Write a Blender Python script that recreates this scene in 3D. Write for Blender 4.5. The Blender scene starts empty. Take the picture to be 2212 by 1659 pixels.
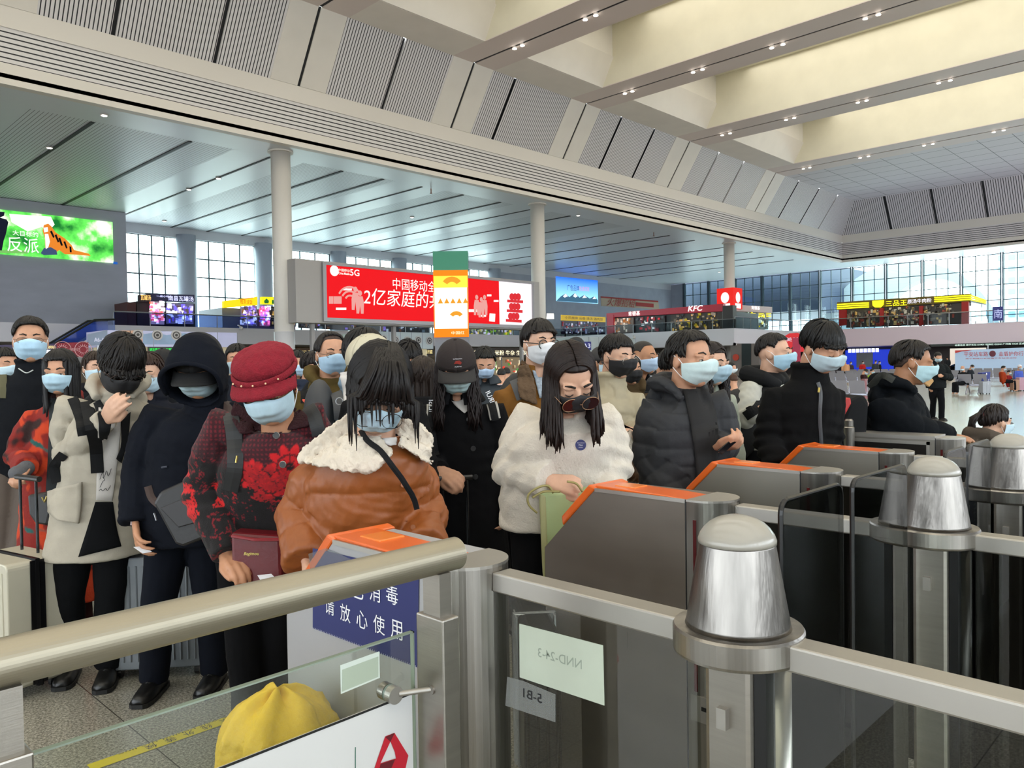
import bpy, bmesh, math, random
import numpy as np
from mathutils import Vector, Matrix
from mathutils.bvhtree import BVHTree

# ------------------------------------------------------------ camera, world, light
SC = bpy.context.scene
COL = SC.collection
random.seed(7)
rng = np.random.default_rng(7)
W, H, F = 2212.0, 1659.0, 1690.0
TH, PITCH, ROLL = math.radians(44.3), math.radians(1.29), 0.0155
CZ = 1.5
Fh = np.array([math.cos(TH), math.sin(TH), 0.0]); Rh = np.array([math.sin(TH), -math.cos(TH), 0.0]); Zu = np.array([0, 0, 1.0])
Fw = Fh*math.cos(PITCH) - Zu*math.sin(PITCH)
Up = Zu*math.cos(PITCH) + Fh*math.sin(PITCH)
Rt = Rh*math.cos(ROLL) - Up*math.sin(ROLL)
Up = Up*math.cos(ROLL) + Rh*math.sin(ROLL)
C0 = np.array([0, 0, CZ])
cd = bpy.data.cameras.new('camera'); cam = bpy.data.objects.new('camera', cd); COL.objects.link(cam)
cd.sensor_width = 36; cd.sensor_fit = 'HORIZONTAL'; cd.lens = 36*F/W; cd.clip_start = .05; cd.clip_end = 600
cam.matrix_world = Matrix(((Rt[0], Up[0], -Fw[0], 0), (Rt[1], Up[1], -Fw[1], 0), (Rt[2], Up[2], -Fw[2], CZ), (0, 0, 0, 1)))
SC.camera = cam
SC.view_settings.view_transform = 'Standard'; SC.view_settings.look = 'None'
SC.view_settings.gamma = 1; SC.view_settings.use_curve_mapping = False
SC.view_settings.exposure = 0.72
SC.cycles.max_bounces = 7; SC.cycles.diffuse_bounces = 3; SC.cycles.glossy_bounces = 4; SC.cycles.transparent_max_bounces = 12
SC.cycles.transmission_bounces = 4; SC.cycles.caustics_reflective = False; SC.cycles.caustics_refractive = False
SC.cycles.sample_clamp_indirect = 4.0; SC.cycles.use_denoising = True

def ray(px, py):
    return Fw + (px-W/2)/F*Rt - (py-H/2)/F*Up
def PD(px, py, d):                      # pixel + distance along the view
    return C0 + d*ray(px, py)
def PX(px, py, X):
    r = ray(px, py); return C0 + r*(X/r[0])
def PY(px, py, Y):
    r = ray(px, py); return C0 + r*(Y/r[1])
def PZ(px, py, Z):
    r = ray(px, py); return C0 + r*((Z-CZ)/r[2])

world = bpy.data.worlds.new('world'); SC.world = world; world.use_nodes = True
wn = world.node_tree.nodes; wl = world.node_tree.links
bg = wn['Background']; tc = wn.new('ShaderNodeTexCoord'); sp = wn.new('ShaderNodeSeparateXYZ'); cr = wn.new('ShaderNodeValToRGB')
wl.new(tc.outputs['Generated'], sp.inputs[0]); wl.new(sp.outputs[2], cr.inputs[0]); wl.new(cr.outputs[0], bg.inputs[0])
cr.color_ramp.elements[0].position = .0; cr.color_ramp.elements[0].color = (.42, .44, .45, 1)
cr.color_ramp.elements[1].position = .04; cr.color_ramp.elements[1].color = (.86, .94, 1.0, 1)
bg.inputs[1].default_value = 7.0

def lin(c):
    if isinstance(c, str):
        c = c.lstrip('#'); c = ''.join(x*2 for x in c) if len(c) == 3 else c; c = [int(c[i:i+2], 16)/255 for i in (0, 2, 4)]
    return tuple(((x/12.92) if x <= .04045 else ((x+.055)/1.055)**2.4) for x in c[:3]) + (1,)

def area(name, loc, sx, sy, power, color, rot=(0, 0, 0)):
    l = bpy.data.lights.new(name, 'AREA'); l.shape = 'RECTANGLE'; l.size = sx; l.size_y = sy; l.energy = power; l.color = color
    o = bpy.data.objects.new(name, l); o.location = loc; o.rotation_euler = rot; COL.objects.link(o); return o
BEAMS = [(-38.5, 2.0), (-22.5, 2.0), (-6.5, 2.0), (9.6, 2.0), (25.7, 2.0), (38.1, 2.0), (50.6, 2.0), (66.4, 2.4), (84.5, 2.4)]
LIGHTK = 1.0
for i in range(len(BEAMS)-1):
    xa = BEAMS[i][0]+BEAMS[i][1]; xb = BEAMS[i+1][0]-BEAMS[i+1][1]
    l = area('skylight_panel', ((xa+xb)/2, 2.0, 27.2), xb-xa-.4, 62, 2300*LIGHTK*(xb-xa)/12, (1.0, .965, .89))
    l['label'] = 'long lit skylight panel at the top of a roof coffer'; l['category'] = 'skylight'; l['group'] = 'skylight panels between the roof beams'

# ------------------------------------------------------------ materials
MATS = {}
def mat(key, col=(.5, .5, .5), rough=.6, metal=0., emit=None, es=1., noise=0., nscale=20., bump=0., bscale=60., stretch=None, spec=.5, aniso=0, sheen=0, coord='Object', coat=0):
    if key in MATS: return MATS[key]
    m = bpy.data.materials.new(key); m.use_nodes = True; MATS[key] = m
    N = m.node_tree.nodes; L = m.node_tree.links; b = N['Principled BSDF']
    c = lin(col) if isinstance(col, str) else tuple(col)+(1,) if len(col) == 3 else col
    b.inputs['Base Color'].default_value = c; b.inputs['Roughness'].default_value = rough; b.inputs['Metallic'].default_value = metal
    b.inputs['Specular IOR Level'].default_value = spec
    if coat: b.inputs['Coat Weight'].default_value = coat; b.inputs['Coat Roughness'].default_value = .08
    if sheen: b.inputs['Sheen Weight'].default_value = sheen; b.inputs['Sheen Roughness'].default_value = .5; b.inputs['Sheen Tint'].default_value = c
    if emit is not None:
        e = lin(emit) if isinstance(emit, str) else tuple(emit)+(1,)
        b.inputs['Emission Color'].default_value = e; b.inputs['Emission Strength'].default_value = es
    if noise or bump:
        t = N.new('ShaderNodeTexCoord'); mp = N.new('ShaderNodeMapping'); L.new(t.outputs[coord], mp.inputs[0])
        if stretch: mp.inputs['Scale'].default_value = stretch
    if noise:
        n = N.new('ShaderNodeTexNoise'); n.inputs['Scale'].default_value = nscale; n.inputs['Detail'].default_value = 3; L.new(mp.outputs[0], n.inputs['Vector'])
        mr = N.new('ShaderNodeMapRange'); mr.inputs[1].default_value = .3; mr.inputs[2].default_value = .7; mr.inputs[3].default_value = 1-noise; mr.inputs[4].default_value = 1+noise
        L.new(n.outputs[0], mr.inputs[0]); mx = N.new('ShaderNodeVectorMath'); mx.operation = 'SCALE'; mx.inputs[0].default_value = c[:3]
        L.new(mr.outputs[0], mx.inputs['Scale']); L.new(mx.outputs[0], b.inputs['Base Color'])
    if bump:
        n2 = N.new('ShaderNodeTexNoise'); n2.inputs['Scale'].default_value = bscale; n2.inputs['Detail'].default_value = 4; L.new(mp.outputs[0], n2.inputs['Vector'])
        bp = N.new('ShaderNodeBump'); bp.inputs['Strength'].default_value = bump; bp.inputs['Distance'].default_value = .01; L.new(n2.outputs[0], bp.inputs['Height']); L.new(bp.outputs[0], b.inputs['Normal'])
    if aniso:
        b.inputs['Anisotropic'].default_value = aniso
        tg = N.new('ShaderNodeTangent'); tg.direction_type = 'RADIAL'; tg.axis = 'Z'; L.new(tg.outputs[0], b.inputs['Tangent'])
    return m

def stripes(key, axis, pitch, frac, ca, cb, rough=.5, metal=0., off=0., spec=.5, joint=None):
    """thin dark reveals every pitch metres along one world axis"""
    if key in MATS: return MATS[key]
    m = mat(key, ca, rough, metal, spec=spec); N = m.node_tree.nodes; L = m.node_tree.links; b = N['Principled BSDF']
    g = N.new('ShaderNodeNewGeometry'); s = N.new('ShaderNodeSeparateXYZ'); L.new(g.outputs['Position'], s.inputs[0])
    def band(ax, p, fr, o):
        a = N.new('ShaderNodeMath'); a.operation = 'MULTIPLY_ADD'; a.inputs[1].default_value = 1/p; a.inputs[2].default_value = o; L.new(s.outputs[ax], a.inputs[0])
        f = N.new('ShaderNodeMath'); f.operation = 'FRACT'; L.new(a.outputs[0], f.inputs[0])
        c = N.new('ShaderNodeMath'); c.operation = 'LESS_THAN'; c.inputs[1].default_value = fr; L.new(f.outputs[0], c.inputs[0]); return c
    c = band(axis, pitch, frac, off)
    if joint:
        c2 = band(*joint); mm = N.new('ShaderNodeMath'); mm.operation = 'MAXIMUM'; L.new(c.outputs[0], mm.inputs[0]); L.new(c2.outputs[0], mm.inputs[1]); c = mm
    mx = N.new('ShaderNodeMix'); mx.data_type = 'RGBA'; mx.inputs[6].default_value = lin(ca); mx.inputs[7].default_value = lin(cb)
    L.new(c.outputs[0], mx.inputs[0]); L.new(mx.outputs[2], b.inputs['Base Color']); return m

def glassmat(key, col, alpha, rough=.02, k=1.0):
    """clear sheet: tinted see-through with a mirror-like sheen"""
    if key in MATS: return MATS[key]
    m = bpy.data.materials.new(key); m.use_nodes = True; MATS[key] = m
    N = m.node_tree.nodes; L = m.node_tree.links; N.remove(N['Principled BSDF']); out = N['Material Output']
    t = N.new('ShaderNodeBsdfTransparent'); t.inputs[0].default_value = tuple(lin(col)[:3])+(1,)
    g = N.new('ShaderNodeBsdfGlossy'); g.inputs['Roughness'].default_value = rough; g.inputs[0].default_value = (1, 1, 1, 1)
    fr = N.new('ShaderNodeFresnel'); fr.inputs[0].default_value = 1.5
    mr = N.new('ShaderNodeMath'); mr.operation = 'MULTIPLY_ADD'; mr.inputs[1].default_value = k; mr.inputs[2].default_value = alpha; L.new(fr.outputs[0], mr.inputs[0])
    gi = N.new('ShaderNodeNewGeometry'); ff = N.new('ShaderNodeMath'); ff.operation = 'SUBTRACT'; ff.inputs[0].default_value = 1.0; L.new(gi.outputs['Backfacing'], ff.inputs[1])
    fm = N.new('ShaderNodeMath'); fm.operation = 'MULTIPLY'; L.new(mr.outputs[0], fm.inputs[0]); L.new(ff.outputs[0], fm.inputs[1])
    mx = N.new('ShaderNodeMixShader'); L.new(fm.outputs[0], mx.inputs[0]); L.new(t.outputs[0], mx.inputs[1]); L.new(g.outputs[0], mx.inputs[2]); L.new(mx.outputs[0], out.inputs[0])
    return m

# ------------------------------------------------------------ mesh helpers (all in world metres)
def nrm(v): v = np.asarray(v, float); return v/(np.linalg.norm(v)+1e-9)
class MB:
    def __init__(s): s.v = []; s.f = []; s.mi = []
    def add(s, vs, fs, mi=0):
        o = len(s.v); s.v += [tuple(map(float, v)) for v in vs]; s.f += [tuple(i+o for i in f) for f in fs]; s.mi += [mi]*len(fs); return s
    def box(s, lo, hi, mi=0):
        x0, y0, z0 = lo; x1, y1, z1 = hi
        return s.add([(x0, y0, z0), (x1, y0, z0), (x1, y1, z0), (x0, y1, z0), (x0, y0, z1), (x1, y0, z1), (x1, y1, z1), (x0, y1, z1)],
              [(0, 3, 2, 1), (4, 5, 6, 7), (0, 1, 5, 4), (1, 2, 6, 5), (2, 3, 7, 6), (3, 0, 4, 7)], mi)
    def hexa(s, bot, top, mi=0):
        return s.add(list(bot)+list(top), [(0, 3, 2, 1), (4, 5, 6, 7), (0, 1, 5, 4), (1, 2, 6, 5), (2, 3, 7, 6), (3, 0, 4, 7)], mi)
    def slab(s, pts, nvec, mi=0):           # polygon extruded along nvec
        n = len(pts); p = [np.asarray(q, float) for q in pts]; q = [a+np.asarray(nvec) for a in p]
        return s.add(p+q, [tuple(range(n-1, -1, -1)), tuple(range(n, 2*n))]+[(i, (i+1) % n, n+(i+1) % n, n+i) for i in range(n)], mi)
    def tube(s, pts, r, n=10, cap=True, mi=0, flat=None, up=None):
        pts = [np.asarray(p, float) for p in pts]; k = len(pts)
        rr = r if hasattr(r, '__len__') else [r]*k
        vs = []; prev = None
        for i in range(k):
            t = nrm(pts[min(i+1, k-1)]-pts[max(i-1, 0)])
            a = (np.asarray(up, float) if up is not None else (prev if prev is not None else (np.array([0, 0, 1.]) if abs(t[2]) < .9 else np.array([1., 0, 0]))))
            a = nrm(a-t*np.dot(a, t)); b = np.cross(t, a); prev = a
            fl = flat if flat else 1
            for j in range(n):
                q = 2*math.pi*j/n; vs.append(pts[i]+rr[i]*(math.cos(q)*a*fl+math.sin(q)*b))
        fs = [(i*n+j, i*n+(j+1) % n, (i+1)*n+(j+1) % n, (i+1)*n+j) for i in range(k-1) for j in range(n)]
        if cap: fs += [tuple(range(n-1, -1, -1)), tuple((k-1)*n+j for j in range(n))]
        return s.add(vs, fs, mi)
    def lathe(s, prof, c, n=48, mi=0, axis='z'):
        vs = []; 
        for r, z in prof:
            for j in range(n):
                q = 2*math.pi*j/n
                vs.append((c[0]+r*math.cos(q), c[1]+r*math.sin(q), c[2]+z))
        k = len(prof)
        fs = [(i*n+j, i*n+(j+1) % n, (i+1)*n+(j+1) % n, (i+1)*n+j) for i in range(k-1) for j in range(n)]
        fs += [tuple(range(n-1, -1, -1)), tuple((k-1)*n+j for j in range(n))]
        return s.add(vs, fs, mi)
    def ell(s, c, r, R=None, nu=16, nv=10, mi=0):
        vs = []; R = np.eye(3) if R is None else R
        for i in range(nv+1):
            a = math.pi*i/nv
            for j in range(nu):
                q = 2*math.pi*j/nu
                vs.append(np.asarray(c)+R @ np.array([r[0]*math.sin(a)*math.cos(q), r[1]*math.sin(a)*math.sin(q), r[2]*math.cos(a)]))
        fs = [(i*nu+j, (i+1)*nu+j, (i+1)*nu+(j+1) % nu, i*nu+(j+1) % nu) for i in range(nv) for j in range(nu)]
        return s.add(vs, fs, mi)
    def grid(s, G, thick=None, mi=0):       # G: rows x cols x 3; thick: vector or per-vertex array -> closed slab
        G = np.asarray(G, float); a, b = G.shape[:2]
        fs = [(i*b+j, i*b+j+1, (i+1)*b+j+1, (i+1)*b+j) for i in range(a-1) for j in range(b-1)]
        vs = list(G.reshape(-1, 3))
        if thick is None: return s.add(vs, fs, mi)
        T = np.broadcast_to(np.asarray(thick, float), G.shape).reshape(-1, 3); m = a*b
        v2 = [vs[i]+T[i] for i in range(m)]
        f2 = [tuple(m+k for k in reversed(f)) for f in fs]
        rim = [j for j in range(b)]+[i*b+b-1 for i in range(1, a)]+[(a-1)*b+j for j in range(b-2, -1, -1)]+[i*b for i in range(a-2, 0, -1)]
        f3 = [(rim[(i+1) % len(rim)], rim[i], m+rim[i], m+rim[(i+1) % len(rim)]) for i in range(len(rim))]
        return s.add(vs+v2, fs+f2+f3, mi)

ROOT = {}
GS = [1.0]                               # gate hardware is drawn at unit scale, then set to its true distance from the lens
def gsc(V):
    if GS[0] == 1.0: return V
    V = np.array(V, float); Z = V[..., 2].copy(); W_ = C0+(V-C0)*GS[0]; W_[..., 2] = np.where(Z < .16, Z*.3, W_[..., 2]); return W_
def link(o, parent=None):
    COL.objects.link(o)
    if parent is not None:
        o.parent = parent; ROOT[o.name] = ROOT[parent.name]
def thing(name, label, cat, loc=(0, 0, 0), rz=0, group=None):
    loc = tuple(gsc(np.array(loc, float)))
    o = bpy.data.objects.new(name, None); o.empty_display_size = .1; COL.objects.link(o)
    o.location = tuple(map(float, loc)); o.rotation_euler = (0, 0, rz)
    ROOT[o.name] = Matrix.Translation(Vector(o.location)) @ Matrix.Rotation(rz, 4, 'Z')
    o['label'] = label; o['category'] = cat
    if group: o['group'] = group
    return o
def obj(name, mb, m, parent=None, smooth=False, label=None, cat=None, group=None, kind=None, bevel=0, fixn=True, attr=None, rz=0, loc=None):
    V = np.array(mb.v if isinstance(mb, MB) else mb[0], float); Fc = mb.f if isinstance(mb, MB) else mb[1]
    V = gsc(V)
    if parent is not None:
        M = np.array(ROOT[parent.name].inverted())
    else:
        if loc is None: loc = ((V[:, 0].min()+V[:, 0].max())/2, (V[:, 1].min()+V[:, 1].max())/2, V[:, 2].min())
        MW = Matrix.Translation(Vector(tuple(map(float, loc)))) @ Matrix.Rotation(rz, 4, 'Z'); M = np.array(MW.inverted())
    V = V @ M[:3, :3].T + M[:3, 3]
    me = bpy.data.meshes.new(name); me.from_pydata(V.tolist(), [], [list(f) for f in Fc])
    if fixn and len(Fc) < 60000:
        bm = bmesh.new(); bm.from_mesh(me); bmesh.ops.recalc_face_normals(bm, faces=bm.faces[:])
        bm.to_mesh(me); bm.free()
    ms = m if isinstance(m, (list, tuple)) else [m]
    for k in ms: me.materials.append(k)
    if isinstance(mb, MB) and len(ms) > 1: me.polygons.foreach_set('material_index', mb.mi)
    if smooth: me.polygons.foreach_set('use_smooth', [True]*len(me.polygons))
    if attr is not None:
        a = me.color_attributes.new('paint', 'FLOAT_COLOR', 'POINT'); a.data.foreach_set('color', np.asarray(attr, float).reshape(-1))
    me.update()
    o = bpy.data.objects.new(name, me)
    if parent is None:
        COL.objects.link(o); o.location = loc; o.rotation_euler = (0, 0, rz); ROOT[o.name] = MW
        if label: o['label'] = label
        if cat: o['category'] = cat
        if group: o['group'] = group
        if kind: o['kind'] = kind
    else:
        link(o, parent)
        if label: o['label'] = label
        if kind: o['kind'] = kind
    if bevel:
        b = o.modifiers.new('bevel', 'BEVEL'); b.width = bevel; b.segments = 2; b.limit_method = 'ANGLE'
    if smooth == 'auto' or (bevel and smooth):
        me.polygons.foreach_set('use_smooth', [False]*len(me.polygons))
    return o
def struct(name, mb, m, label=None, **k):
    return obj(name, mb, m, kind='structure', label=label, **k)

def text_mesh(body, size, bold=0.0, extrude=.002, shear=0.0, spacing=1.0):
    cu = bpy.data.curves.new('txt', 'FONT'); cu.body = body; cu.size = 1; cu.align_x = 'CENTER'; cu.align_y = 'CENTER'
    cu.offset = bold; cu.shear = shear; cu.space_character = spacing; cu.resolution_u = 3
    o = bpy.data.objects.new('txt', cu); COL.objects.link(o)
    dg = bpy.context.evaluated_depsgraph_get(); me = bpy.data.meshes.new_from_object(o.evaluated_get(dg))
    V = np.array([v.co[:] for v in me.vertices]) if len(me.vertices) else np.zeros((0, 3)); Fc = [tuple(p.vertices) for p in me.polygons]
    bpy.data.objects.remove(o); bpy.data.curves.remove(cu); bpy.data.meshes.remove(me)
    return V, Fc
def text_at(mb, body, c, ex, ey, width=None, height=None, bold=0.0, mirror=False, mi=0, off=None, shear=0.0, spacing=1.0):
    """lettering centred at c, along unit ex / ey, fitted into width x height, standing off by off"""
    V, Fc = text_mesh(body, 1, 0.0 if any(ord(q) > 0x2000 for q in body) else min(bold, .012), shear=shear, spacing=spacing)
    if not len(V): return mb
    lo = V.min(0); hi = V.max(0); V = V-(lo+hi)/2; w, h = (hi-lo)[:2]
    sx = width/w if width else height/h; sy = height/h if height else sx
    if mirror: sx = -sx
    ex = nrm(ex); ey = nrm(ey); n = np.cross(ex, ey); off = .002 if off is None else off
    P = np.asarray(c)+V[:, :1]*sx*ex+V[:, 1:2]*sy*ey+n*off
    mb.add(P, Fc, mi); return mb
# ------------------------------------------------------------ the hall
CEIL = 22.9; LOW = 15.2; YB = 43.0; YT = 40.4; YW = 75.5; XE = 110.0; XW = 117.0
XMIN = -45.0; YMIN = -34.0
white = mat('white_panel', '#e6e0d6', .55, noise=.03, nscale=.6)
cream = mat('cream_panel', '#e8e2cc', .6, noise=.04, nscale=.5)
dark = mat('dark_gap', '#15161a', .6)
greyw = mat('grey_stone', '#9a9da8', .55, noise=.06, nscale=.8)
def floor_material():
    m = mat('granite', '#7b7a74', .16, spec=.55); N = m.node_tree.nodes; L = m.node_tree.links; b = N['Principled BSDF']
    g = N.new('ShaderNodeNewGeometry')
    v = N.new('ShaderNodeTexNoise'); v.inputs['Scale'].default_value = 95; v.inputs['Detail'].default_value = 4; v.inputs['Roughness'].default_value = .8; L.new(g.outputs['Position'], v.inputs['Vector'])
    r = N.new('ShaderNodeValToRGB'); L.new(v.outputs[0], r.inputs[0]); e = r.color_ramp.elements
    e[0].position = .36; e[0].color = lin('#57554e'); e[1].position = .62; e[1].color = lin('#bab6aa')
    x = e.new(.5); x.color = lin('#8e8b80')
    s = N.new('ShaderNodeSeparateXYZ'); L.new(g.outputs['Position'], s.inputs[0]); last = None
    for ax, off in ((0, .0), (1, .35)):
        a = N.new('ShaderNodeMath'); a.operation = 'MULTIPLY_ADD'; a.inputs[1].default_value = 1/1.2; a.inputs[2].default_value = off; L.new(s.outputs[ax], a.inputs[0])
        f = N.new('ShaderNodeMath'); f.operation = 'FRACT'; L.new(a.outputs[0], f.inputs[0]); c = N.new('ShaderNodeMath'); c.operation = 'LESS_THAN'; c.inputs[1].default_value = .004; L.new(f.outputs[0], c.inputs[0])
        if last: mm = N.new('ShaderNodeMath'); mm.operation = 'MAXIMUM'; L.new(last.outputs[0], mm.inputs[0]); L.new(c.outputs[0], mm.inputs[1]); c = mm
        last = c
    mx = N.new('ShaderNodeMix'); mx.data_type = 'RGBA'; L.new(last.outputs[0], mx.inputs[0]); L.new(r.outputs[0], mx.inputs[6]); mx.inputs[7].default_value = lin('#4a4842'); L.new(mx.outputs[2], b.inputs['Base Color'])
    rr = N.new('ShaderNodeMapRange'); L.new(v.outputs[0], rr.inputs[0]); rr.inputs[1].default_value = .3; rr.inputs[2].default_value = .7; rr.inputs[3].default_value = .12; rr.inputs[4].default_value = .26; L.new(rr.outputs[0], b.inputs['Roughness'])
    return m
struct('floor', MB().box((XMIN, YMIN, -.2), (XW+.3, YW+.3, 0)), floor_material())

# roof over the main hall: beams along Y, coffers open up to the skylights
soff = mat('beam_soffit', '#dccfc8', .5)
for i, (bx, hw) in enumerate(BEAMS):
    m = MB().box((bx-hw, YMIN, CEIL), (bx+hw, 37.2, 28.2))
    struct('trim_%d' % (i+1), m, [cream], label='cream roof beam between skylight coffers')
    # soffit lining with the recessed track slot
    s = MB().box((bx-hw, YMIN, CEIL-.06), (bx-.12, YT, CEIL)).box((bx+.12, YMIN, CEIL-.06), (bx+hw, YT, CEIL))
    struct('ceiling.%03d' % (i+1), s, soff)
    struct('ceiling.%03d' % (i+31), MB().box((bx-.12, YMIN, CEIL-.01), (bx+.12, YT, CEIL+.02)), dark)
m = MB()
for i in range(len(BEAMS)-1):
    xa = BEAMS[i][0]+BEAMS[i][1]; xb = BEAMS[i+1][0]-BEAMS[i+1][1]
    m.box((xa, 37.3, CEIL-.06), (xb, YT, CEIL))
    m.hexa([(xa, 37.2, CEIL-.06), (xb, 37.2, CEIL-.06), (xb, 37.5, CEIL), (xa, 37.5, CEIL)], [(xa, 36.1, CEIL+2), (xb, 36.1, CEIL+2), (xb, 36.4, CEIL+2), (xa, 36.4, CEIL+2)])
    m.box((xa, 36.2, CEIL+2), (xb, 36.5, 28.2))
struct('ceiling', m, white)
# skylight rims
m = MB()
for i in range(len(BEAMS)-1):
    xa = BEAMS[i][0]+BEAMS[i][1]; xb = BEAMS[i+1][0]-BEAMS[i+1][1]
    m.box((xa, YMIN, 27.3), (xb, 36.5, 27.5))
struct('ceiling.060', m, cream)
# flat tiled roof between the last beam and the end slope
tile = stripes('roof_tiles', 1, 3.0, .02, '#d0ccce', '#4a484c', .5, joint=(0, 2.6, .03, 0))
struct('ceiling.061', MB().box((BEAMS[-1][0]+2.4, YMIN, CEIL), (107.5, YT, CEIL+.2)), tile)
struct('ceiling.062', MB().box((BEAMS[0][0]-8, YMIN, CEIL), (BEAMS[0][0]-2, YT, CEIL+.2)), tile)
# sloping slatted panels of the long side, X in bays
slat = stripes('roof_slats', 0, .2, .27, '#e0dcdc', '#1d1d22', .5)
slatY = stripes('roof_slats_end', 1, .26, .28, '#d8d4d6', '#26262b', .5)
za, zb = 18.9, CEIL
def slope(x0, x1, mt, name, lift=0.0):
    ya, yb = YB-lift, YT-lift
    struct(name, MB().hexa([(x0, ya, za), (x1, ya, za), (x1, ya+.3, za), (x0, ya+.3, za)], [(x0, yb, zb), (x1, yb, zb), (x1, yb+.3, zb), (x0, yb+.3, zb)]), mt)
edges = [XMIN]
nn = 70
for bx, hw in BEAMS:
    a, b = bx-hw*.95, bx+hw*.95
    slope(a, bx-.1, white, 'trim_%d' % nn, .05); slope(bx+.1, b, white, 'trim_%d' % (nn+1), .05); slope(bx-.1, bx+.1, dark, 'trim_%d' % (nn+2), -.03); nn += 3
    edges += [a, b]
edges.append(XE)
gaps = [-31, -15, 1.5, 15, 20.4, 32.0, 42.3, 55.5, 60.5, 72.0, 77.2, 90.5, 96.3, 102]
for k in range(0, len(edges), 2):
    x0, x1 = edges[k], edges[k+1]
    cuts = [x0]+[g for g in gaps if x0 < g < x1]+[x1]
    for j in range(len(cuts)-1):
        slope(cuts[j]+(.12 if j else 0), cuts[j+1]-(.12 if j < len(cuts)-2 else 0), slat, 'trim_%d' % nn); nn += 1
    slope(x0, x1, dark, 'trim_%d' % nn, -.15); nn += 1
# fascia: upper band, louvre band, lower band (long side) with the end side mitred to it
louv = stripes('fascia_louvres', 2, .243, .27, '#dcd8d6', '#17171b', .5, off=.34)
zl0, zl1 = 16.2, 17.9
def ring(z0, z1, d0, d1, name, mt):     # d = how far the band steps into the hall
    struct(name, MB().hexa([(XMIN, YB-d0, z0), (XE-d0, YB-d0, z0), (XE-d0, YB+.5, z0), (XMIN, YB+.5, z0)], [(XMIN, YB-d1, z1), (XE-d1, YB-d1, z1), (XE-d1, YB+.5, z1), (XMIN, YB+.5, z1)]), mt)
    struct(name+'_end', MB().hexa([(XE-d0, YB-d0, z0), (XE+.5, YB-d0, z0), (XE+.5, YMIN, z0), (XE-d0, YMIN, z0)], [(XE-d1, YB-d1, z1), (XE+.5, YB-d1, z1), (XE+.5, YMIN, z1), (XE-d1, YMIN, z1)]), mt)
fasc = mat('fascia_panel', '#e2dcd2', .5)
ring(zl1, za, 0, 0, 'trim_201', fasc); ring(zl0, zl1, -.08, -.08, 'trim_202', louv); ring(LOW, zl0, 0, 0, 'trim_203', fasc)
# end slope
struct('trim_204', MB().hexa([(XE, YMIN, za), (XE, YB, za), (XE+.3, YB, za), (XE+.3, YMIN, za)], [(107.4, YMIN, zb), (107.4, YT, zb), (107.7, YT, zb), (107.7, YMIN, zb)]), slatY)
for q, yy in enumerate((36.6, 31.0, 25.3, 19.6, 14, 8)):
    struct('trim_%d' % (205+q), MB().hexa([(XE-.05, yy-.13, za), (XE-.05, yy+.13, za), (XE+.2, yy+.13, za), (XE+.2, yy-.13, za)], [(107.35, yy-.13, zb), (107.35, yy+.13, zb), (107.6, yy+.13, zb), (107.6, yy-.13, zb)]), dark)
# low ceiling over the mezzanine, glossy aluminium strips
lowm = stripes('low_ceiling_strips', 0, .21, .14, '#dde1e4', '#45494f', .42, .05, joint=None)
lows = mat('low_ceiling_smooth', '#dde1e4', .34, .05)
lown = 1
le = [XMIN]
for bx, hw in BEAMS: le += [bx-2.6, bx+2.2]
le.append(XW)
for k in range(0, len(le)-1):
    x0, x1 = le[k], le[k+1]; mt = lowm if k % 2 == 0 else lows
    if x0 > 60: mt = lows
    struct('ceiling.%03d' % (100+lown), MB().box((x0, YB+3.2, LOW+.03), (x1, YW, LOW+.2)), mt); lown += 1
struct('ceiling.098', MB().box((XMIN, YB+.5, LOW+.01), (XW, YB+3.2, LOW+.2)), lows)
struct('ceiling.099', MB().box((XE+.5, YMIN, LOW+.01), (XW+.3, YB+.5, LOW+.2)), lows)
for q, gx in enumerate([-31, -26, -15, -10, 1.5, 6, 15, 20.4, 25.6, 31, 34.5, 38.1, 42.3, 46.5, 50.6, 55.5, 60.5, 66.4, 72, 77, 84.5, 90.5, 96.3, 102]):
    w = .14 if gx in (25.6, 38.1, 50.6, 66.4, 84.5) else .22
    struct('ceiling.%03d' % (140+q), MB().box((gx-w/2, YB+3.4, LOW-.01), (gx+w/2, YW-.3, LOW+.1)), dark)

# columns
for i, cx in enumerate((25.4, 49.3, 81.8)):
    t = thing('column', ['thick round white column standing left of the big red advertising screen', 'round white column at the right end of the big red advertising screen', 'round white column rising behind the red fast food shop sign'][i], 'column', (cx, 44.8, 0))
    obj('shaft', MB().lathe([(.6, 0), (.6, LOW)], (cx, 44.8, 0), 40), mat('column_white', '#d6d2cb', .5), t, smooth=True)
    obj('collar', MB().lathe([(.78, LOW-.08), (.78, LOW)], (cx, 44.8, 0), 40), fasc, t)
    if i == 0: obj('base_sleeve', MB().lathe([(.63, 0), (.63, 3.9)], (cx, 44.8, 0), 40), mat('sleeve', '#bcbdc0', .4), t, smooth=True)

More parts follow.
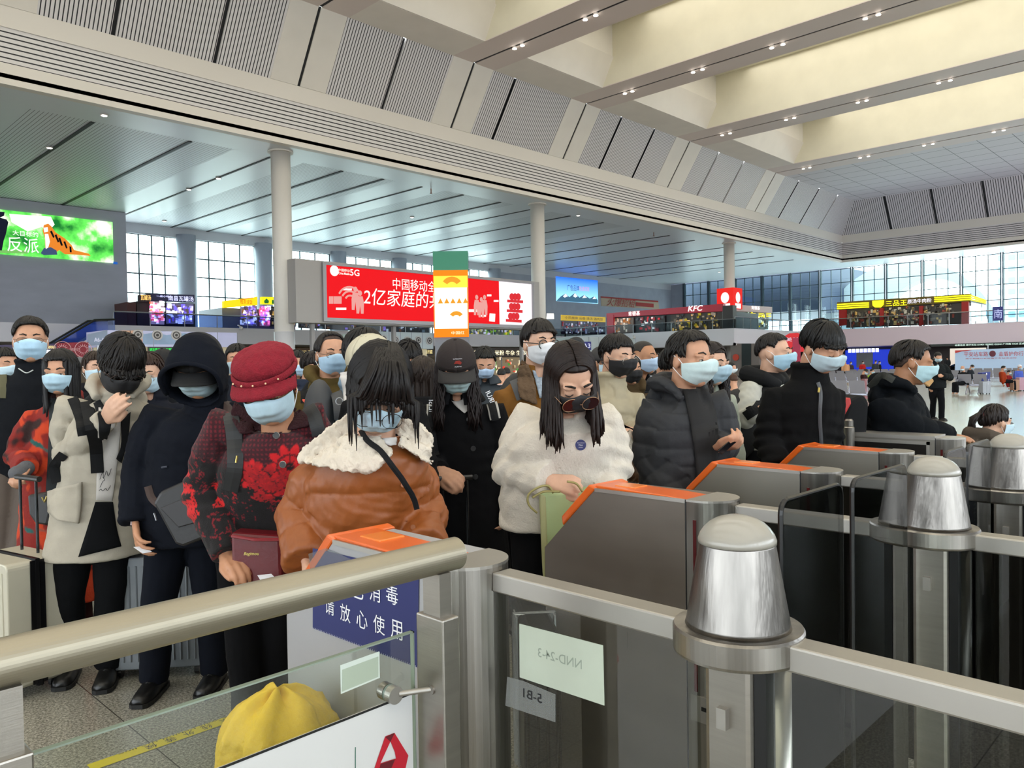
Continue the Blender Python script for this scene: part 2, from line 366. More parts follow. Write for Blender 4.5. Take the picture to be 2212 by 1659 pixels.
# window walls
frame = mat('window_frame', '#3c4a50', .4, .3)
pane = glassmat('window_glass', '#e8f4f2', .0)
wn_ = [0]
def window(axis, pos, a0, a1, z0, z1, nv, nh, thick=.12, dbl=False):
    wn_[0] += 1
    def bx(u0, u1, w0, w1, d=.06):
        return ((u0, pos-d, w0), (u1, pos+d, w1)) if axis == 'y' else ((pos-d, u0, w0), (pos+d, u1, w1))
    o = thing('window_%d' % wn_[0], 'tall gridded glass bay in the hall wall', 'window', (0, 0, 0)); del o['category']; o['kind'] = 'structure'
    m = MB()
    for i in range(nv+1):
        u = a0+(a1-a0)*i/nv; m.box(*bx(u-thick/2, u+thick/2, z0, z1))
    for j in range(nh+1):
        w = z0+(z1-z0)*j/nh; m.box(*bx(a0, a1, w-thick/2, w+thick/2, .05))
    obj('window_frame', m, frame, o)
    g = MB(); g.box(*bx(a0, a1, z0, z1, .01)); obj('window_pane', g, pane, o)
    return o
# left window wall Y=YW
def xat(px, Y): return PY(px, 790, Y)[0]
segs = []
pil = [(388, 421), (555, 585), (716, 746), (850, 874), (955, 973), (1058, 1074)]
x_prev = xat(277, YW)
for a, b in pil:
    xa, xb = xat(a, YW), xat(b, YW)
    window('y', YW, x_prev, xa, 5.2, 14.3, 4, 5)
    segs.append((xa, xb)); x_prev = xb
m = MB()
for a, b in segs: m.lathe([(max(.9, (b-a)/2), 0), (max(.9, (b-a)/2), 14.6)], ((a+b)/2, YW-.4, 0), 24)
struct('wall_left', m, mat('pillar_grey', '#9699a3', .5), smooth=True)
xend = xat(1190, YW)
struct('wall_left.001', MB().box((xat(277, YW)-6, YW-.3, 14.3), (XW, YW+.3, LOW+.2)), mat('header_white', '#b9bbc0', .5))
struct('wall_left.002', MB().box((x_prev, YW-.3, 5.2), (XW, YW+.3, 14.3)), greyw)
struct('wall_left.003', MB().box((XMIN, YW-.29, 0), (XW, YW+.3, 5.2)), greyw)
# the dark stone block carrying the tiger screen
struct('wall_left.004', MB().box((XMIN, 70.8, 0), (PY(275, 600, 70.8)[0], YW, LOW)), mat('grey_stone_dark', '#a3a4b0', .5, noise=.05, nscale=.5, stretch=(1, 1, 3)))
# side wall right of small blue screen (returns to the end)
# end window wall X=XW
yb = [44.3+4.75, 44.3, 39.6, 34.8, 30.0, 25.3, 20.5, 15.7, 10.9, 6.1, 1.3]
ys = [72.5, 67.8, 63, 58.3, 53.7]+yb
for a, b in zip(ys[:-1], ys[1:]):
    window('x', XW, b+.18, a-.18, 5.2, LOW-.1, 3, 5, .1)
for k, y in enumerate(ys):
    struct('trim_%d' % (300+k), MB().box((XW-.35, y-.2, 5), (XW-.1, y-.06, LOW)).box((XW-.35, y+.06, 5), (XW-.1, y+.2, LOW)), frame)
struct('wall_right', MB().box((XW, YMIN, 0), (XW+.3, YW, 5.2)), greyw)
struct('wall_right.001', MB().box((XW, 72.5, 0), (XW+.3, YW, LOW)), greyw)
struct('wall_right.002', MB().box((XW, YMIN, 0), (XW+.3, 1.3, LOW)), greyw)
# walls behind the camera with tall window openings
m = MB(); m.box((XMIN, YMIN-.3, LOW), (XW, YMIN, 28.2)); m.box((XMIN, YMIN-.3, 0), (XW, YMIN, 4.5))
x = XMIN
while x < XW: m.box((x, YMIN-.4, 0), (x+3.2, YMIN, LOW)); x += 9
struct('wall_front', m, greyw)
m = MB(); m.box((XMIN-.3, YMIN, LOW), (XMIN, YW, 28.2)); m.box((XMIN-.3, YMIN, 0), (XMIN, YW, 1.0))
y = YMIN
while y < YW: m.box((XMIN-.4, y, 0), (XMIN, y+3.2, LOW)); y += 7
struct('wall_back', m, greyw)
struct('ceiling.097', MB().box((XMIN, YB, LOW+.3), (XW+.4, YW+.4, LOW+.5)).box((XE, YMIN, LOW+.3), (XW+.4, YB, LOW+.5)), dark)

# mezzanine slabs
mez = mat('mezzanine_fascia', '#c8c6cc', .5)
mezp = mat('mezzanine_fascia_end', '#d6c6d0', .5)
ZM = 5.05
def fascia(name, lo, hi, mt): struct(name, MB().box(lo, hi), mt)
fascia('trim_320', (XMIN, 62, 3.72), (73, YW, ZM), mez)
fascia('trim_321', (73, 39.5, 3.3), (XW, YW, ZM), mez)
fascia('trim_322', (88, YMIN, 3.1), (XW, 39.5, ZM), mezp)
struct('trim_323', MB().box((72.8, 39.3, 3.3), (88, 39.5, 3.55)).box((72.8, 39.3, 3.3), (73, 62, 3.55)), mez)
# ground floor walls under the mezzanine
gw = mat('shop_wall_dark', '#4e4745', .5)
struct('wall_left.005', MB().box((XMIN, 68, 0), (76, 68.3, 3.72)), mat('shop_wall_warm', '#8d7c63', .5))
struct('wall_right.003', MB().box((95, YMIN, 0), (95.3, 45, 3.3)), gw)
struct('wall_right.004', MB().box((76, 45, 0), (76.3, 68, 3.3)), gw)
# rail glass
railg = glassmat('rail_glass', '#dde6ea', .0, k=.12)
steel = mat('rail_steel', '#9a9c9f', .3, .8)
def balustrade(label, p0, p1, z0, z1, step=2.2, gmat=None):
    p0 = np.array(p0, float); p1 = np.array(p1, float); L_ = np.linalg.norm(p1-p0); n = max(1, int(L_/step)); d = (p1-p0)/L_; nn_ = np.array([-d[1], d[0]])*.02
    t = thing('balustrade', label, 'railing', ((p0+p1)[0]/2, (p0+p1)[1]/2, z0))
    g = MB(); g.slab([(*(p0-nn_), z0), (*(p1-nn_), z0), (*(p1-nn_), z1), (*(p0-nn_), z1)], (*(nn_*.8), 0)); obj('glass_panel', g, gmat or railg, t)
    m = MB(); m.tube([(*p0, z1), (*p1, z1)], .05, 8); obj('handrail', m, steel, t)
    for i in range(n+1):
        q = p0+d*L_*i/n; obj('post', MB().box((q[0]-.03, q[1]-.03, z0), (q[0]+.03, q[1]+.03, z1)), steel, t)
blueg = glassmat('rail_glass_blue', '#c0cff2', .0, k=.12)
balustrade('blue tinted glass railing on the mezzanine left of the thick column', (PY(248, 790, 62)[0], 62.06), (PY(600, 790, 62)[0], 62.06), ZM, 6.05, 2.6, blueg)
balustrade('glass railing on the mezzanine behind and below the red screen', (PY(640, 790, 62)[0], 62.06), (73.06, 62.06), ZM, 5.95, 3)
balustrade('glass railing in front of the red fast food shop', (73.06, 62.06), (73.06, 39.44), ZM, 6.0, 2.5)
balustrade('short glass railing right of the fast food corner', (73.06, 39.44), (88.06, 39.44), ZM, 6.2, 1.6)
balustrade('long glass railing in front of the yellow lit noodle shop', (88.06, 39.44), (88.06, 10), ZM, 6.25, 1.9)

# outside the end windows: dark canopy, arch and pale flats
struct('wall_canopy', MB().box((XW+4, 51, 9.6), (XW+30, 85, 17)), mat('canopy_navy', '#252f45', .6))
arch = MB(); pts = []
for k in range(25):
    a = math.pi*k/24; pts.append((XW+14, 42+14*math.cos(a)*1.0, 2+15*math.sin(a)))
inner = [(p[0], 40.0+(p[1]-42)*.62-2.0, 2+(p[2]-2)*.8) for p in pts]
for k in range(24):
    arch.hexa([pts[k], pts[k+1], inner[k+1], inner[k]], [(p[0]+3, p[1], p[2]) for p in (pts[k], pts[k+1], inner[k+1], inner[k])])
obj('canopy_arch', arch, mat('arch_grey', '#8c959c', .6), label='curved grey canopy arch standing outside the end windows', cat='canopy')
def flats(x, y0, y1, z1, label):
    t = thing('apartment_block', label, 'building', (x, (y0+y1)/2, 0))
    obj('wall', MB().box((x, y0, -8), (x+10, y1, z1)), mat('flats_pale', '#b9c6d2', .7, emit='#c8d8e6', es=.0), t)
    m = MB(); z = 0
    while z < z1-2:
        y = y0+.8
        while y < y1-1.6: m.box((x-.3, y, z+.5), (x-.02, y+1.5, z+1.9)); y += 2.4
        z += 3
    obj('window_rows', m, mat('flats_glass', '#6b8298', .3), t, kind='stuff', label='rows of blue grey flat windows')
flats(240, 29, 55, 38, 'pale apartment block seen far outside right of the blue direction sign')
flats(250, 92, 110, 32, 'pale apartment towers seen outside right of the fast food shop')
# ------------------------------------------------------------ figure toolkit
def remesh(mb, vox, smooth=4, sm=.5):
    me = bpy.data.meshes.new('t'); me.from_pydata(mb.v, [], [list(f) for f in mb.f]); o = bpy.data.objects.new('t', me); COL.objects.link(o)
    r = o.modifiers.new('r', 'REMESH'); r.mode = 'VOXEL'; r.voxel_size = vox; r.adaptivity = 0
    if smooth: s = o.modifiers.new('s', 'SMOOTH'); s.factor = sm; s.iterations = smooth
    dg = bpy.context.evaluated_depsgraph_get(); ev = bpy.data.meshes.new_from_object(o.evaluated_get(dg))
    n = len(ev.vertices); V = np.empty(n*3); ev.vertices.foreach_get('co', V); V = V.reshape(-1, 3)
    N = np.empty(n*3); ev.vertex_normals.foreach_get('vector', N); N = N.reshape(-1, 3)
    Fc = np.empty(len(ev.loops), int); ev.loops.foreach_get('vertex_index', Fc)
    st = np.empty(len(ev.polygons), int); ev.polygons.foreach_get('loop_start', st); tt = np.empty(len(ev.polygons), int); ev.polygons.foreach_get('loop_total', tt)
    faces = [tuple(int(i) for i in Fc[a:a+b]) for a, b in zip(st, tt)]
    bpy.data.objects.remove(o); bpy.data.meshes.remove(me); bpy.data.meshes.remove(ev)
    return V, faces, N
def nz(P, sc, seed=0, st=(1, 1, 1)):
    r = np.random.default_rng(seed); Q = P*np.array(st)*sc; out = 0; amp = 1
    w = np.stack([np.sin(Q @ r.normal(size=3)*.7+r.random()*6) for _ in range(3)], 1)
    for k in range(4):
        for j in range(2):
            d = nrm(r.normal(size=3)); out = out+amp*np.sin((Q+w*.9) @ d*2**k*1.3+r.random()*6.28)
        amp *= .55
    return out/3.2
def seg_t(P, A, B):
    d = B-A; L_ = np.dot(d, d)+1e-9; t = np.clip((P-A) @ d/L_, 0, 1); q = A+t[:, None]*d
    return t, np.linalg.norm(P-q, axis=1)
def rot(v, ax, a):
    v = np.asarray(v, float); ax = nrm(ax); return v*math.cos(a)+np.cross(ax, v)*math.sin(a)+ax*np.dot(ax, v)*(1-math.cos(a))
def bez(pts, n=16):                      # catmull-rom through pts
    p = [np.asarray(q, float) for q in pts]; p = [2*p[0]-p[1]]+p+[2*p[-1]-p[-2]]; out = []
    segs = len(p)-3
    for i in range(segs):
        m = max(2, n//segs)
        for j in range(m):
            t = j/m; a, b, c, d = p[i:i+4]
            out.append(.5*((2*b)+(-a+c)*t+(2*a-5*b+4*c-d)*t*t+(-a+3*b-3*c+d)*t**3))
    out.append(p[-2]); return out
SKIN = lambda k='': mat('skin'+k, {'': '#bb8c70', '_fair': '#c99f86', '_dark': '#a37455', '_old': '#b58364'}[k], .5, noise=.07, nscale=25, spec=.4)
HAIRM = lambda c='#16120f': mat('hair'+c, c, .5, spec=.28, noise=.35, nscale=90)

def hand(mb, Wp, dr, pn, curl=.4, side=1, k=1.0, spread=.06, thumb=.5):
    """palm and five separate fingers; pn = direction the palm faces, side = +-1 the side the thumb is on"""
    dr = nrm(dr); pn = nrm(np.asarray(pn)-dr*np.dot(pn, dr)); sd = np.cross(dr, pn)*side   # towards the thumb
    fl = [.074, .082, .076, .060]; 
    mb.ell(Wp+dr*.045*k, (.038*k, .014*k, .05*k), np.stack([sd, pn, dr], 1), 12, 8)
    for i in range(4):
        lat = (.030-.020*i)*k; kn = Wp+dr*(.092-.006*abs(i-1))*k+sd*lat
        mb.tube([Wp+sd*lat*.55, kn], [.014*k, .0115*k], 8)
        d0 = nrm(dr+sd*(spread*(1.5-i))); ax = np.cross(d0, pn); p = kn; pts = [p]; L_ = fl[i]*k; c = curl if not hasattr(curl, '__len__') else curl[i]
        for j, (fr, an) in enumerate(((.46, 58), (.3, 78), (.24, 48))):
            d0 = rot(d0, ax, math.radians(an*c)); p = p+d0*L_*fr; pts.append(p)
        mb.tube(pts, [.0098*k, .0088*k, .008*k, .0062*k], 8); mb.ell(pts[-1], (.0064*k,)*3, None, 8, 6)
    b = Wp+dr*.028*k+sd*.026*k+pn*.004*k; d1 = nrm(dr*.72+sd*(.75-.5*thumb)+pn*.45*thumb); p1 = b+d1*.036*k; d2 = nrm(dr*.9+sd*(.25-.5*thumb)+pn*.5*thumb); p2 = p1+d2*.032*k; p3 = p2+nrm(d2+dr*.3-sd*.2*thumb)*.024*k
    mb.tube([Wp+sd*.01*k, b, p1, p2, p3], [.013*k, .014*k, .0108*k, .0095*k, .0075*k], 8)

class Person: pass
def person(label, d, head, yaw=0, pitch=10, roll=0, hs=1.0, byaw=None, pelvis=None, arms=(None, None), sw=.205, skin='', hair=None, mask='#86b4c6',
           coat=None, trousers='#15161a', shoes='#141414', feet=None, glasses=None, vox=None, hands=(None, None), lean=None, neckd=0, eyes='down', cat='person', group=None, legs=True, brow=True, shdrop=.055, sit=None, shs=None):
    P = Person(); P.d = d
    vox = vox or min(.016, max(.0045, d*.0019))
    hd = head[2] if len(head) > 2 else 0
    HC = PD(head[0], head[1], d+hd)                     # middle of the head
    y = math.radians(yaw); p = math.radians(pitch); r = math.radians(roll)
    hx = Rh*math.cos(y)+Fh*math.sin(y); hy0 = -Fh*math.cos(y)+Rh*math.sin(y); hy = hy0*math.cos(p)-Zu*math.sin(p); hz = Zu*math.cos(p)+hy0*math.sin(p)
    hx, hz = hx*math.cos(r)+hz*math.sin(r), hz*math.cos(r)-hx*math.sin(r)
    A = np.stack([hx, hy, hz], 1)*hs
    T = lambda q: HC+A @ np.asarray(q, float)
    P.T = T; P.A = A; P.HC = HC; P.hs = hs; P.vox = vox
    by = math.radians(yaw if byaw is None else byaw); lat = Rh*math.cos(by)+Fh*math.sin(by); fwd = -Fh*math.cos(by)+Rh*math.sin(by); P.lat = lat; P.fwd = fwd
    sk = T((0, -.03, -.075)); 
    neck = sk-Zu*.085*hs-fwd*.02 + (np.zeros(3) if not neckd else fwd*neckd)
    P.neck = neck
    if pelvis is None: pel = np.array([neck[0], neck[1], 0])-fwd*(lean or .0)+Zu*(neck[2]*.62)
    else: pel = PD(*pelvis[:2], d+(pelvis[2] if len(pelvis) > 2 else 0))
    P.pel = pel
    SL = neck-lat*sw-Zu*shdrop; SR = neck+lat*sw-Zu*shdrop
    if shs:
        if shs[0] is not None: SL = PD(shs[0][0], shs[0][1], d+shs[0][2])
        if shs[1] is not None: SR = PD(shs[1][0], shs[1][1], d+shs[1][2])
    P.SL, P.SR = SL, SR
    base = np.array([pel[0], pel[1], 0.])
    # skeleton of arms
    chains = []
    for k, (a, S) in enumerate(zip(arms, (SL, SR))):
        sg = -1 if k == 0 else 1
        if a is None: E = S+lat*sg*.05-Zu*.28*1.0+fwd*-.01; Wp = E-Zu*.24+fwd*.06; 
        else:
            E = PD(a[0][0], a[0][1], d+a[0][2]); Wp = PD(a[1][0], a[1][1], d+a[1][2])
        chains.append((S, E, Wp))
    P.chains = chains
    # ---- body
    mb = MB()
    Ru = A/hs
    def el(c, rr): mb.ell(T(c), np.array(rr)*hs, Ru, 20, 14)
    el((0, -.014, .028), (.074, .094, .090)); el((0, .022, -.028), (.062, .070, .082)); el((0, .040, -.078), (.040, .040, .030)); el((0, .0, -.05), (.058, .06, .05))
    mb.tube([T((0, .086, .018)), T((0, .100, -.008)), T((0, .108, -.024))], [.008*hs, .011*hs, .014*hs], 8)
    for s in (-1, 1):
        el((s*.03, .076, .026), (.024, .016, .009)); el((s*.031, .077, .004), (.017, .013, .013)); el((s*.042, .06, -.022), (.022, .024, .02))
        mb.ell(T((s*.077, -.008, -.006)), np.array((.008, .019, .031))*hs, Ru, 10, 8); el((s*.013, .096, -.026), (.009, .011, .008))
    mb.tube([T((0, -.025, -.03)), T((0, -.03, -.08)), neck, neck-Zu*.05], [.054*hs, .054*hs, .06, .08], 16)
    spine = [neck-Zu*.02, neck*.75+pel*.25, neck*.45+pel*.55, neck*.12+pel*.88, pel-Zu*.06]
    rad = [(.09, .07), (.165, .105), (.145, .10), (.165, .11), (.15, .11)]
    def loft(mb, pts, rads, n=24, expo=2.0):
        vs = []
        for q, (a, b) in zip(pts, rads):
            for j in range(n):
                t = 2*math.pi*j/n; ct, st = math.cos(t), math.sin(t); e = 2/expo
                vs.append(q+lat*a*abs(ct)**e*np.sign(ct)+fwd*b*abs(st)**e*np.sign(st))
        k = len(pts)
        fs = [(i*n+j, i*n+(j+1) % n, (i+1)*n+(j+1) % n, (i+1)*n+j) for i in range(k-1) for j in range(n)]+[tuple(range(n-1, -1, -1)), tuple((k-1)*n+j for j in range(n))]
        mb.add(vs, fs)
    P.loft = loft
    loft(mb, spine, rad)
    for S, E, Wp in chains:
        mb.tube([neck*.5+S*.5-Zu*.055, S-Zu*.01, S*.5+E*.5, E, E*.5+Wp*.5, Wp], [.035, .04, .040, .036, .034, .025], 12)
    if legs:
        ft = feet or [None, None]; hips = []; P.feet = []
        for k in range(2):
            sg = -1 if k == 0 else 1
            hip = pel+lat*sg*.09-Zu*.04
            if sit is not None:
                kn = hip+fwd*sit; foot = kn*1.0; foot = np.array([kn[0], kn[1], .09])
            else:
                if ft[k] is not None:
                    foot = PZ(ft[k][0], ft[k][1], .0)+Zu*.09
                else: foot = np.array([*(base+lat*sg*.1)[:2], .09])
                kn = hip*.5+foot*.5+fwd*.04
            mb.tube([hip, hip*.5+kn*.5, kn, kn*.5+foot*.5, foot], [.09, .078, .056, .054, .038], 12)
            mb.tube([foot-fwd*.05-Zu*.05, foot+fwd*.12-Zu*.06], [.035, .03], 8)
            hips.append((hip, kn, foot)); P.feet.append(foot)
        P.legs = hips
    for k, h in enumerate(hands):
        if h is None:
            S, E, Wp = chains[k]; dr = nrm(Wp-E+Zu*-.05); hand(mb, Wp, dr, -lat*(-1 if k == 0 else 1), .45, 1 if k == 0 else -1)
        else:
            S, E, Wp = chains[k]
            tgt = PD(h['to'][0], h['to'][1], d+h['to'][2]); hand(mb, Wp, tgt-Wp, (h['palm'][0]*Rh+h['palm'][1]*Zu+h['palm'][2]*Fh), h.get('curl', .5), h.get('side', 1), h.get('k', 1.0), h.get('spread', .06), h.get('thumb', .5))
    V, Fc, N = remesh(mb, vox, 2 if vox < .007 else 1)
    o = obj('person', (V, Fc), SKIN(skin), None, smooth=True, label=label, cat=cat, group=group, loc=tuple(base), rz=TH-math.pi/2, fixn=False)
    P.o = o
    # ---- eyes, brows
    if d < 8:
        for s in (-1, 1):
            hc = hair[1] if hair else '#1a1512'
            if brow: 
                m = MB(); m.tube([T((s*.014, .094, .033)), T((s*.03, .0935, .040)), T((s*.047, .082, .036))], [.0035*hs, .004*hs, .002*hs], 6); obj('eyebrow', m, HAIRM('#1a1512'), o, smooth=True)
            m = MB()
            if eyes == 'open':
                m.ell(T((s*.031, .0865, .006)), np.array((.0115, .005, .0048))*hs, Ru, 12, 8, 0); m.ell(T((s*.031+.001, .0895, .005)), np.array((.0055, .0035, .0048))*hs, Ru, 10, 8, 1)
                m.tube([T((s*.019, .0875, .007)), T((s*.030, .0925, .0112)), T((s*.043, .0855, .008))], [.0012*hs, .0018*hs, .0012*hs], 5, mi=1)
            else:
                m.tube([T((s*.018, .088, .002)), T((s*.030, .0915, -.0025)), T((s*.044, .0835, .002))], [.0014*hs, .0022*hs, .0014*hs], 6, mi=1)
            obj('eye', m, [mat('eye_white', '#c9c2ba', .3), mat('eye_dark', '#150f0c', .3)], o, smooth=True)
    # ---- clothes
    def sleeve(mb, k, rs, cuff=None, ext=.0):
        S, E, Wp = chains[k]; rA, rE, rW = rs; e2 = Wp+nrm(Wp-E)*ext
        mb.tube([neck*.5+S*.5-Zu*.045, S-Zu*.012, S*.6+E*.4, E, E*.45+e2*.55, e2], [rA*.62, rA*.93, (rA+rE)/2*1.02, rE, (rE+rW)/2, rW], 14)
        mb.ell(E, (rE,)*3, None, 12, 8)
    if coat:
        c = coat; R_ = c.get('r', (.20, .14)); hem = c.get('hem', pel[2]-.08); rs = c.get('sleeve', (.075, .065, .05))
        m = MB(); top = neck-Zu*.005; hemc = np.array([pel[0], pel[1], hem])
        bel = c.get('belly', 1.0); hr = c.get('hemr', (R_[0]*1.0, R_[1]*1.05))
        pts = [top, neck*.955+pel*.045, neck*.86+pel*.14, neck*.70+pel*.30, neck*.45+pel*.55, neck*.15+pel*.85, hemc]
        rd = [(.08, .082), (R_[0]*.55, .10), (R_[0]*.84, R_[1]*.88), (R_[0], R_[1]), (R_[0]*.97*bel, R_[1]*1.0*bel), (R_[0]*1.0, R_[1]*1.03), hr]
        loft(m, pts, rd, 28)
        for k in range(2): sleeve(m, k, rs, ext=c.get('ext', .0))
        col = c.get('collar', 'stand')
        def ringp(rx, ry, dz, dy=0): return [neck+lat*rx*math.cos(t)+fwd*(ry*math.sin(t)+dy)+Zu*dz for t in np.linspace(math.pi/2+.35, math.pi/2+2*math.pi-.35, 18)]
        if col in ('stand', 'fold'):
            m.tube(ringp(.078, .08, .02), .022, 8); m.tube(ringp(.076, .078, .05), .018, 8)
        if col == 'high':
            m.tube([neck-Zu*.03, neck+Zu*.03, neck+Zu*(c.get('ch', .065))], [.105, .092, .088], 20)
            m.tube(ringp(.088, .09, .07, .006), .012, 8)
        if col == 'hood':
            m.tube([neck+lat*x*.105+fwd*yy+Zu*zz for x, yy, zz in ((-.7, .09, .0), (-1, .03, .05), (-1, -.06, .075), (0, -.13, .07), (1, -.06, .075), (1, .03, .05), (.7, .09, .0))], [.02, .034, .045, .055, .045, .034, .02], 10)
            m.ell(neck+Zu*.015-fwd*.01, (.098, .10, .05), np.stack([lat, fwd, Zu], 1))
            m.ell(neck-fwd*.13+Zu*-.02, (.11, .05, .09), np.stack([lat, fwd, Zu], 1))
        V, Fc, N = remesh(m, max(vox, c.get('vox', .006)), 3)
        # folds
        am = c.get('fold', .006); disp = am*nz(V, c.get('fs', 9.), int(head[0]), (1, 1, 1.8))
        disp += am*.45*nz(V, c.get('fs', 9.)*2.6, int(head[0])+5)
        if c.get('puff'):
            pa, pl = c['puff']; best = np.full(len(V), 9.); sv = np.zeros(len(V))
            for S, E, Wp in chains:
                L1 = np.linalg.norm(E-S)
                for A_, B_, s0 in ((S, E, 0), (E, Wp, L1)):
                    t, ds = seg_t(V, A_, B_); k_ = ds < best; best = np.where(k_, ds, best); sv = np.where(k_, s0+t*np.linalg.norm(B_-A_), sv)
            torso = best > rs[0]*1.25; sv = np.where(torso, V[:, 2]*1.0, sv)
            disp += pa*(np.abs(np.sin(math.pi*(sv/pl+.05*nz(V, 6, 3))))**.5-.6)
        else:
            for S, E, Wp in chains:     # elbow creases
                t, ds = seg_t(V, S, E); t2, ds2 = seg_t(V, E, Wp); near = np.exp(-((np.minimum(np.linalg.norm(V-E, axis=1), 1)/.13)**2)); s_ = (V-E) @ nrm(Wp-S)
                disp += near*am*1.3*np.sin(s_*95)
        V = V+N*disp[:, None]
        V[:, 2] = np.maximum(V[:, 2], .02)
        attr = c['paint'](P, V, N) if c.get('paint') else None
        P.coatm = c['m'] if not isinstance(c['m'], str) else mat('cloth'+c['m'], c['m'], .9, spec=.12, sheen=.04, bump=.15, bscale=160, noise=.06, nscale=14)
        P.coat = obj(c.get('name', 'jacket'), (V, Fc), P.coatm, o, smooth=True, fixn=False, attr=attr)
        P.bvh = BVHTree.FromPolygons(V.tolist(), Fc)
        if col == 'fold':
            for s in (-1, 1):
                G = []
                for a in np.linspace(0, 1, 7):
                    t = math.pi/2+s*(.25+a*2.6); q = neck+lat*.08*math.cos(t)+fwd*.085*math.sin(t)+Zu*.065; w = .075-.02*a
                    q2 = neck+lat*(.08+w)*math.cos(t)+fwd*(.085+w*.9)*math.sin(t)+Zu*(.02-.03*(1-a)); G.append([q, q*.5+q2*.5+Zu*.018, q2])
                m = MB(); m.grid(G, -Zu*.008); obj('collar', m, P.coatm, o, smooth=True)
        if c.get('cuffs'):
            for k in range(2):
                S, E, Wp = chains[k]; dd_ = nrm(Wp-E); m = MB(); m.tube([Wp-dd_*.035, Wp+dd_*.012], [rs[2]*.95, rs[2]*.8], 16); obj('cuff', m, mat('cuff'+c['cuffs'], c['cuffs'], .8), o, smooth=True)
    if legs and trousers:
        m = MB()
        for hip, kn, foot in P.legs: m.tube([pel, hip+Zu*.02, hip*.55+kn*.45, kn, kn*.45+foot*.55, foot-Zu*.025], [.11, .108, .092, .072, .07, .068], 14)
        loft(m, [pel+Zu*.1, pel-Zu*.02, pel-Zu*.1], [(.15, .115), (.168, .125), (.15, .115)], 20)
        V, Fc, N = remesh(m, max(vox, .011), 2); V = V+N*(.006*nz(V, 10, int(head[0])+9, (1, 1, 1.5)))[:, None]; V[:, 2] = np.maximum(V[:, 2], .012)
        P.trousers = obj('trousers', (V, Fc), mat('trousers'+trousers, trousers, .9, spec=.1, bump=.1, bscale=120), o, smooth=True, fixn=False)
    if legs and shoes and d < 25:
        for hip, kn, foot in P.legs: shoe(foot, fwd, lat, o, shoes, vox if d < 4 else .02)
    if hair: do_hair(P, o, *hair)
    if mask: do_mask(P, o, mask)
    if glasses: do_glasses(P, o, glasses)
    return P

def shoe(foot, fwd, lat, o, col, vox=.008):
    a = np.array([foot[0], foot[1], 0.]); m = MB(); n = 16
    prof = [(-.085, .030, .062), (-.06, .040, .085), (-.02, .042, .1), (.03, .044, .082), (.08, .048, .062), (.13, .047, .05), (.17, .038, .042), (.185, .02, .03)]
    vs = []
    for yy, w, h in prof:
        for j in range(n):
            t = 2*math.pi*j/n; zz = max(0, math.sin(t)); vs.append(a+fwd*yy+lat*w*math.cos(t)+Zu*(.012+h*(zz**.8 if zz > 0 else 0)))
    k = len(prof); fs = [(i*n+j, i*n+(j+1) % n, (i+1)*n+(j+1) % n, (i+1)*n+j) for i in range(k-1) for j in range(n)]+[tuple(range(n-1, -1, -1)), tuple((k-1)*n+j for j in range(n))]
    m.add(vs, fs); sh = obj('shoe', m, mat('shoe'+col, col, .4), o, smooth=True)
    m = MB(); out = [(a+fwd*yy*1.03+lat*(w+.004)*s) for s in (1, -1) for yy, w, h in (prof if s == 1 else prof[::-1])]
    m.slab([q+Zu*.002 for q in out], Zu*.018); obj('sole', m, mat('sole', '#0d0d0d', .6), sh)
    if vox < .009:
        m = MB()
        for q in range(3): yy = .01+.03*q; z = .1-.018*q; m.tube([a+fwd*yy-lat*.024+Zu*z, a+fwd*(yy+.008)+Zu*(z+.014), a+fwd*yy+lat*.024+Zu*z], .003, 5)
        obj('lace', m, mat('lace', '#222', .7) if False else mat('lace', '#202020', .7), sh)

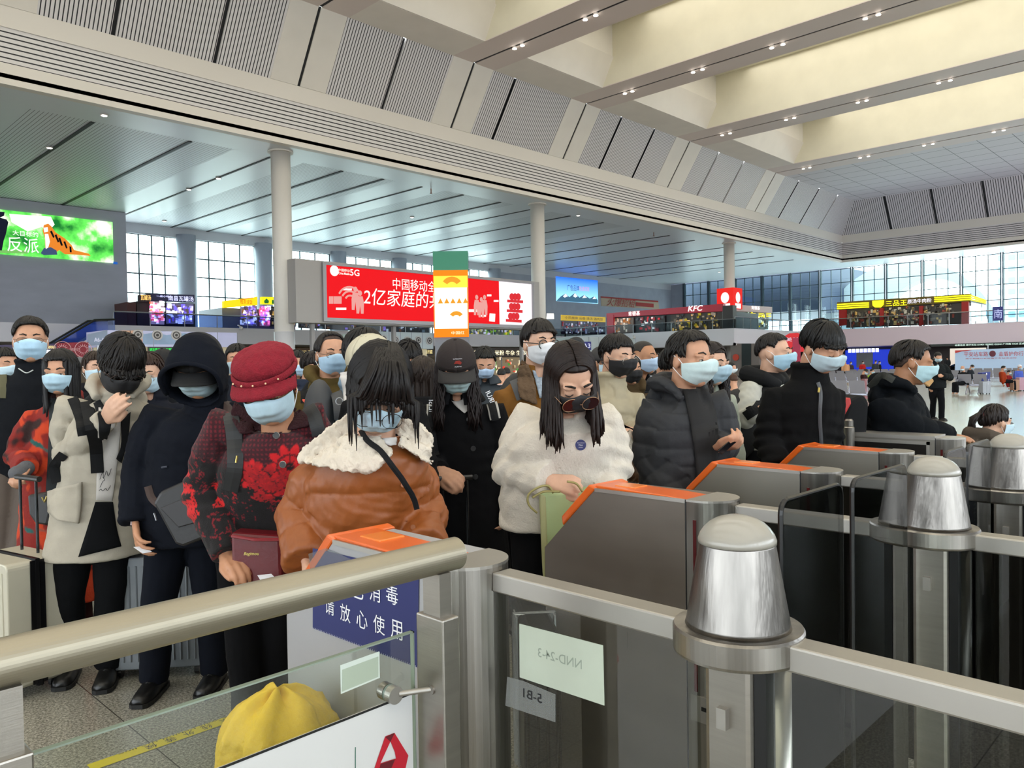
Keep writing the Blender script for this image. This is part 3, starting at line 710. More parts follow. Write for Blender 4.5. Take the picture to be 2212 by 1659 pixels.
def do_hair(P, o, style, col='#16120f', **kw):
    T = P.T; hs = P.hs; m = MB(); H_ = HAIRM(col); r = np.random.default_rng(int(P.HC[0]*999) % 9999)
    near = P.d < 5; n = kw.get('n', 230 if near else 90)
    c0 = np.array([0, -.016, .03]); R3 = np.array([.079, .100, .094])
    if style in ('buzz',): R3 = R3*.975
    if P.d > 8: n = 0
    def th_e(ph):          # how far down the hair comes at azimuth ph (0 = front)
        q = math.degrees(abs((ph+math.pi) % (2*math.pi)-math.pi)); fr, sd, bk_ = kw.get('front', 62), kw.get('side', 98)+6, kw.get('back', 118)+8
        return math.radians(float(np.interp(q, [0, 38, 58, 72, 84, 100, 118, 150, 180], [fr, fr+3, fr+10, sd+4, sd-4, sd-2, sd+12, bk_, bk_])))
    lift = kw.get('lift', .0)
    def sp(th, ph, l=0):
        v = np.array([math.sin(th)*math.sin(ph), math.sin(th)*math.cos(ph), math.cos(th)]); return c0+R3*v*(1+l+lift*max(0, math.cos(th)))
    # cap
    G = []
    for ph in np.linspace(0, 2*math.pi, 41):
        te = th_e(ph); G.append([T(sp(te*t, ph, 0)) for t in np.linspace(0, .97, 12)])
    G = np.array(G); ctr = T(c0); m.grid(G, (ctr-G)*.10)
    if style == 'short' and near and kw.get('fade', True):      # clipped sides below the longer top
        m2 = MB(); G = []
        for ph in np.linspace(0, 2*math.pi, 49):
            q = math.degrees(abs((ph+math.pi) % (2*math.pi)-math.pi)); te = th_e(ph)+math.radians(float(np.interp(q, [0, 50, 66, 74, 84, 96, 120, 180], [-16, -16, -6, 8, 22, 4, 14, 10])))
            G.append([T(c0+(sp(te*t, ph, 0)-c0)*.955) for t in np.linspace(.3, 1, 9)])
        G = np.array(G); m2.grid(G, (ctr-G)*.06); fo = obj('clipped_sides', m2, mat('clipped_hair', '#3b2c25', .8, noise=.3, nscale=220), o, smooth=True)
    hang = kw.get('hang', 0.); spike = kw.get('spike', 0.); bang = kw.get('bang', 0.)
    for i in range(n):
        if kw.get('part'):
            # from the parting down both sides
            s = 1 if r.random() < kw.get('pside', .5) else -1; yy = r.uniform(-.85, .72) ; px = kw.get('px', 0.)
            pts = []
            for a in np.linspace(.03, 1.45+.15*r.random(), 6):
                rr = math.sqrt(max(.05, 1-yy*yy)); v = np.array([math.sin(s*a+px)*rr, yy-.10*a*(yy > .3), math.cos(s*a+px)*rr]); pts.append(T(c0+R3*v*(1.03+.03*r.random())))
            if hang:
                q = pts[-1]; L_ = hang*r.uniform(.85, 1.03); fr = yy
                dv = -Zu+P.A[:, 1]/hs*(.10*(fr > 0)*kw.get('fwdh', 1))+P.A[:, 0]/hs*s*r.uniform(-.05, .10)
                wv = r.random()*6; 
                for j in range(1, 7): pts.append(q+nrm(dv)*L_*j/6+P.A[:, 0]/hs*(kw.get('wave', .004)*math.sin(wv+j*1.6)))
            k = len(pts); rad = [(.0085-.0015*(j/k))*hs for j in range(k)]; rad[-1] = .002; rad[0] = .003
            m.tube(pts, rad, 5, flat=.55); continue
        ph = r.uniform(0, 2*math.pi); te = th_e(ph); t0 = r.random()**.7*.8*te; t1 = min(te*1.03, t0+math.radians(r.uniform(35, 70)))
        k = 6; pts = []; l0 = r.uniform(.0, .045); tw = r.uniform(-.18, .18)*kw.get('mess', 1)
        for j in range(k):
            f = j/(k-1); pts.append(T(sp(t0+(t1-t0)*f, ph+tw*f, l0*(1+.3*f)+spike*f*r.uniform(.6, 1.2)*(1 if math.cos(t0) > .2 else .3))))
        fr = abs((ph+math.pi) % (2*math.pi)-math.pi)
        if t1 > te*.93:
            L_ = hang*r.uniform(.85, 1.05) if fr > .95 else bang*r.uniform(.7, 1.1)
            if L_ > 0:
                q = pts[-1]; 
                for j in range(1, 5): pts.append(q-Zu*L_*j/4+P.A[:, 1]/hs*(.004*j if fr < .95 else -.002*j)+P.A[:, 0]/hs*r.uniform(-.003, .003)*j)
        k = len(pts); w = kw.get('w', .0085); rad = [w*hs*(.6+.4*math.sin(math.pi*min(1, (j+1)/k*.8))) for j in range(k)]; rad[-1] = .0012; m.tube(pts, rad, 5, flat=.6)
    ho = obj('hair', m, H_, o, smooth=True, fixn=False); P.hair = ho
    if kw.get('bun'):
        mm = MB(); bp = T(kw['bun']); mm.ell(bp, (.035, .035, .035), None, 14, 10); obj('bun', mm, H_, ho, smooth=True)
    return ho

def do_mask(P, o, col, pleat=True):
    T = P.T; G = []; nv, na = 15, 25
    for v in np.linspace(0, 1, nv):
        row = []
        for a in np.linspace(-1, 1, na):
            al = a*1.25; hh = .104*(1-.42*a*a)
            z = -.046+.006*a*a+(.5-v)*hh+(.010*math.cos(al)**8*(1-v*4) if v < .25 else 0)
            yc = .1085+.014*math.sin(math.pi*min(1, v*1.6+.12))-.050*max(0, (v-.45)/.55)**1.6
            x = (.0765-.010*v*v)*math.sin(al)/math.sin(1.25); yy = .022+(yc-.022)*max(0, math.cos(al)-math.cos(1.25))/(1-math.cos(1.25))+.016*math.sin(math.pi*abs(a))*(1-.5*v)
            if pleat: yy += .0022*math.sin(v*6.2*math.pi)*(1-a*a)
            row.append(T((x, yy, z)))
        G.append(row)
    m = MB(); m.grid(G, -P.A[:, 1]/P.hs*.0025)
    c4 = lin(col); c4 = col if col == '#17171a' else tuple(x*.74+.24 for x in c4[:3])+(1,)
    mk = obj('face_mask', m, mat('mask'+col, c4, .75, bump=.15, bscale=40, noise=.05, nscale=30), o, smooth=True)
    lc = '#e8ecee' if col != '#17171a' else '#1a1a1c'
    m = MB()
    for s in (-1, 1):
        m.tube([T((s*.074, .024, -.010)), T((s*.0785, .004, .010)), T((s*.082, -.018, .020))], .0014*P.hs, 5); m.tube([T((s*.066, .022, -.070)), T((s*.074, .0, -.050)), T((s*.081, -.022, -.028))], .0014*P.hs, 5)
    obj('ear_loop', m, mat('loop'+lc, lc, .7), mk)
    P.mask = mk
def do_glasses(P, o, g):
    T = P.T; col, rx, rz, th = g[:4]; zc = g[4] if len(g) > 4 else .002; yo = .017 if zc < -.009 else 0; m = MB()
    for s in (-1, 1):
        m.tube([T((s*.034+rx*math.cos(t), yo+.108-.012*abs(math.cos(t)*.5+.5*1)*.5, zc+rz*math.sin(t))) for t in np.linspace(0, 2*math.pi, 22)], th, 6)
        m.tube([T((s*(.034+rx), .100+yo*.7, zc+.004)), T((s*.076, .070, zc+.006)), T((s*.082, -.01, zc+.008))], th*.9, 6)
    m.tube([T((-.034+rx, .108+yo, zc+.002)), T((0, .113+yo, zc+.005)), T((.034-rx, .108+yo, zc+.002))], th, 6)
    go = obj('glasses', m, mat('frame'+col, col, .3, .6 if col != '#101010' else 0), o, smooth=True)
    lens = g[5] if len(g) > 5 else None
    for s in (-1, 1):
        m = MB(); m.slab([T((s*.034+rx*math.cos(t)*.97, (.104+yo), zc+rz*math.sin(t)*.97)) for t in np.linspace(0, 2*math.pi, 20, endpoint=False)], P.A[:, 1]*.001)
        obj('lens', m, lens or glassmat('lens_clear', '#f2f4f4', .02), go)

# ---- things laid over a garment: found by looking from the camera, kept as real sheets on the cloth
def hit(P, px, py, off=.004, bvh=None, fall=None):
    r = ray(px, py); L_ = np.linalg.norm(r); h = (bvh or P.bvh).ray_cast(Vector(tuple(C0)), Vector(tuple(r/L_)))
    if h[0] is None: return None
    n = np.array(h[1]); n = n if np.dot(n, r) < 0 else -n
    return np.array(h[0])+nrm(n*.5-r/L_)*off
def line_hits(P, px, n, off, bvh=None):
    pp = np.array(bez([(a, b, 0) for a, b in px], n))[:, :2]; pts = []; last = None
    for a, b in pp:
        h = hit(P, a, b, off, bvh)
        if h is None:
            if last is None: continue
            dd_ = np.dot(last-C0, Fw); h = PD(a, b, dd_)
        elif last is not None and np.dot(last-h, Fw) < -.12: h = PD(a, b, np.dot(last-C0, Fw)+.03)
        pts.append(h); last = h
    return pts
def strap(P, name, px, width, m, parent=None, off=.006, thick=.005, n=18, label=None, bvh=None):
    pts = line_hits(P, px, n, off, bvh)
    if len(pts) < 2: return None
    for _ in range(2): pts = [pts[0]]+[pts[i]*.5+(pts[i-1]+pts[i+1])*.25 for i in range(1, len(pts)-1)]+[pts[-1]]
    G = []
    for i, q in enumerate(pts):
        t = nrm(pts[min(i+1, len(pts)-1)]-pts[max(0, i-1)]); v = nrm(C0-q); s = nrm(np.cross(t, v)); G.append([q-s*width/2, q+v*.002, q+s*width/2])
    mb = MB(); mb.grid(G, Fw*-thick); return obj(name, mb, m, parent or P.o, smooth=False, label=label)
def patch(P, name, left, right, m, parent=None, off=.004, thick=.004, nr=14, nc=8, label=None, smooth=True, bvh=None):
    a = np.array(bez([(x, y, 0) for x, y in left], nr))[:, :2]; b = np.array(bez([(x, y, 0) for x, y in right], nr))[:, :2]
    k = min(len(a), len(b)); ia = np.linspace(0, len(a)-1, nr).round().astype(int); ib = np.linspace(0, len(b)-1, nr).round().astype(int)
    G = []; last = None
    for i in range(nr):
        row = []
        for t in np.linspace(0, 1, nc):
            p = a[ia[i]]*(1-t)+b[ib[i]]*t; h = hit(P, p[0], p[1], off, bvh)
            if h is not None and last is not None and np.dot(h-last, Fw) > .15: h = None
            if h is None:
                dd_ = np.dot((last if last is not None else P.neck)-C0, Fw); h = PD(p[0], p[1], dd_)
            row.append(h); last = h
        last = row[0]; G.append(row)
    mb = MB(); mb.grid(G, -Fw*-thick*-1 if False else Fw*thick*-1); return obj(name, mb, m, parent or P.o, smooth=smooth, label=label)
def pxbox(mb, px, d0, d1, **k):          # block from a pixel outline between two distances
    mb.slab([PD(x, y, d0) for x, y in px], Fw*(d1-d0)); return mb
# ------------------------------------------------------------ ticket gates in the foreground
ss = mat('brushed_steel', '#96928c', .28, .95, aniso=.8, noise=.22, nscale=34, stretch=(1, 1, .015), bump=.25, bscale=26)  # brushed grain, plus vertical reflection streaks put into the colour
ssf = mat('brushed_steel_flat', '#9c978f', .34, .92, noise=.05, nscale=6, stretch=(1, 1, 14), bump=.03, bscale=30)
sst = mat('brushed_steel_top', '#aaa69f', .4, .85, noise=.03, nscale=8)
pipe = mat('satin_pipe', '#9a9382', .45, .85, noise=.04, nscale=5)
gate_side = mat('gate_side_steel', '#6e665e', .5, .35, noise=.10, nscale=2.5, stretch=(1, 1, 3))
gate_lit = mat('gate_side_lit', '#a3a3a6', .5, .25, noise=.05, nscale=2)  # lit copy of the side steel: brighter light put into its colour
orange = mat('orange_plastic', '#d8601a', .32, noise=.05, nscale=6, coat=.3)
blackp = mat('black_plastic', '#121213', .3)
slotm = mat('slot_dark', '#0c0c0d', .4)
redslot = mat('red_indicator', '#4d0d0f', .25)
smoke = glassmat('smoked_glass', '#8e908e', .015, .02)
clear = glassmat('clear_glass', '#f4f7f4', .03, .015)
clearg = glassmat('clear_glass_green', '#f2f6f1', .05, .015)
dome = mat('frosted_dome', '#938f86', .35, noise=.03, nscale=6, coat=.4)
navy = mat('navy_print', '#1f2760', .55); wprint = mat('white_print', '#e9ebef', .6)
ZT = 1.0
GS[0] = .86
GX = [1.39, 2.62, 3.59, 4.58, 5.57]
GN = ['frontmost ticket gate cabinet behind the big handrail, with the blue notice on its side', 'dark steel ticket gate cabinet with orange top beside the white fleece coat', 'ticket gate cabinet with orange top in front of the grey puffer jacket man', 'slim ticket gate cabinet in front of the boy in the black stand-collar jacket', 'low flat gate cabinet furthest along the row, beside the thermos in the backpack']
HW = .11
for i, gr in enumerate(GX):
    gx = gr-.02; xf = gx-HW; t = thing('ticket_gate', GN[i], 'ticket gate', (gx, 1.8, 0))
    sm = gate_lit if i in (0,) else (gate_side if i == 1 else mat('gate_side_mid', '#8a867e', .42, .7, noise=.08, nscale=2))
    ye = 1.55; yt = 1.97; yn = 2.25; zn = .72
    if i == 4: yt = yn = 2.45; zn = ZT-.02
    prof = [(ye, .06), (yn, .06), (yn, zn), (yt, ZT), (ye, ZT)]
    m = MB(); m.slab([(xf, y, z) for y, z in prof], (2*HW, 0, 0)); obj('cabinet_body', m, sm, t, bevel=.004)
    obj('plinth', MB().box((xf+.02, ye-.2, 0), (gx+HW-.02, yn-.02, .06)), slotm, t)
    # end post: half round
    n = 20; yc = 1.515; out = [(xf, ye-.004), (xf, yc)]+[(gx-HW*math.cos(a), yc-HW*math.sin(a)) for a in np.linspace(0, math.pi, n)][1:]+[(gx+HW, ye-.004)]
    m = MB(); m.slab([(x, y, .06) for x, y in out], (0, 0, ZT-.066)); obj('end_post', m, ss, t, smooth=False)
    m = MB(); m.slab([(gx+(x-gx)*1.02, y, ZT-.006) for x, y in out], (0, 0, .008)); obj('end_cap', m, sst, t)
    obj('indicator_strip', MB().box((xf-.002, 1.505, .30), (xf+.01, 1.518, .93)), redslot, t)
    obj('seam', MB().box((xf-.001, ye-.004, .06), (xf+.003, ye+.001, ZT)), slotm, t)
    m = MB().box((xf-.0015, 1.42, .19), (xf+.005, 1.535, .285)); obj('access_hatch', m, sst, t)
    obj('hatch_slot', MB().box((xf-.003, 1.45, .235), (xf, 1.49, .25)), slotm, t)
    if i < 4:
        # orange top: sloping fairing with card reader, and the nose flap
        m = MB(); m.slab([(xf+.006, ye-.01, ZT), (xf+.006, ye+.10, ZT+.006), (xf+.006, yt+.0, ZT+.012), (xf+.006, yt+.02, ZT+.0), (xf+.006, yt, ZT)], (2*HW-.07, 0, 0)); obj('orange_top', m, orange, t, bevel=.003)
        dy, dz = yn-yt, zn-ZT; L_ = math.hypot(dy, dz); ny, nz_ = -dz/L_, dy/L_
        m = MB(); a0 = (yt, ZT); e = .62
        m.slab([(xf-.004, a0[0]-.01, a0[1]+.004), (xf-.004, a0[0]+dy*e, a0[1]+dz*e-.0), (xf-.004, a0[0]+dy*(e-.06)+ny*.032, a0[1]+dz*(e-.06)+nz_*.032), (xf-.004, a0[0]+ny*.034+.006, a0[1]+nz_*.02)], (2*HW+.008, 0, 0)); obj('orange_nose', m, orange, t, bevel=.006)
        m = MB(); m.box((xf+.05, yt-.16, ZT+.006), (gx+HW-.08, yt-.06, ZT+.0135)); obj('reader_panel', m, mat('orange_light', '#df7a34', .2), t, bevel=.004)
    else:
        obj('steel_top', MB().box((xf-.004, ye, ZT-.005), (gx+HW, yn+.01, ZT+.012)), sst, t)
        m = MB().box((xf-.003, ye+.05, .62), (xf+.0, yn-.09, .955)); obj('service_door', m, mat('service_door_black', '#2a2725', .3, .6), t)
        m = MB(); 
        for (a, b, c, d) in ((ye+.03, yn-.07, .955, .975), (ye+.03, yn-.07, .60, .62)): m.box((xf-.006, a, c), (xf, b, d))
        m.box((xf-.006, yn-.09, .6), (xf, yn-.07, .975)); m.box((xf-.006, ye+.03, .6), (xf, ye+.05, .975)); obj('door_frame', m, sst, t)
    # steel edge along the top of the side
    m = MB(); m.box((xf-.003, ye, ZT-.012), (xf+.004, yt, ZT+.002)); obj('top_edge', m, sst, t)
    gx = gr
    # glass rail with its stickers runs to the bollard
    if i < 4:
        rl = thing('gate_rail', ['steel topped glass rail joining the frontmost gate to the big domed bollard', 'steel topped glass rail behind the first pair of smoked wings', 'steel topped glass rail behind the second domed bollard', 'steel topped glass rail of the slim gate, behind the third domed bollard'][i], 'rail', (gx, 1.1, 0))
        m = MB(); m.box((gx-.032, .86, .934), (gx+.032, 1.406, .983)); obj('rail_bar', m, sst, rl, bevel=.004)
        m = MB(); m.box((gx-.02, .83, .08), (gx-.008, 1.40, .934)); obj('glass_pane', m, clear if i == 0 else smoke, rl)
        rl2 = thing('gate_rail', ['steel topped glass rail running off to the right of the big domed bollard', 'steel topped glass rail right of the second domed bollard', 'steel topped glass rail right of the third domed bollard', 'steel topped glass rail of the slim gate running off to the right'][i], 'rail', (gx, -.2, 0))
        m = MB(); m.box((gx-.032, -1.2, .934), (gx+.032, .64, .983)); obj('rail_bar', m, sst, rl2, bevel=.004)
        m = MB(); m.box((gx-.02, -1.2, .08), (gx-.008, .68, .934)); obj('glass_pane', m, clear if i == 0 else smoke, rl2)
    if i < 4:
        bo = thing('domed_bollard', ['large steel bollard with frosted dome nearest the camera', 'second domed steel bollard, standing beside the tall smoked glass wings', 'third domed steel bollard, beside the blue lettered glass wings', 'furthest domed steel bollard of the row, behind the third one'][i], 'bollard', (gx, .75, 0))
        c = (gx, .75, 0)
        obj('flange', MB().lathe([(.118, .937), (.124, .940), (.125, .945), (.125, .985), (.122, .990), (.098, .990)], c, 72), ss, bo, smooth=False)
        obj('cone', MB().lathe([(.101, .990), (.0985, .998), (.0725, 1.148), (.0715, 1.152)], c, 72), mat('cone_steel', '#736f6a', .28, .95, aniso=.8, noise=.22, nscale=40, stretch=(1, 1, .015), bump=.35, bscale=30), bo, smooth=True)  # reflected streaks painted down the cone's colour, over real brush bumps
        obj('dome_light', MB().lathe([(.074, 1.150), (.0745, 1.157), (.0705, 1.168), (.063, 1.179), (.0525, 1.189), (.039, 1.197), (.021, 1.2025), (.002, 1.204)], c, 48), dome, bo, smooth=True)
        m = MB().box((gx-.045, .70, 0), (gx+.02, .80, .94)); obj('post', m, ssf, bo, bevel=.01)
        obj('post_black_strip', MB().box((gx-.035, .675, 0), (gx+.01, .699, .94)), slotm, bo)  # solid black strip between post and hinge tube
        m = MB(); m.tube([(gx+.03, .69, .02), (gx+.03, .69, .94)], .032, 24); obj('hinge_tube', m, ss, bo, smooth=True)
        m = MB().box((gx-.06, .745, .80), (gx-.045, .765, .84)); obj('wing_clip', m, sst, bo)
# sensor and lens on the second bollard post etc. live in wing hinges
def wing(x0, x1, label, txt=None, left=True):
    z0, z1, Y = .14, 1.19, .78; r = .03; out = []
    for cx, cz, a0 in ((x0+r, z1-r, 90), (x0+r, z0+r, 180), (x1-r, z0+r, 270), (x1-r, z1-r, 0)):
        for a in np.linspace(a0, a0+90, 6): out.append((cx+r*math.cos(math.radians(a)), Y, cz+r*math.sin(math.radians(a))))
    t = thing('glass_wing', label, 'gate wing', ((x0+x1)/2, Y, 0))
    m = MB(); m.slab(out, (0, .012, 0)); obj('panel', m, smoke, t)
    m = MB(); m.tube([(p[0], Y+.006, p[2]) for p in out]+[(out[0][0], Y+.006, out[0][2])], .0065, 6); obj('edge_trim', m, blackp, t)
    m = MB().box((x0+.01 if left else x1-.05, Y-.012, .10), (x0+.05 if left else x1-.01, Y+.024, .14)); m.box((x0+.0 if left else x1-.04, Y-.01, 0), (x0+.04 if left else x1, Y+.022, .10)); obj('hinge_block', m, ssf, t)
    if txt:
        m = MB(); m.box((x0+.05, Y+.013, .55), (x1-.05, Y+.015, 1.15)); p = obj('blue_sticker', m, navy, t)
        m = MB(); zc = 1.08
        for ch in txt: text_at(m, ch, ((x0+x1)/2, Y+.0125, zc), (-1, 0, 0), (0, 0, 1), height=.075, off=0, bold=.01); zc -= .14
        obj('sticker_lettering', m, wprint, p)
wing(1.655, 1.99, 'left smoked glass wing closing the lane behind the big bollard')
wing(2.065, 2.47, 'right smoked glass wing closing the lane behind the big bollard', left=False)
wing(2.86, 3.09, 'smoked glass wing with a blue notice beside the second bollard', '通待中')
wing(3.12, 3.42, 'smoked glass wing with blue notice just left of the third bollard', '道持', left=False)

# stickers on the first glass rail (seen from the back)
xg = GX[0]-.021
def onglass(px): return [PX(a, b, xg) for a, b in px]
q = onglass([(1122, 1347), (1303, 1394), (1306, 1524), (1123, 1463)])
lbl = MB().slab(q, (-.0008, 0, 0)); so = obj('paper_label', lbl, mat('paper_back', '#b9c2b2', .7, noise=.04, nscale=10), None, label='white paper label stuck on the glass rail, its print showing through mirrored', cat='label')
c = (q[0]+q[1]+q[2]+q[3])/4; ey_ = nrm(q[0]-q[3]); ex_ = nrm(q[1]-q[0])
m = MB(); text_at(m, 'NND-24-3', c+Zu*.01+np.array([-.0012, 0, 0]), -ex_, ey_, width=.135, height=.022, off=0, bold=.004); obj('mirrored_print', m, mat('paper_ghost', '#8f998c', .7), so)
filmm = mat('label_film', '#8d908e', .4); filmm.node_tree.nodes['Principled BSDF'].inputs['Alpha'].default_value = .5
q2 = onglass([(1096, 1462), (1128, 1470), (1200, 1500), (1200, 1560), (1092, 1524)])
so = obj('film_label', MB().slab(q2, (-.0006, 0, 0)), filmm, None, label='small clear film label below the white paper, with mirrored code', cat='label')
m = MB(); c = (onglass([(1119, 1490)])[0]+onglass([(1184, 1516)])[0])/2; text_at(m, '5-B1', c+np.array([-.0014, 0, 0]), -ex_, ey_, width=.062, height=.022, off=0, bold=.01); obj('mirrored_print', m, mat('print_black', '#14161a', .5), so)

# big handrail along the queue side
YR = 1.30; ZR = 1.088; xe = PY(985, 1194, YR)[0]
hr = thing('handrail', 'thick satin steel handrail sloping across the lower left', 'handrail', (.4, YR, 0))
m = MB(); m.tube([(-1.6, YR, ZR), (xe, YR, ZR)], .0355, 48); obj('pipe', m, pipe, hr, smooth=False)
m = MB(); m.tube([(xe-.0005, YR, ZR), (xe+.001, YR, ZR)], .0350, 40); obj('pipe_end', m, sst, hr)
px_ = PY(944, 1280, YR)[0]
for x, nm in ((px_, 'a'), (PY(12, 1560, YR)[0]-.0, 'b')):
    m = MB().box((x-.016, YR-.028, .9), (x+.016, YR+.028, ZR-.03)); nk = obj('neck_post', m, ssf, hr)
    m = MB().box((x-.024, YR-.045, 0), (x+.024, YR+.045, .965)); obj('post', m, ssf, hr, bevel=.003)
# glass panel hung on the rail posts with the printed board
gy = YR+.048; xr = PY(896, 1450, gy)[0]; zt = PY(893, 1364, gy)[2]
gp = thing('glass_screen', 'clear glass screen under the handrail carrying the printed white board', 'glass panel', (.3, gy, 0))
m = MB().box((-1.5, gy, .10), (xr, gy+.010, zt)); obj('pane', m, clearg, gp)
m = MB().box((-1.5, gy-.0006, zt-.003), (xr, gy+.0106, zt)); m.box((xr-.003, gy-.0006, .1), (xr, gy+.0106, zt)); obj('ground_edge', m, mat('glass_edge', '#8d9a8c', .25, .1), gp)
zb_ = PY(840, 1513, gy)[2]; pb = obj('printed_board', MB().box((-1.4, gy-.004, .12), (xr-.012, gy-.001, zb_)), mat('board_white', '#cfcfcd', .5), None, label='white printed board with a red ribbon logo fixed low on the glass screen', cat='sign')
obj('black_border', MB().box((-1.4, gy-.0052, zb_-.004), (xr-.012, gy-.004, zb_+.0005)), slotm, pb)
yq = gy-.0055
def onb(px, s=1): return [PY(a, b, yq) for a, b in px]
m1 = MB(); m1.slab(onb([(852, 1583), (882, 1632), (876, 1659), (860, 1663), (853, 1625), (843, 1600)]), (0, -.0004, 0)); m1.slab(onb([(832, 1591), (852, 1583), (844, 1600), (822, 1648), (806, 1668)]), (0, -.0004, 0)); m1.slab(onb([(812, 1652), (850, 1640), (876, 1632), (870, 1672), (806, 1676)]), (0, -.0003, 0))
obj('ribbon_logo', m1, mat('logo_red', '#b5182a', .5), pb)
m1 = MB(); m1.slab(onb([(852, 1583), (843, 1602), (832, 1592)]), (0, -.0009, 0)); m1.slab(onb([(853, 1640), (845, 1659), (818, 1668), (822, 1650)]), (0, -.0009, 0)); obj('ribbon_logo_shade', m1, mat('logo_dark', '#5e0d18', .5), pb)
m1 = MB(); m1.slab(onb([(767, 1614), (768.5, 1614), (768.5, 1668), (767, 1668)]), (0, -.0004, 0)); obj('divider_line', m1, mat('line_green', '#2c6a58', .5), pb)
# small square sticker and the stand-off clamp
st = [PY(a, b, gy-.0002) for a, b in ((735, 1437), (819, 1407), (820, 1464), (736, 1499))]
so = obj('square_sticker', MB().slab(st, (0, -.0008, 0)), mat('sticker_frost', '#ccd6cc', .6), None, label='blank pale rounded sticker on the glass screen', cat='sticker')
st2 = [PY(a, b, gy-.0012) for a, b in ((739, 1447), (817, 1418), (817, 1462), (739, 1494))]; obj('sticker_face', MB().slab(st2, (0, -.0005, 0)), mat('sticker_green', '#a7b3a0', .6), so)
kl = thing('glass_clamp', 'round steel stand-off clamp holding the glass screen to the post', 'clamp', PY(850, 1500, YR))
c = PY(856, 1503, gy-.022)
m = MB(); m.tube([c, c+np.array([0, .018, 0])], .0185, 32); obj('clamp_head', m, sst, kl); m = MB(); m.tube([c+np.array([0, .018, 0]), c+np.array([0, .024, 0])], .0185, 32); obj('gasket', m, mat('gasket_clear', '#6f7c74', .3), kl)
m = MB(); m.tube([c+np.array([0, .026, 0]), c+np.array([0, .045, 0])], .0185, 32); obj('clamp_back', m, ss, kl)
m = MB(); m.tube([c+np.array([.01, .004, 0]), (px_-.02, YR-.005, c[2])], .0062, 20); obj('clamp_arm', m, sst, kl)
m = MB(); m.tube([(px_-.028, YR-.005, c[2]), (px_-.024, YR-.005, c[2])], .0105, 20); obj('arm_collar', m, ss, kl)

# blue disinfection notice on the front gate, over clear tape
xs = GX[0]-.132
def ong(px): return [PX(a, b, xs) for a, b in px]
q = ong([(676, 1184), (905, 1236), (903, 1442), (676, 1357)])
nt = obj('blue_notice', MB().slab(q, (-.0008, 0, 0)), navy, None, label='dark blue notice with white Chinese lettering taped on the front gate cabinet', cat='notice')
def bil(u, v): return q[0]*(1-u)*(1-v)+q[1]*u*(1-v)+q[2]*u*v+q[3]*(1-u)*v
ex_ = nrm(q[1]-q[0]); ez_ = Zu
m = MB()
for k, ch in enumerate('设备已消毒'): 
    p0 = ong([(700+37*k, 1262+5.5*k+0)])[0]; text_at(m, ch, p0+np.array([-.0022, 0, 0]), (0, -1, 0), Zu, height=.052, off=0, bold=.02)
for k, (a, b) in enumerate(((713, 1309), (747, 1324), (783, 1338), (820, 1349), (858, 1360))):
    text_at(m, '请放心使用'[k], ong([(a, b)])[0]+np.array([-.0022, 0, 0]), (0, -1, 0), Zu, height=.050, off=0, bold=.02)
obj('notice_lettering', m, wprint, nt)
m = MB()
for k in range(60):
    u = k/59; p = bil(u, 1); m.slab([p+np.array([-.0016, .001, .004]), p+np.array([-.0016, -.0005, .004]), p+np.array([-.0016, -.0005, -.003+.002*math.sin(k*2.1)])], (-.0003, 0, 0))
obj('pinked_edge', m, mat('tape_fleck', '#c9cede', .5), nt)
m = MB(); m.slab(ong([(668, 1196), (706, 1184), (770, 1212), (700, 1226), (672, 1228)]), (-.003, 0, 0)); obj('clear_tape', m, glassmat('tape', '#dfe3e6', .10, .25), nt)

# yellow tape on the floor
GS[0] = 1.0
fy0 = PZ(224, 1648, 0); fy1 = PZ(512, 1548, 0); wv = np.array([0, -.062, 0]); 
a = fy0+np.array([-.05, .03, 0]); b = np.array([fy1[0]+.5, a[1], 0])
tp = obj('floor_tape', MB().slab([a+Zu*.0005, b+Zu*.0005, b+wv+Zu*.0005, a+wv+Zu*.0005], (0, 0, .0012)), mat('tape_yellow', '#d8c61c', .4), None, label='yellow waiting line tape with black Chinese lettering on the floor', cat='tape')
m = MB()
for ch, (x, y) in zip('候等外线米', ((331, 1616), (374, 1602), (413, 1588), (452, 1574), (492, 1560))):
    c = PZ(x, y, .0022); c[1] = a[1]-.034; text_at(m, ch, c, (-1, 0, 0), (0, -1, 0), height=.042, off=0, bold=.01)
text_at(m, 'Please wait behind the line', (PZ(440, 1560, 0)[0]-.08, a[1]-.008, .0022), (-1, 0, 0), (0, -1, 0), width=.55, height=.012, off=0)
obj('tape_lettering', m, mat('print_black', '#14161a', .5), tp)
# yellow cover standing behind the glass screen
def cover():
    c = PD(603, 1700, 1.86); c[2] = 0; m = MB(); n = 56; rows = 40; G = []
    for i in range(rows):
        v = i/(rows-1); q_ = min(1, v/.3)*math.pi/2; z = .735-.14*(1-math.cos(q_)) if v < .3 else .595*(1-(v-.3)/.7); rr = .13*math.sin(q_)+.05*v
        row = []
        for j in range(n+1):
            t = 2*math.pi*j/n; fold = 1+.10*math.sin(3*t+2.2*v+.6)*min(1, v*3)+.05*math.sin(7*t-3*v)+.02*math.sin(17*t+9*v)
            row.append(c+np.array([math.cos(t)*rr*fold, math.sin(t)*rr*fold*.9, z+.012*math.sin(5*t+v*7)*(1-v)]))
        G.append(row)
    m.grid(G); P_ = np.array(m.v); P_ = P_+(.016*np.abs(nz(P_, 16, 4))+.006*np.abs(nz(P_, 48, 6)))[:, None]*np.array([1, 1, .8]); m.v = [tuple(p) for p in P_]
    obj('yellow_cover', m, mat('yellow_cloth', '#e0b928', .6, bump=.5, bscale=34, noise=.05), None, smooth=True, label='crumpled yellow plastic cover bulging up behind the glass screen', cat='cover')
cover()
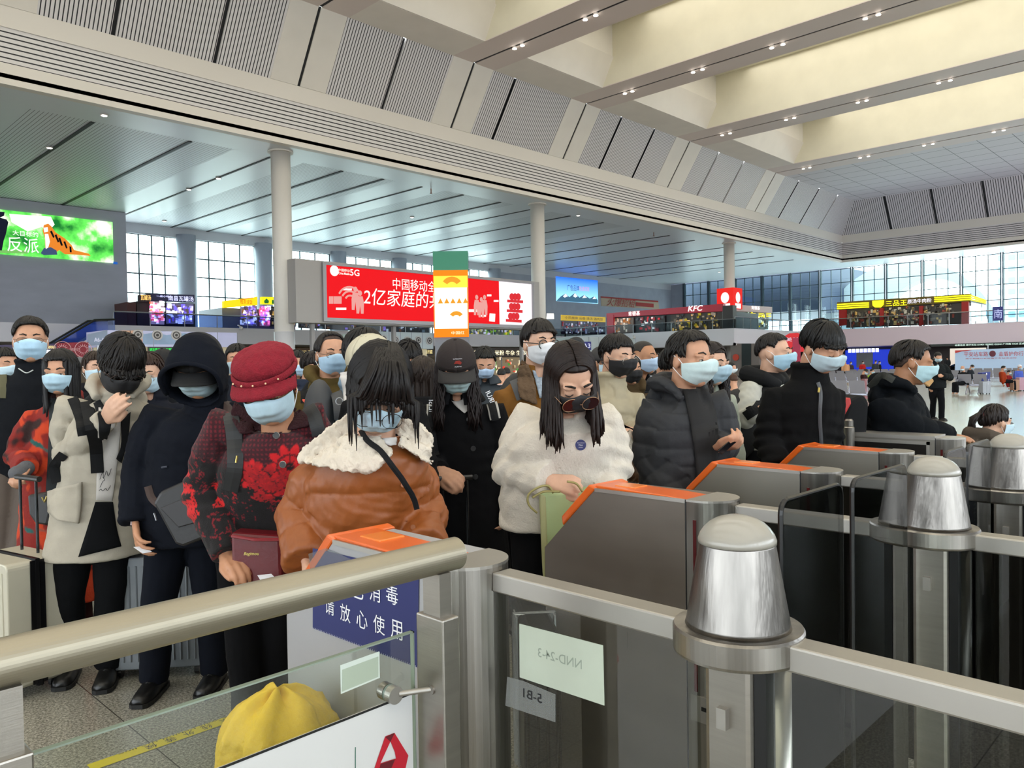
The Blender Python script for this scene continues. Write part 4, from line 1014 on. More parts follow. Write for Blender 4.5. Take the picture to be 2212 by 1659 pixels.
# ------------------------------------------------------------ screens, signs, shops
def emi(key, col, s=1.0): return mat(key, '#101010', .8, emit=col, es=s*.6, spec=.1)
def pr(m, px, Y=None, X=None, th=.05):
    pts = [PY(a, b, Y) if Y is not None else PX(a, b, X) for a, b in px]
    m.slab(pts, (0, th, 0) if Y is not None else (th, 0, 0)); return m
EXs = (1, 0, 0)
# big red screen between the columns
Y0 = 43.2
def bx(x0, x1, z0, z1, y0, y1): return MB().box((x0, y0, z0), (x1, y1, z1))
xa, xb = PY(704, 640, Y0)[0], PY(1148, 650, Y0)[0]; xbox0, xbox1 = PY(640, 640, Y0)[0], PY(1166, 640, Y0)[0]
z0, z1 = 4.78, 8.12
t = thing('advertising_screen', 'huge red lit advertising screen in a grey housing between two white columns', 'screen', ((xa+xb)/2, Y0, z0))
obj('housing', bx(xbox0, xbox1, z0-.35, z1+.25, Y0+.05, Y0+1.2), mat('screen_housing', '#9a9794', .5), t)
xm = PY(1078, 650, Y0)[0]
pf = obj('screen_face', bx(xa, xm, z0, z1, Y0-.02, Y0+.04), emi('screen_red', '#e8101a', 1.15), t)
obj('white_panel', bx(xm, xb, z0, z1, Y0-.02, Y0+.04), emi('screen_white', '#fff3fb', 1.3), t)
m = MB()
for a, b, c, d in ((xa-.25, xb+.25, z0-.25, z0), (xa-.25, xb+.25, z1, z1+.15), (xa-.25, xa, z0, z1), (xb, xb+.2, z0, z1)): m.box((a, Y0-.12, c), (b, Y0+.06, d))
obj('screen_frame', m, mat('screen_frame', '#8f8d90', .4, .3), t)
lw = emi('screen_letters', '#fff6ea', 1.6); m = MB(); yf = Y0-.04
def T_(mm, s, px, py, h, w=None, Y=None, X=None, bold=.01, shear=0., wpx=None):
    if Y is not None: c = PY(px, py, Y); ex = (1, 0, 0)
    else: c = PX(px, py, X); ex = (0, -1, 0)
    dd_ = np.dot(c-C0, Fw); hh = h*dd_/F
    ww = None
    if wpx:
        l = (PY if Y is not None else PX)(px-wpx/2, py, Y if Y is not None else X); r_ = (PY if Y is not None else PX)(px+wpx/2, py, Y if Y is not None else X); ww = np.linalg.norm((r_-l)[:2])
    text_at(mm, s, c, ex, Zu, width=ww, height=hh, off=.02, bold=bold, shear=shear)
T_(m, '中国移动全千', 905, 617, 24, Y=yf, wpx=110, bold=.025); T_(m, '2亿家庭的共', 873, 645, 36, Y=yf, wpx=168, bold=.03, shear=.1)
T_(m, '中国移动', 743, 584, 6, Y=yf, wpx=24); T_(m, 'China Mobile', 743, 591, 5, Y=yf, wpx=24); T_(m, '5G', 766, 589, 14, Y=yf, wpx=20, bold=.03)
m.slab([(PY(722, 585, yf)[0]+.32*math.cos(a), yf-.02, PY(722, 585, yf)[2]+.34*math.sin(a)) for a in np.linspace(0, 6.28, 20, endpoint=False)], (0, .01, 0))
for px, py, w, h in ((751, 625, 18, 4), (737, 667, 22, 5), (1020, 671, 22, 6), (1045, 682, 10, 4), (1057, 638, 9, 4), (1072, 650, 10, 4)): pr(m, [(px-w/2, py-h/2), (px+w/2, py-h/2), (px+w/2, py+h/2), (px-w/2, py+h/2)], Y=yf-.01, th=.02)
pr(m, [(1058, 677), (1070, 678), (1069, 695), (1057, 694)], Y=yf-.01, th=.02)
obj('white_lettering', m, lw, pf)
m = MB(); fl = emi('screen_pink', '#f2a8a0', 1.0)
for px, py in ((1030, 655), (1040, 660), (1047, 655), (768, 640), (778, 648)):
    c = PY(px, py, yf-.03); m.ell(c+Zu*.45, (.16, .02, .18)); m.slab([c+np.array([-.2, 0, .25]), c+np.array([.2, 0, .25]), c+np.array([.3, 0, -.2]), c+np.array([.25, 0, -.9]), c+np.array([.05, 0, -.9]), c+np.array([0, 0, -.3]), c+np.array([-.1, 0, -.9]), c+np.array([-.3, 0, -.9]), c+np.array([-.3, 0, -.2])], (0, .02, 0))
for k in range(3):
    c = PY(757, 652, yf-.03)
    for s in range(10): a0 = math.radians(30+12*s); r0 = .35+.28*k; m.slab([c+np.array([r0*math.cos(a0), 0, r0*math.sin(a0)]), c+np.array([(r0+.12)*math.cos(a0), 0, (r0+.12)*math.sin(a0)]), c+np.array([(r0+.12)*math.cos(a0+.21), 0, (r0+.12)*math.sin(a0+.21)]), c+np.array([r0*math.cos(a0+.21), 0, r0*math.sin(a0+.21)])], (0, .02, 0))
for px in (716, 726, 734): pr(m, [(px-5, 640), (px+4, 640), (px+4, 656), (px-5, 656)], Y=yf-.01, th=.02)
obj('family_figures', m, fl, pf)
m = MB(); rs_ = emi('screen_redtext', '#e23038', 1.0)
for py, dx in ((647, 0), (668, -1), (689, -3)):
    for k in range(3):
        c = PY(1106+7*k+dx, py-6, yf); m.slab([c+np.array([.28*math.cos(a), 0, .28*math.sin(a)]) for a in np.linspace(0, 6.28, 14, endpoint=False)], (0, .02, 0))
    pr(m, [(1096+dx, py), (1130+dx, py+2), (1130+dx, py+8), (1096+dx, py+6)], Y=yf, th=.02)
obj('red_captions', m, rs_, pf)
for x in np.linspace(xbox0+1.5, xbox1-1.5, 4): obj('support_leg', MB().box((x-.12, Y0+.6, 0), (x+.12, Y0+.85, z0-.3)), mat('screen_leg', '#8d8b8a', .5), t)

# free standing banner pillar: green head, glowing orange poster
c = PD(974, 640, 30.); tw = .667; t = thing('poster_pillar', 'tall pillar with green top and glowing orange and white poster', 'advertising pillar', (c[0], c[1], 0), TH-math.pi/2)
def lb(u0, u1, v0, v1, z0, z1):
    m = MB(); pts = [np.array([c[0], c[1], 0])+Rh*u+Fh*v for u, v in ((u0, v0), (u1, v0), (u1, v1), (u0, v1))]
    m.hexa([p+Zu*z0 for p in pts], [p+Zu*z1 for p in pts]); return m
obj('core', lb(-tw+.02, tw-.02, .03, .5, 0, 5.9), mat('pillar_grey2', '#6d7078', .5), t)
obj('green_head', lb(-tw, tw, 0, .52, 5.22, 5.95), mat('green_panel', '#2f7d62', .5), t)
pg = obj('poster', lb(-tw, tw, -.03, 0, 2.66, 5.22), emi('poster_orange', '#ff7a12', 1.5), t)
obj('poster_centre', lb(-tw+.04, tw-.04, -.04, -.03, 2.98, 4.55), emi('poster_white', '#fff1d8', 1.9), pg)
obj('poster_glow_band', lb(-tw+.02, tw-.02, -.038, -.03, 4.55, 5.0), emi('poster_yellow', '#ffc63e', 1.8), pg)
m = MB(); cc = lambda u, z: np.array([c[0], c[1], 0])+Rh*u+Fh*-.05+Zu*z
def fan(m, u, z, r0, r1):
    for k in range(8):
        a0, a1 = math.radians(35+13.75*k), math.radians(35+13.75*(k+1)); m.slab([cc(u+r0*math.cos(a0), z+r0*math.sin(a0)), cc(u+r1*math.cos(a0), z+r1*math.sin(a0)), cc(u+r1*math.cos(a1), z+r1*math.sin(a1)), cc(u+r0*math.cos(a1), z+r0*math.sin(a1))], Fh*.01)
fan(m, .05, 4.55, .22, .42); fan(m, .2, 3.35, .15, .3)
for k in range(5): m.slab([cc(-.5+.24*k, 3.95), cc(-.4+.24*k, 4.15), cc(-.3+.24*k, 3.95)], Fh*.01)
obj('orange_motifs', m, emi('poster_motif', '#e89a28', 1.2), pg)
m = MB(); text_at(m, '中国红', cc(.25, 2.82), Rh, Zu, width=.5, height=.12, off=0); obj('poster_lettering', m, emi('poster_text', '#fff6c8', 1.5), pg)

# tiger screen on the dark wall
YS = 70.7
q = [PY(a, b, YS) for a, b in ((-60, 449), (243, 480), (243, 568), (-60, 545))]
zq0, zq1 = q[2][2], q[1][2]; x0, x1 = q[0][0], q[1][0]
t = thing('jungle_screen', 'wide bright screen showing a tiger in green jungle high on the dark wall', 'screen', ((x0+x1)/2, YS, zq0))
mj = emi('jungle_pic', '#3fae3f', 1.0); N = mj.node_tree.nodes; L = mj.node_tree.links; b = N['Principled BSDF']
g = N.new('ShaderNodeNewGeometry'); n1 = N.new('ShaderNodeTexNoise'); n1.inputs['Scale'].default_value = .55; n1.inputs['Detail'].default_value = 5; L.new(g.outputs['Position'], n1.inputs['Vector'])
r1 = N.new('ShaderNodeValToRGB'); L.new(n1.outputs[0], r1.inputs[0]); e = r1.color_ramp.elements; e[0].position = .34; e[0].color = lin('#0d5a22'); e[1].position = .66; e[1].color = lin('#eaffd8'); k_ = e.new(.5); k_.color = lin('#55c24a'); L.new(r1.outputs[0], b.inputs['Emission Color']); b.inputs['Emission Strength'].default_value = 1.3
sf = obj('screen_face', MB().box((x0, YS-.02, zq0), (x1, YS+.05, zq1)), mj, t)
def jp(px): return [PY(a, b_, YS-.05) for a, b_ in px]
def layer(name, polys, m_, y=YS-.05, par=None):
    m = MB()
    for P_ in polys: m.slab([PY(a, b_, y) for a, b_ in P_], (0, .02, 0))
    return obj(name, m, m_, par or sf)
layer('bright_sky', [[(20, 462), (110, 468), (118, 485), (105, 500), (90, 490), (60, 500), (25, 480)]], emi('pic_sky', '#f4ffe9', 1.4))
tg = layer('tiger', [[(95, 486), (104, 483), (111, 489), (120, 502), (140, 515), (155, 530), (160, 540), (192, 548), (196, 553), (165, 550), (140, 549), (128, 540), (122, 545), (112, 543), (98, 540), (97, 515), (92, 498)]], emi('pic_tiger', '#e8862c', 1.1), YS-.08)
layer('tiger_stripes', [[(108, 500), (112, 498), (118, 512), (115, 514)], [(118, 508), (122, 506), (128, 522), (125, 524)], [(126, 515), (130, 513), (136, 530), (132, 531)], [(137, 522), (141, 521), (146, 536), (143, 537)], [(150, 532), (154, 533), (155, 545), (151, 545)]], emi('pic_stripe', '#1c1c24', .3), YS-.11, tg)
layer('tiger_chest', [[(97, 505), (104, 505), (108, 522), (104, 535), (99, 538)], [(94, 492), (103, 491), (104, 500), (96, 502)]], emi('pic_white', '#fff', 1.2), YS-.11, tg)
layer('rock', [[(88, 547), (95, 536), (110, 534), (122, 541), (124, 550), (95, 551)]], emi('pic_rock', '#4a5f86', .8), YS-.1)
layer('standing_figure', [[(0, 470), (9, 466), (10, 458), (-2, 457), (-20, 470), (-20, 540), (4, 541), (8, 520), (13, 505), (18, 480), (14, 474)]], emi('pic_figure', '#20233a', .6), YS-.08)
layer('ground_glow', [[(-30, 545), (60, 548), (60, 541), (-30, 540)]], emi('pic_ground', '#89d070', .9), YS-.06)
m = MB()
T_(m, '反派', 50, 529, 32, Y=YS-.1, wpx=68, bold=.04); T_(m, '大目标的', 55, 505, 11, Y=YS-.1, wpx=55, bold=.01); obj('title_lettering', m, emi('pic_title', '#fbfff4', 1.5), sf)
obj('corner_tag', pr(MB(), [(245, 565), (254, 566), (254, 571), (245, 570)], Y=YS-.05), emi('tag_blue', '#2c6ac8', .9), t)
# small blue screen on the far wall
YS2 = YW-.35
t = thing('mountain_screen', 'small blue screen with snowy mountains on the grey far wall', 'screen', PY(1247, 650, YS2))
mb_ = emi('mountain_sky', '#1577e0', 1.0); N = mb_.node_tree.nodes; L = mb_.node_tree.links; g = N.new('ShaderNodeNewGeometry'); s = N.new('ShaderNodeSeparateXYZ'); L.new(g.outputs['Position'], s.inputs[0]); mr = N.new('ShaderNodeMapRange'); za_, zb2 = PY(1247, 652, YS2)[2], PY(1247, 600, YS2)[2]; mr.inputs[1].default_value = za_; mr.inputs[2].default_value = zb2; L.new(s.outputs[2], mr.inputs[0]); rr_ = N.new('ShaderNodeValToRGB'); L.new(mr.outputs[0], rr_.inputs[0]); rr_.color_ramp.elements[0].color = lin('#8fd0f5'); rr_.color_ramp.elements[1].color = lin('#0a55e0'); L.new(rr_.outputs[0], N['Principled BSDF'].inputs['Emission Color']); N['Principled BSDF'].inputs['Emission Strength'].default_value = 1.2
sf = obj('screen_face', pr(MB(), [(1201, 597), (1291, 606), (1292, 656), (1202, 650)], Y=YS2), mb_, t)
m = MB(); 
for a in ([(1203, 649), (1212, 640), (1222, 634), (1230, 642), (1242, 633), (1252, 643), (1262, 637), (1274, 645), (1284, 640), (1291, 648), (1291, 655), (1203, 650)],): pr(m, a, Y=YS2-.1, th=.03)
obj('mountains', m, emi('mount', '#4d7d9c', .8), sf)
m = MB()
for a in ([(1242, 633), (1248, 640), (1243, 643), (1238, 640)], [(1222, 634), (1227, 640), (1220, 643), (1216, 640)], [(1262, 637), (1268, 643), (1258, 644)], [(1284, 640), (1288, 646), (1280, 646)]): pr(m, a, Y=YS2-.15, th=.02)
obj('snow_caps', m, emi('snow', '#eef6ff', 1.1), sf)
m = MB(); T_(m, '广告品牌', 1238, 622, 12, Y=YS2-.1, wpx=26); obj('dark_lettering', m, emi('mt_dark', '#123', .3) if 0 else mat('mt_dark', '#10203a', .5), sf)
m = MB(); T_(m, '快速成就', 1262, 624, 10, Y=YS2-.1, wpx=22); obj('pink_lettering', m, emi('mt_pink', '#f0a0b0', 1), sf)
# letting banner
t = thing('letting_banner', 'cream banner with slanted red Chinese lettering above the shops', 'banner', PY(1360, 655, 75.1))
f_ = obj('banner_cloth', pr(MB(), [(1298, 640), (1422, 650), (1424, 668), (1299, 661)], Y=75.15), mat('banner_cream', '#b8a48c', .7), t)
m = MB(); T_(m, '火爆招租', 1342, 654, 17, Y=75.05, wpx=62, bold=.03, shear=.3); pr(m, [(1374, 653), (1412, 656), (1412, 664), (1374, 661)], Y=75.05, th=.04); pr(m, [(1298, 640), (1422, 650), (1422, 653), (1298, 643)], Y=75.05, th=.04); obj('red_lettering', m, mat('banner_red', '#a02a24', .6), f_)

# ---- mezzanine shops (each a box with fascia, lit front and counters)
def shopY(label, px0, px1, ytop, ysign, Y, depth, wallm, signm, name='food_shop'):
    x0, x1 = PY(px0, 700, Y)[0], PY(px1, 700, Y)[0]; zt_ = PY(px0, ytop, Y)[2]; zs = PY(px0, ysign, Y)[2]
    t = thing(name, label, 'shop', ((x0+x1)/2, Y, ZM)); obj('shop_body', MB().box((x0, Y+.3, ZM), (x1, Y+depth, zs)), wallm, t)
    return t, x0, x1, zs, zt_
wdark = mat('shop_dark', '#2c2526', .5); litw = emi('shop_glow', '#ffe2b8', 1.2); litb = emi('shop_glow_blue', '#c9d2ff', 1.2)
def goods(t, name, px, Y=None, X=None, seed=0, n=14, cols=('#e8b070', '#a33', '#334', '#ddd', '#5a3d2a'), th=.1, em=.5):
    """a lit shop window: back glow with shelves of bits"""
    pts = [PY(a, b, Y) if Y is not None else PX(a, b, X) for a, b in px]; rr = random.Random(seed)
    base = obj(name, MB().slab(pts, (0, th, 0) if Y is not None else (th, 0, 0)), mat('window_back%d' % seed, '#2a2624', .5, emit=cols[0], es=em*.35), t)
    for ci, cc_ in enumerate(cols):
        m = MB()
        for k in range(n):
            u, v = rr.random()*.92+.02, rr.random()*.85+.05; p = pts[0]*(1-u)*(1-v)+pts[1]*u*(1-v)+pts[2]*u*v+pts[3]*(1-u)*v; w = rr.uniform(.1, .35); h = rr.uniform(.1, .4)
            if Y is not None: m.box((p[0]-w/2, Y-.12, p[2]-h/2), (p[0]+w/2, Y-.02, p[2]+h/2))
            else: m.box((X-.12, p[1]-w/2, p[2]-h/2), (X-.02, p[1]+w/2, p[2]+h/2))
        o = obj('display_item', m, mat('disp%s%.1f' % (cc_, em), cc_, .4, emit=cc_, es=em), base, kind='stuff')
    return base
# soup shop, left
Ya = 65.
t, x0, x1, zs, zt_ = shopY('soup shop with dark blue illuminated name board on the left mezzanine', 300, 425, 634, 650, Ya, 5, wdark, None)
sb = obj('name_board', pr(MB(), [(325, 634), (420, 637), (420, 652), (325, 651)], Y=Ya-.2, th=.4), mat('board_navy', '#1b1646', .4), t)
m = MB(); T_(m, '南昌瓦罐汤', 391, 645, 11, Y=Ya-.25, wpx=54, bold=.03); T_(m, '一品小吃', 352, 640, 4.5, Y=Ya-.25, wpx=28, bold=.02); obj('lettering', m, emi('let_blue', '#cdd0ff', 2.2), sb)
sb = obj('side_board', pr(MB(), [(301, 637), (325, 634), (325, 651), (301, 652)], Y=Ya-.2, th=.4), mat('board_navy2', '#2a1a20', .4), t)
m = MB(); T_(m, '瓦罐汤', 315, 643, 11, Y=Ya-.25, wpx=22, bold=.02); obj('lettering', m, emi('let_warm', '#ffc870', 2), sb)
goods(t, 'menu_column', [(325, 651), (355, 652), (355, 701), (325, 700)], Y=Ya-.2, seed=1, cols=('#ffd9f2', '#e3508a', '#c05a3a', '#fff'), em=.7)
goods(t, 'shop_window', [(360, 655), (418, 657), (418, 700), (360, 699)], Y=Ya-.2, seed=2, cols=('#a8a0d8', '#7a6af0', '#e8e8ff', '#5a4a4a', '#f5f5ff'), em=.55)
t, x0, x1, zs, zt_ = shopY('narrow dark red shop with small yellow sign beside the grey wall edge', 278, 298, 640, 652, 65, 3, mat('dkred', '#47201f', .5), None)
m = MB(); T_(m, '牛腩', 289, 646, 8, Y=64.9, wpx=12); obj('lettering', m, emi('let_yellow', '#ffc21a', 1.6), t)
# yellow rice shop
Ya = 66.
t, x0, x1, zs, zt_ = shopY('shop with yellow and orange illuminated name board left of the thick column', 484, 640, 641, 664, Ya, 5, mat('shop_grey', '#7e7f86', .5), None)
sb = obj('name_board', pr(MB(), [(484, 650), (556, 641), (556, 659), (484, 665)], Y=Ya-.2, th=.4), emi('board_yellow', '#f2d21c', 1.3), t)
m = MB(); T_(m, '粗茶淡饭', 532, 652, 10, Y=Ya-.25, wpx=26, bold=.02); pr(m, [(519, 647), (546, 643), (546, 644), (519, 648)], Y=Ya-.25, th=.05); obj('lettering', m, emi('let_red', '#e04010', 1), sb)
sb = obj('corner_board', pr(MB(), [(566, 641), (640, 643), (640, 658), (566, 657)], Y=Ya-.25, th=.4), emi('board_yellow2', '#e8e020', 1.3), t)
m = MB(); pr(m, [(571, 650), (576, 645), (581, 650), (580, 655), (572, 655)], Y=Ya-.35, th=.05); pr(m, [(588, 648), (600, 648), (600, 656), (588, 656)], Y=Ya-.35, th=.05); obj('house_sign', m, emi('let_green', '#2f7c3a', .8), sb)
goods(t, 'menu_panel', [(521, 663), (555, 661), (555, 704), (521, 702)], Y=Ya-.2, seed=3, cols=('#b8a8e8', '#3a3034', '#7a5ad0', '#eee', '#806040'), em=.6)
goods(t, 'menu_panel', [(562, 660), (582, 660), (582, 705), (562, 704)], Y=Ya-.25, seed=4, cols=('#ff90c0', '#e05080', '#fff', '#8060e0'), em=.65)
goods(t, 'dark_opening', [(584, 662), (640, 663), (640, 706), (584, 705)], Y=Ya-.2, seed=5, cols=('#201810', '#f0c060', '#3a3436', '#556'), em=.3)
# shops under / behind the red screen
t = thing('shop_row', 'row of dim shop fronts on the mezzanine below the red screen', 'shop', PY(850, 710, 66))
goods(t, 'shop_front', [(645, 688), (930, 698), (930, 724), (645, 708)], Y=66, seed=6, n=10, cols=('#403c46', '#8a6ad8', '#c8c8d8', '#6b4430', '#54606c'), em=.4)
goods(t, 'bright_front', [(1014, 700), (1110, 706), (1110, 728), (1014, 724)], Y=66, seed=7, n=16, cols=('#aa8', '#7ea82c', '#d8c040', '#dce', '#30404a'), em=.5)
# noodle counter with yellow fascia left of the fast food shop
t = thing('snack_shop', 'snack shop with dull yellow fascia left of the red fast food shop', 'shop', PY(1250, 700, 66)); obj('counter_base', MB().box((PY(1212, 700, 66)[0], 66.1, ZM), (PY(1308, 700, 66)[0], 68, ZM+.9)), wdark, t)
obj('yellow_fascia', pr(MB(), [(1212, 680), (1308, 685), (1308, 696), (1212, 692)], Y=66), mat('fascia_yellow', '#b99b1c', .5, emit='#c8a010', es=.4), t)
m = MB(); T_(m, '小风凰旁 云卷 沸汤 酒肉饭', 1262, 688, 6, Y=65.9, wpx=82); obj('fascia_lettering', m, mat('brown_print', '#40200c', .5), t)
goods(t, 'shop_front', [(1212, 692), (1308, 696), (1308, 722), (1212, 722)], Y=66.1, seed=8, cols=('#585070', '#8a2020', '#c8c8d8', '#35243a', '#6a6a90'), em=.35)
obj('lamp_cluster', pr(MB(), [(1182, 677), (1196, 677), (1197, 689), (1181, 689)], Y=65.5), emi('lamp_warm', '#fff4e0', 2.5), t)
# fast food shop: red fascia with white letters
XK = 75.5
t = thing('fast_food_shop', 'fast food shop with long dark red fascia and lit white letters', 'shop', PX(1430, 690, XK))
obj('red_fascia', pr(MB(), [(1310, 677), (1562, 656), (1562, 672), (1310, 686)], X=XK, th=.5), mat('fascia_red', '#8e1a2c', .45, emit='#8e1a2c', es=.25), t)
obj('shop_body', pr(MB(), [(1310, 686), (1562, 672), (1562, 716), (1310, 722)], X=XK+.5, th=8), mat('shop_body_dk', '#2b2a2e', .5), t)
obj('red_pier', pr(MB(), [(1311, 680), (1325, 680), (1325, 722), (1311, 722)], X=XK-.05, th=.3), mat('fascia_red', '#8e1a2c'), t)
m = MB(); T_(m, 'KFC', 1502, 666, 12, X=XK-.1, wpx=32, bold=.02, shear=.2); T_(m, '肯德基', 1370, 677, 10, X=XK-.1, wpx=25, bold=.04); obj('white_letters', m, emi('let_white', '#fffaf6', 2.2), t)
goods(t, 'food_picture', [(1326, 688), (1368, 686), (1368, 718), (1326, 720)], X=XK+.3, seed=9, n=8, cols=('#c0a898', '#b07038', '#e8d8c8', '#a8682c'), em=.3)
goods(t, 'menu_board', [(1375, 685), (1436, 682), (1436, 716), (1375, 719)], X=XK+.3, seed=10, n=8, cols=('#383438', '#c8202c', '#e8e8e8', '#2a3440', '#802028'), em=.35)
goods(t, 'shop_window', [(1449, 680), (1560, 673), (1560, 712), (1449, 717)], X=XK+.3, seed=11, n=18, cols=('#584a3c', '#f0c070', '#202024', '#988878', '#b8a020'), em=.25)
m = MB(); m.box((PX(1566, 690, 74.6)[0], PX(1583, 690, 74.6)[1], ZM), (75.4, PX(1561, 690, 74.6)[1], PX(1570, 660, 74.6)[2])); obj('dark_pier', m, mat('pier_dark', '#35302e', .5), t)
XS = 79.0
t = thing('corner_sign', 'small red and white cube sign on the white column above the fast food shop', 'sign', (81.0, 44.0, 7.9))
c = PD(1576, 646, np.dot(np.array([81.2, 44.2, 0])-C0*0, Fh)*.975)
mm = MB().box((c[0]-1.0, c[1]-1.0, c[2]-1.15), (c[0]+1.0, c[1]+1.0, c[2]+1.15)); bd = obj('sign_box', mm, emi('sign_red', '#e02a24', 1.2), t)
m = MB(); m.ell(c+np.array([-1.02, 0, .1]), (.03, .5, .6)); m.box((c[0]-1.04, c[1]-.6, c[2]-1.1), (c[0]-1.0, c[1]+.6, c[2]-.55)); m.ell(c+np.array([0, -1.02, .1]), (.5, .03, .6)); m.box((c[0]-.6, c[1]-1.04, c[2]-1.1), (c[0]+.6, c[1]-1.0, c[2]-.55)); obj('white_shape', m, emi('sign_white', '#f8ece8', 1.3), bd)
# glass side of the fast food shop with yellow lamps
t = thing('glazed_shop', 'glass fronted shop corner with yellow lamps under a pale pink fascia', 'shop', PY(1625, 690, 41.5))
YG = 42.5
obj('pink_fascia', pr(MB(), [(1584, 658), (1668, 663), (1668, 676), (1584, 672)], Y=YG, th=.5), mat('fascia_pink', '#a8867f', .5), t)
m = MB(); T_(m, '肯德基', 1632, 665, 8, Y=YG-.1, wpx=18, bold=.03); obj('white_letters', m, emi('let_white', '#fff'), t)
goods(t, 'glass_front', [(1586, 673), (1660, 677), (1660, 712), (1586, 710)], Y=YG+.2, seed=12, n=16, cols=('#7a8270', '#f0d818', '#c8d8d8', '#3a4a48', '#f4ecc0'), em=.4)
m = MB()
for px in (1592, 1606, 1622, 1640, 1656): 
    for k in range(3): pr(m, [(px, 676+3.2*k), (px+10, 676.8+3.2*k), (px+10, 678+3.2*k), (px, 677.2+3.2*k)], Y=YG, th=.05)
obj('yellow_lamp', m, emi('lamp_yel', '#ffe21a', 2.0), t, kind='stuff')
# noodle shop with yellow neon
XN = 91.
t = thing('noodle_shop', 'noodle shop with glowing yellow neon bands and red piers on the end mezzanine', 'shop', PX(1950, 680, XN))
m = MB()
for k in range(3):
    for (a, ya_, b, yb_) in ((1808, 656.5, 1876, 653), (2018, 641.5, 2097, 636.5)): pr(m, [(a, ya_+4.4*k), (b, yb_+4.4*k), (b, yb_+4.4*k+2.4), (a, ya_+4.4*k+2.4)], X=XN-.4, th=.15)
for k in range(3): pr(m, [(2098, 637+4.4*k), (2131, 648+2.9*k), (2131, 649.8+2.9*k), (2098, 639.4+4.4*k)], Y=PX(2097, 640, XN-.4)[1], th=.15)
obj('neon_band', m, emi('neon_yellow', '#fff01e', 2.6), t)
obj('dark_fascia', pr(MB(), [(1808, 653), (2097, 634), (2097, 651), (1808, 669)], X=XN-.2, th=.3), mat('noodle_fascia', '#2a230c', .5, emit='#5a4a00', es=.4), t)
m = MB(); pr(m, [(1884, 650), (1909, 648), (1908, 658), (1902, 664), (1890, 664), (1885, 660)], X=XN-.5, th=.1); T_(m, '三品王', 1936, 655, 12, X=XN-.5, wpx=46, bold=.04); obj('yellow_emblem', m, emi('neon_yellow', '#fff01e'), t)
m = MB(); T_(m, '原汤牛肉粉', 1986, 650, 9, X=XN-.5, wpx=52, bold=.03); obj('white_letters', m, emi('let_noodle', '#f4f0ff', 1.8), t)
for a, yt_ in ((1812, 670), (1900, 666), (1985, 661), (2077, 652)):
    obj('red_pier', pr(MB(), [(a, yt_), (a+(15 if a in (1812, 2077) else 8), yt_-.8), (a+(15 if a in (1812, 2077) else 8), 702), (a, 704)], X=XN-.35, th=.4), mat('pier_red', '#a11f1c', .5), t)
goods(t, 'shop_window', [(1828, 670), (2077, 653), (2077, 700), (1828, 708)], X=XN, seed=13, n=45, cols=('#7a7466', '#4a4840', '#b8b4a4', '#302c28', '#c8a868', '#8a3c2c'), em=.12)
obj('shop_return', pr(MB(), [(2098, 651), (2130, 657), (2130, 694), (2098, 694)], Y=PX(2097, 640, XN)[1], th=.1), glassmat('shop_glass', '#c2cfcc', .1), t)
obj('roof_slab', MB().box((XN, PX(2097, 640, XN)[1], PX(1950, 662, XN)[2]), (XN+6, PX(1812, 660, XN)[1], PX(1950, 662, XN)[2]+.2)), wdark, t)
# blue direction sign with one big character
XB = 87.8
t = thing('direction_sign', 'dark blue square sign with one white Chinese character by the end windows', 'sign', PX(2156, 680, XB))
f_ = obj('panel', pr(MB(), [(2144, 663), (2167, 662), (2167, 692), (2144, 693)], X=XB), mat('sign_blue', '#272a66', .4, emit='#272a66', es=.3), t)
m = MB(); T_(m, '南', 2156, 678, 19, X=XB-.05, wpx=18, bold=.02); obj('lettering', m, emi('sign_char', '#c8d0ff', 1), f_)
obj('sign_bracket', MB().box((XB+.05, PX(2156, 700, XB)[1]-.08, ZM+.2), (XB+.24, PX(2156, 700, XB)[1]+.08, PX(2156, 664, XB)[2])), steel, t)

# ---- ground floor: pods with round vents, boards
def pod(label, px0, px1, yt_, yb_, Y, n, vents, col, tint=None):
    t = thing('kiosk_pod', label, 'kiosk', PY((px0+px1)/2, yb_, Y)); x0, x1 = PY(px0, yt_, Y)[0], PY(px1, yt_, Y)[0]; za_, zb_ = PY(px0, yb_, Y)[2], PY(px0, yt_, Y)[2]
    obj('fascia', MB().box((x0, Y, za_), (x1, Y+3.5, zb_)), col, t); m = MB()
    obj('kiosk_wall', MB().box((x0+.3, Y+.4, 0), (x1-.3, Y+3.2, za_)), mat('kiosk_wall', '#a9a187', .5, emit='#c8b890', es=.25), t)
    for k in range(n+1): x = x0+(x1-x0)*k/n; m.box((x-.02, Y-.02, za_), (x+.02, Y, zb_))
    obj('joint', m, greyw, t, kind='stuff')
    for px, py in vents:
        c = PY(px, py, Y-.03); a = MB(); a.tube([c, c+np.array([0, .05, 0])], .33, 20); vo = obj('round_vent', a, mat('vent_rim', '#b8b4b0', .4), t)
        for r_, cc_ in ((.24, '#4a4644'), (.16, '#a8a4a0'), (.09, '#3a3634')): a = MB(); a.tube([c-np.array([0, .01+.24-r_, 0])*.2, c+np.array([0, .02, 0])], r_, 16); obj('vent_ring', a, mat('vr'+cc_, cc_, .5), vo)
    return t
YPd = 50.
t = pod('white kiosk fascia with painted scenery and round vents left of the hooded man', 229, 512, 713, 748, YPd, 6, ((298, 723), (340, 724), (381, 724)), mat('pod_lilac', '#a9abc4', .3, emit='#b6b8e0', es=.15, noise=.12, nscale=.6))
obj('orange_panel', pr(MB(), [(259, 714), (308, 714), (308, 741), (259, 740)], Y=YPd-.02, th=.02), mat('panel_peach', '#cfa184', .4), t)
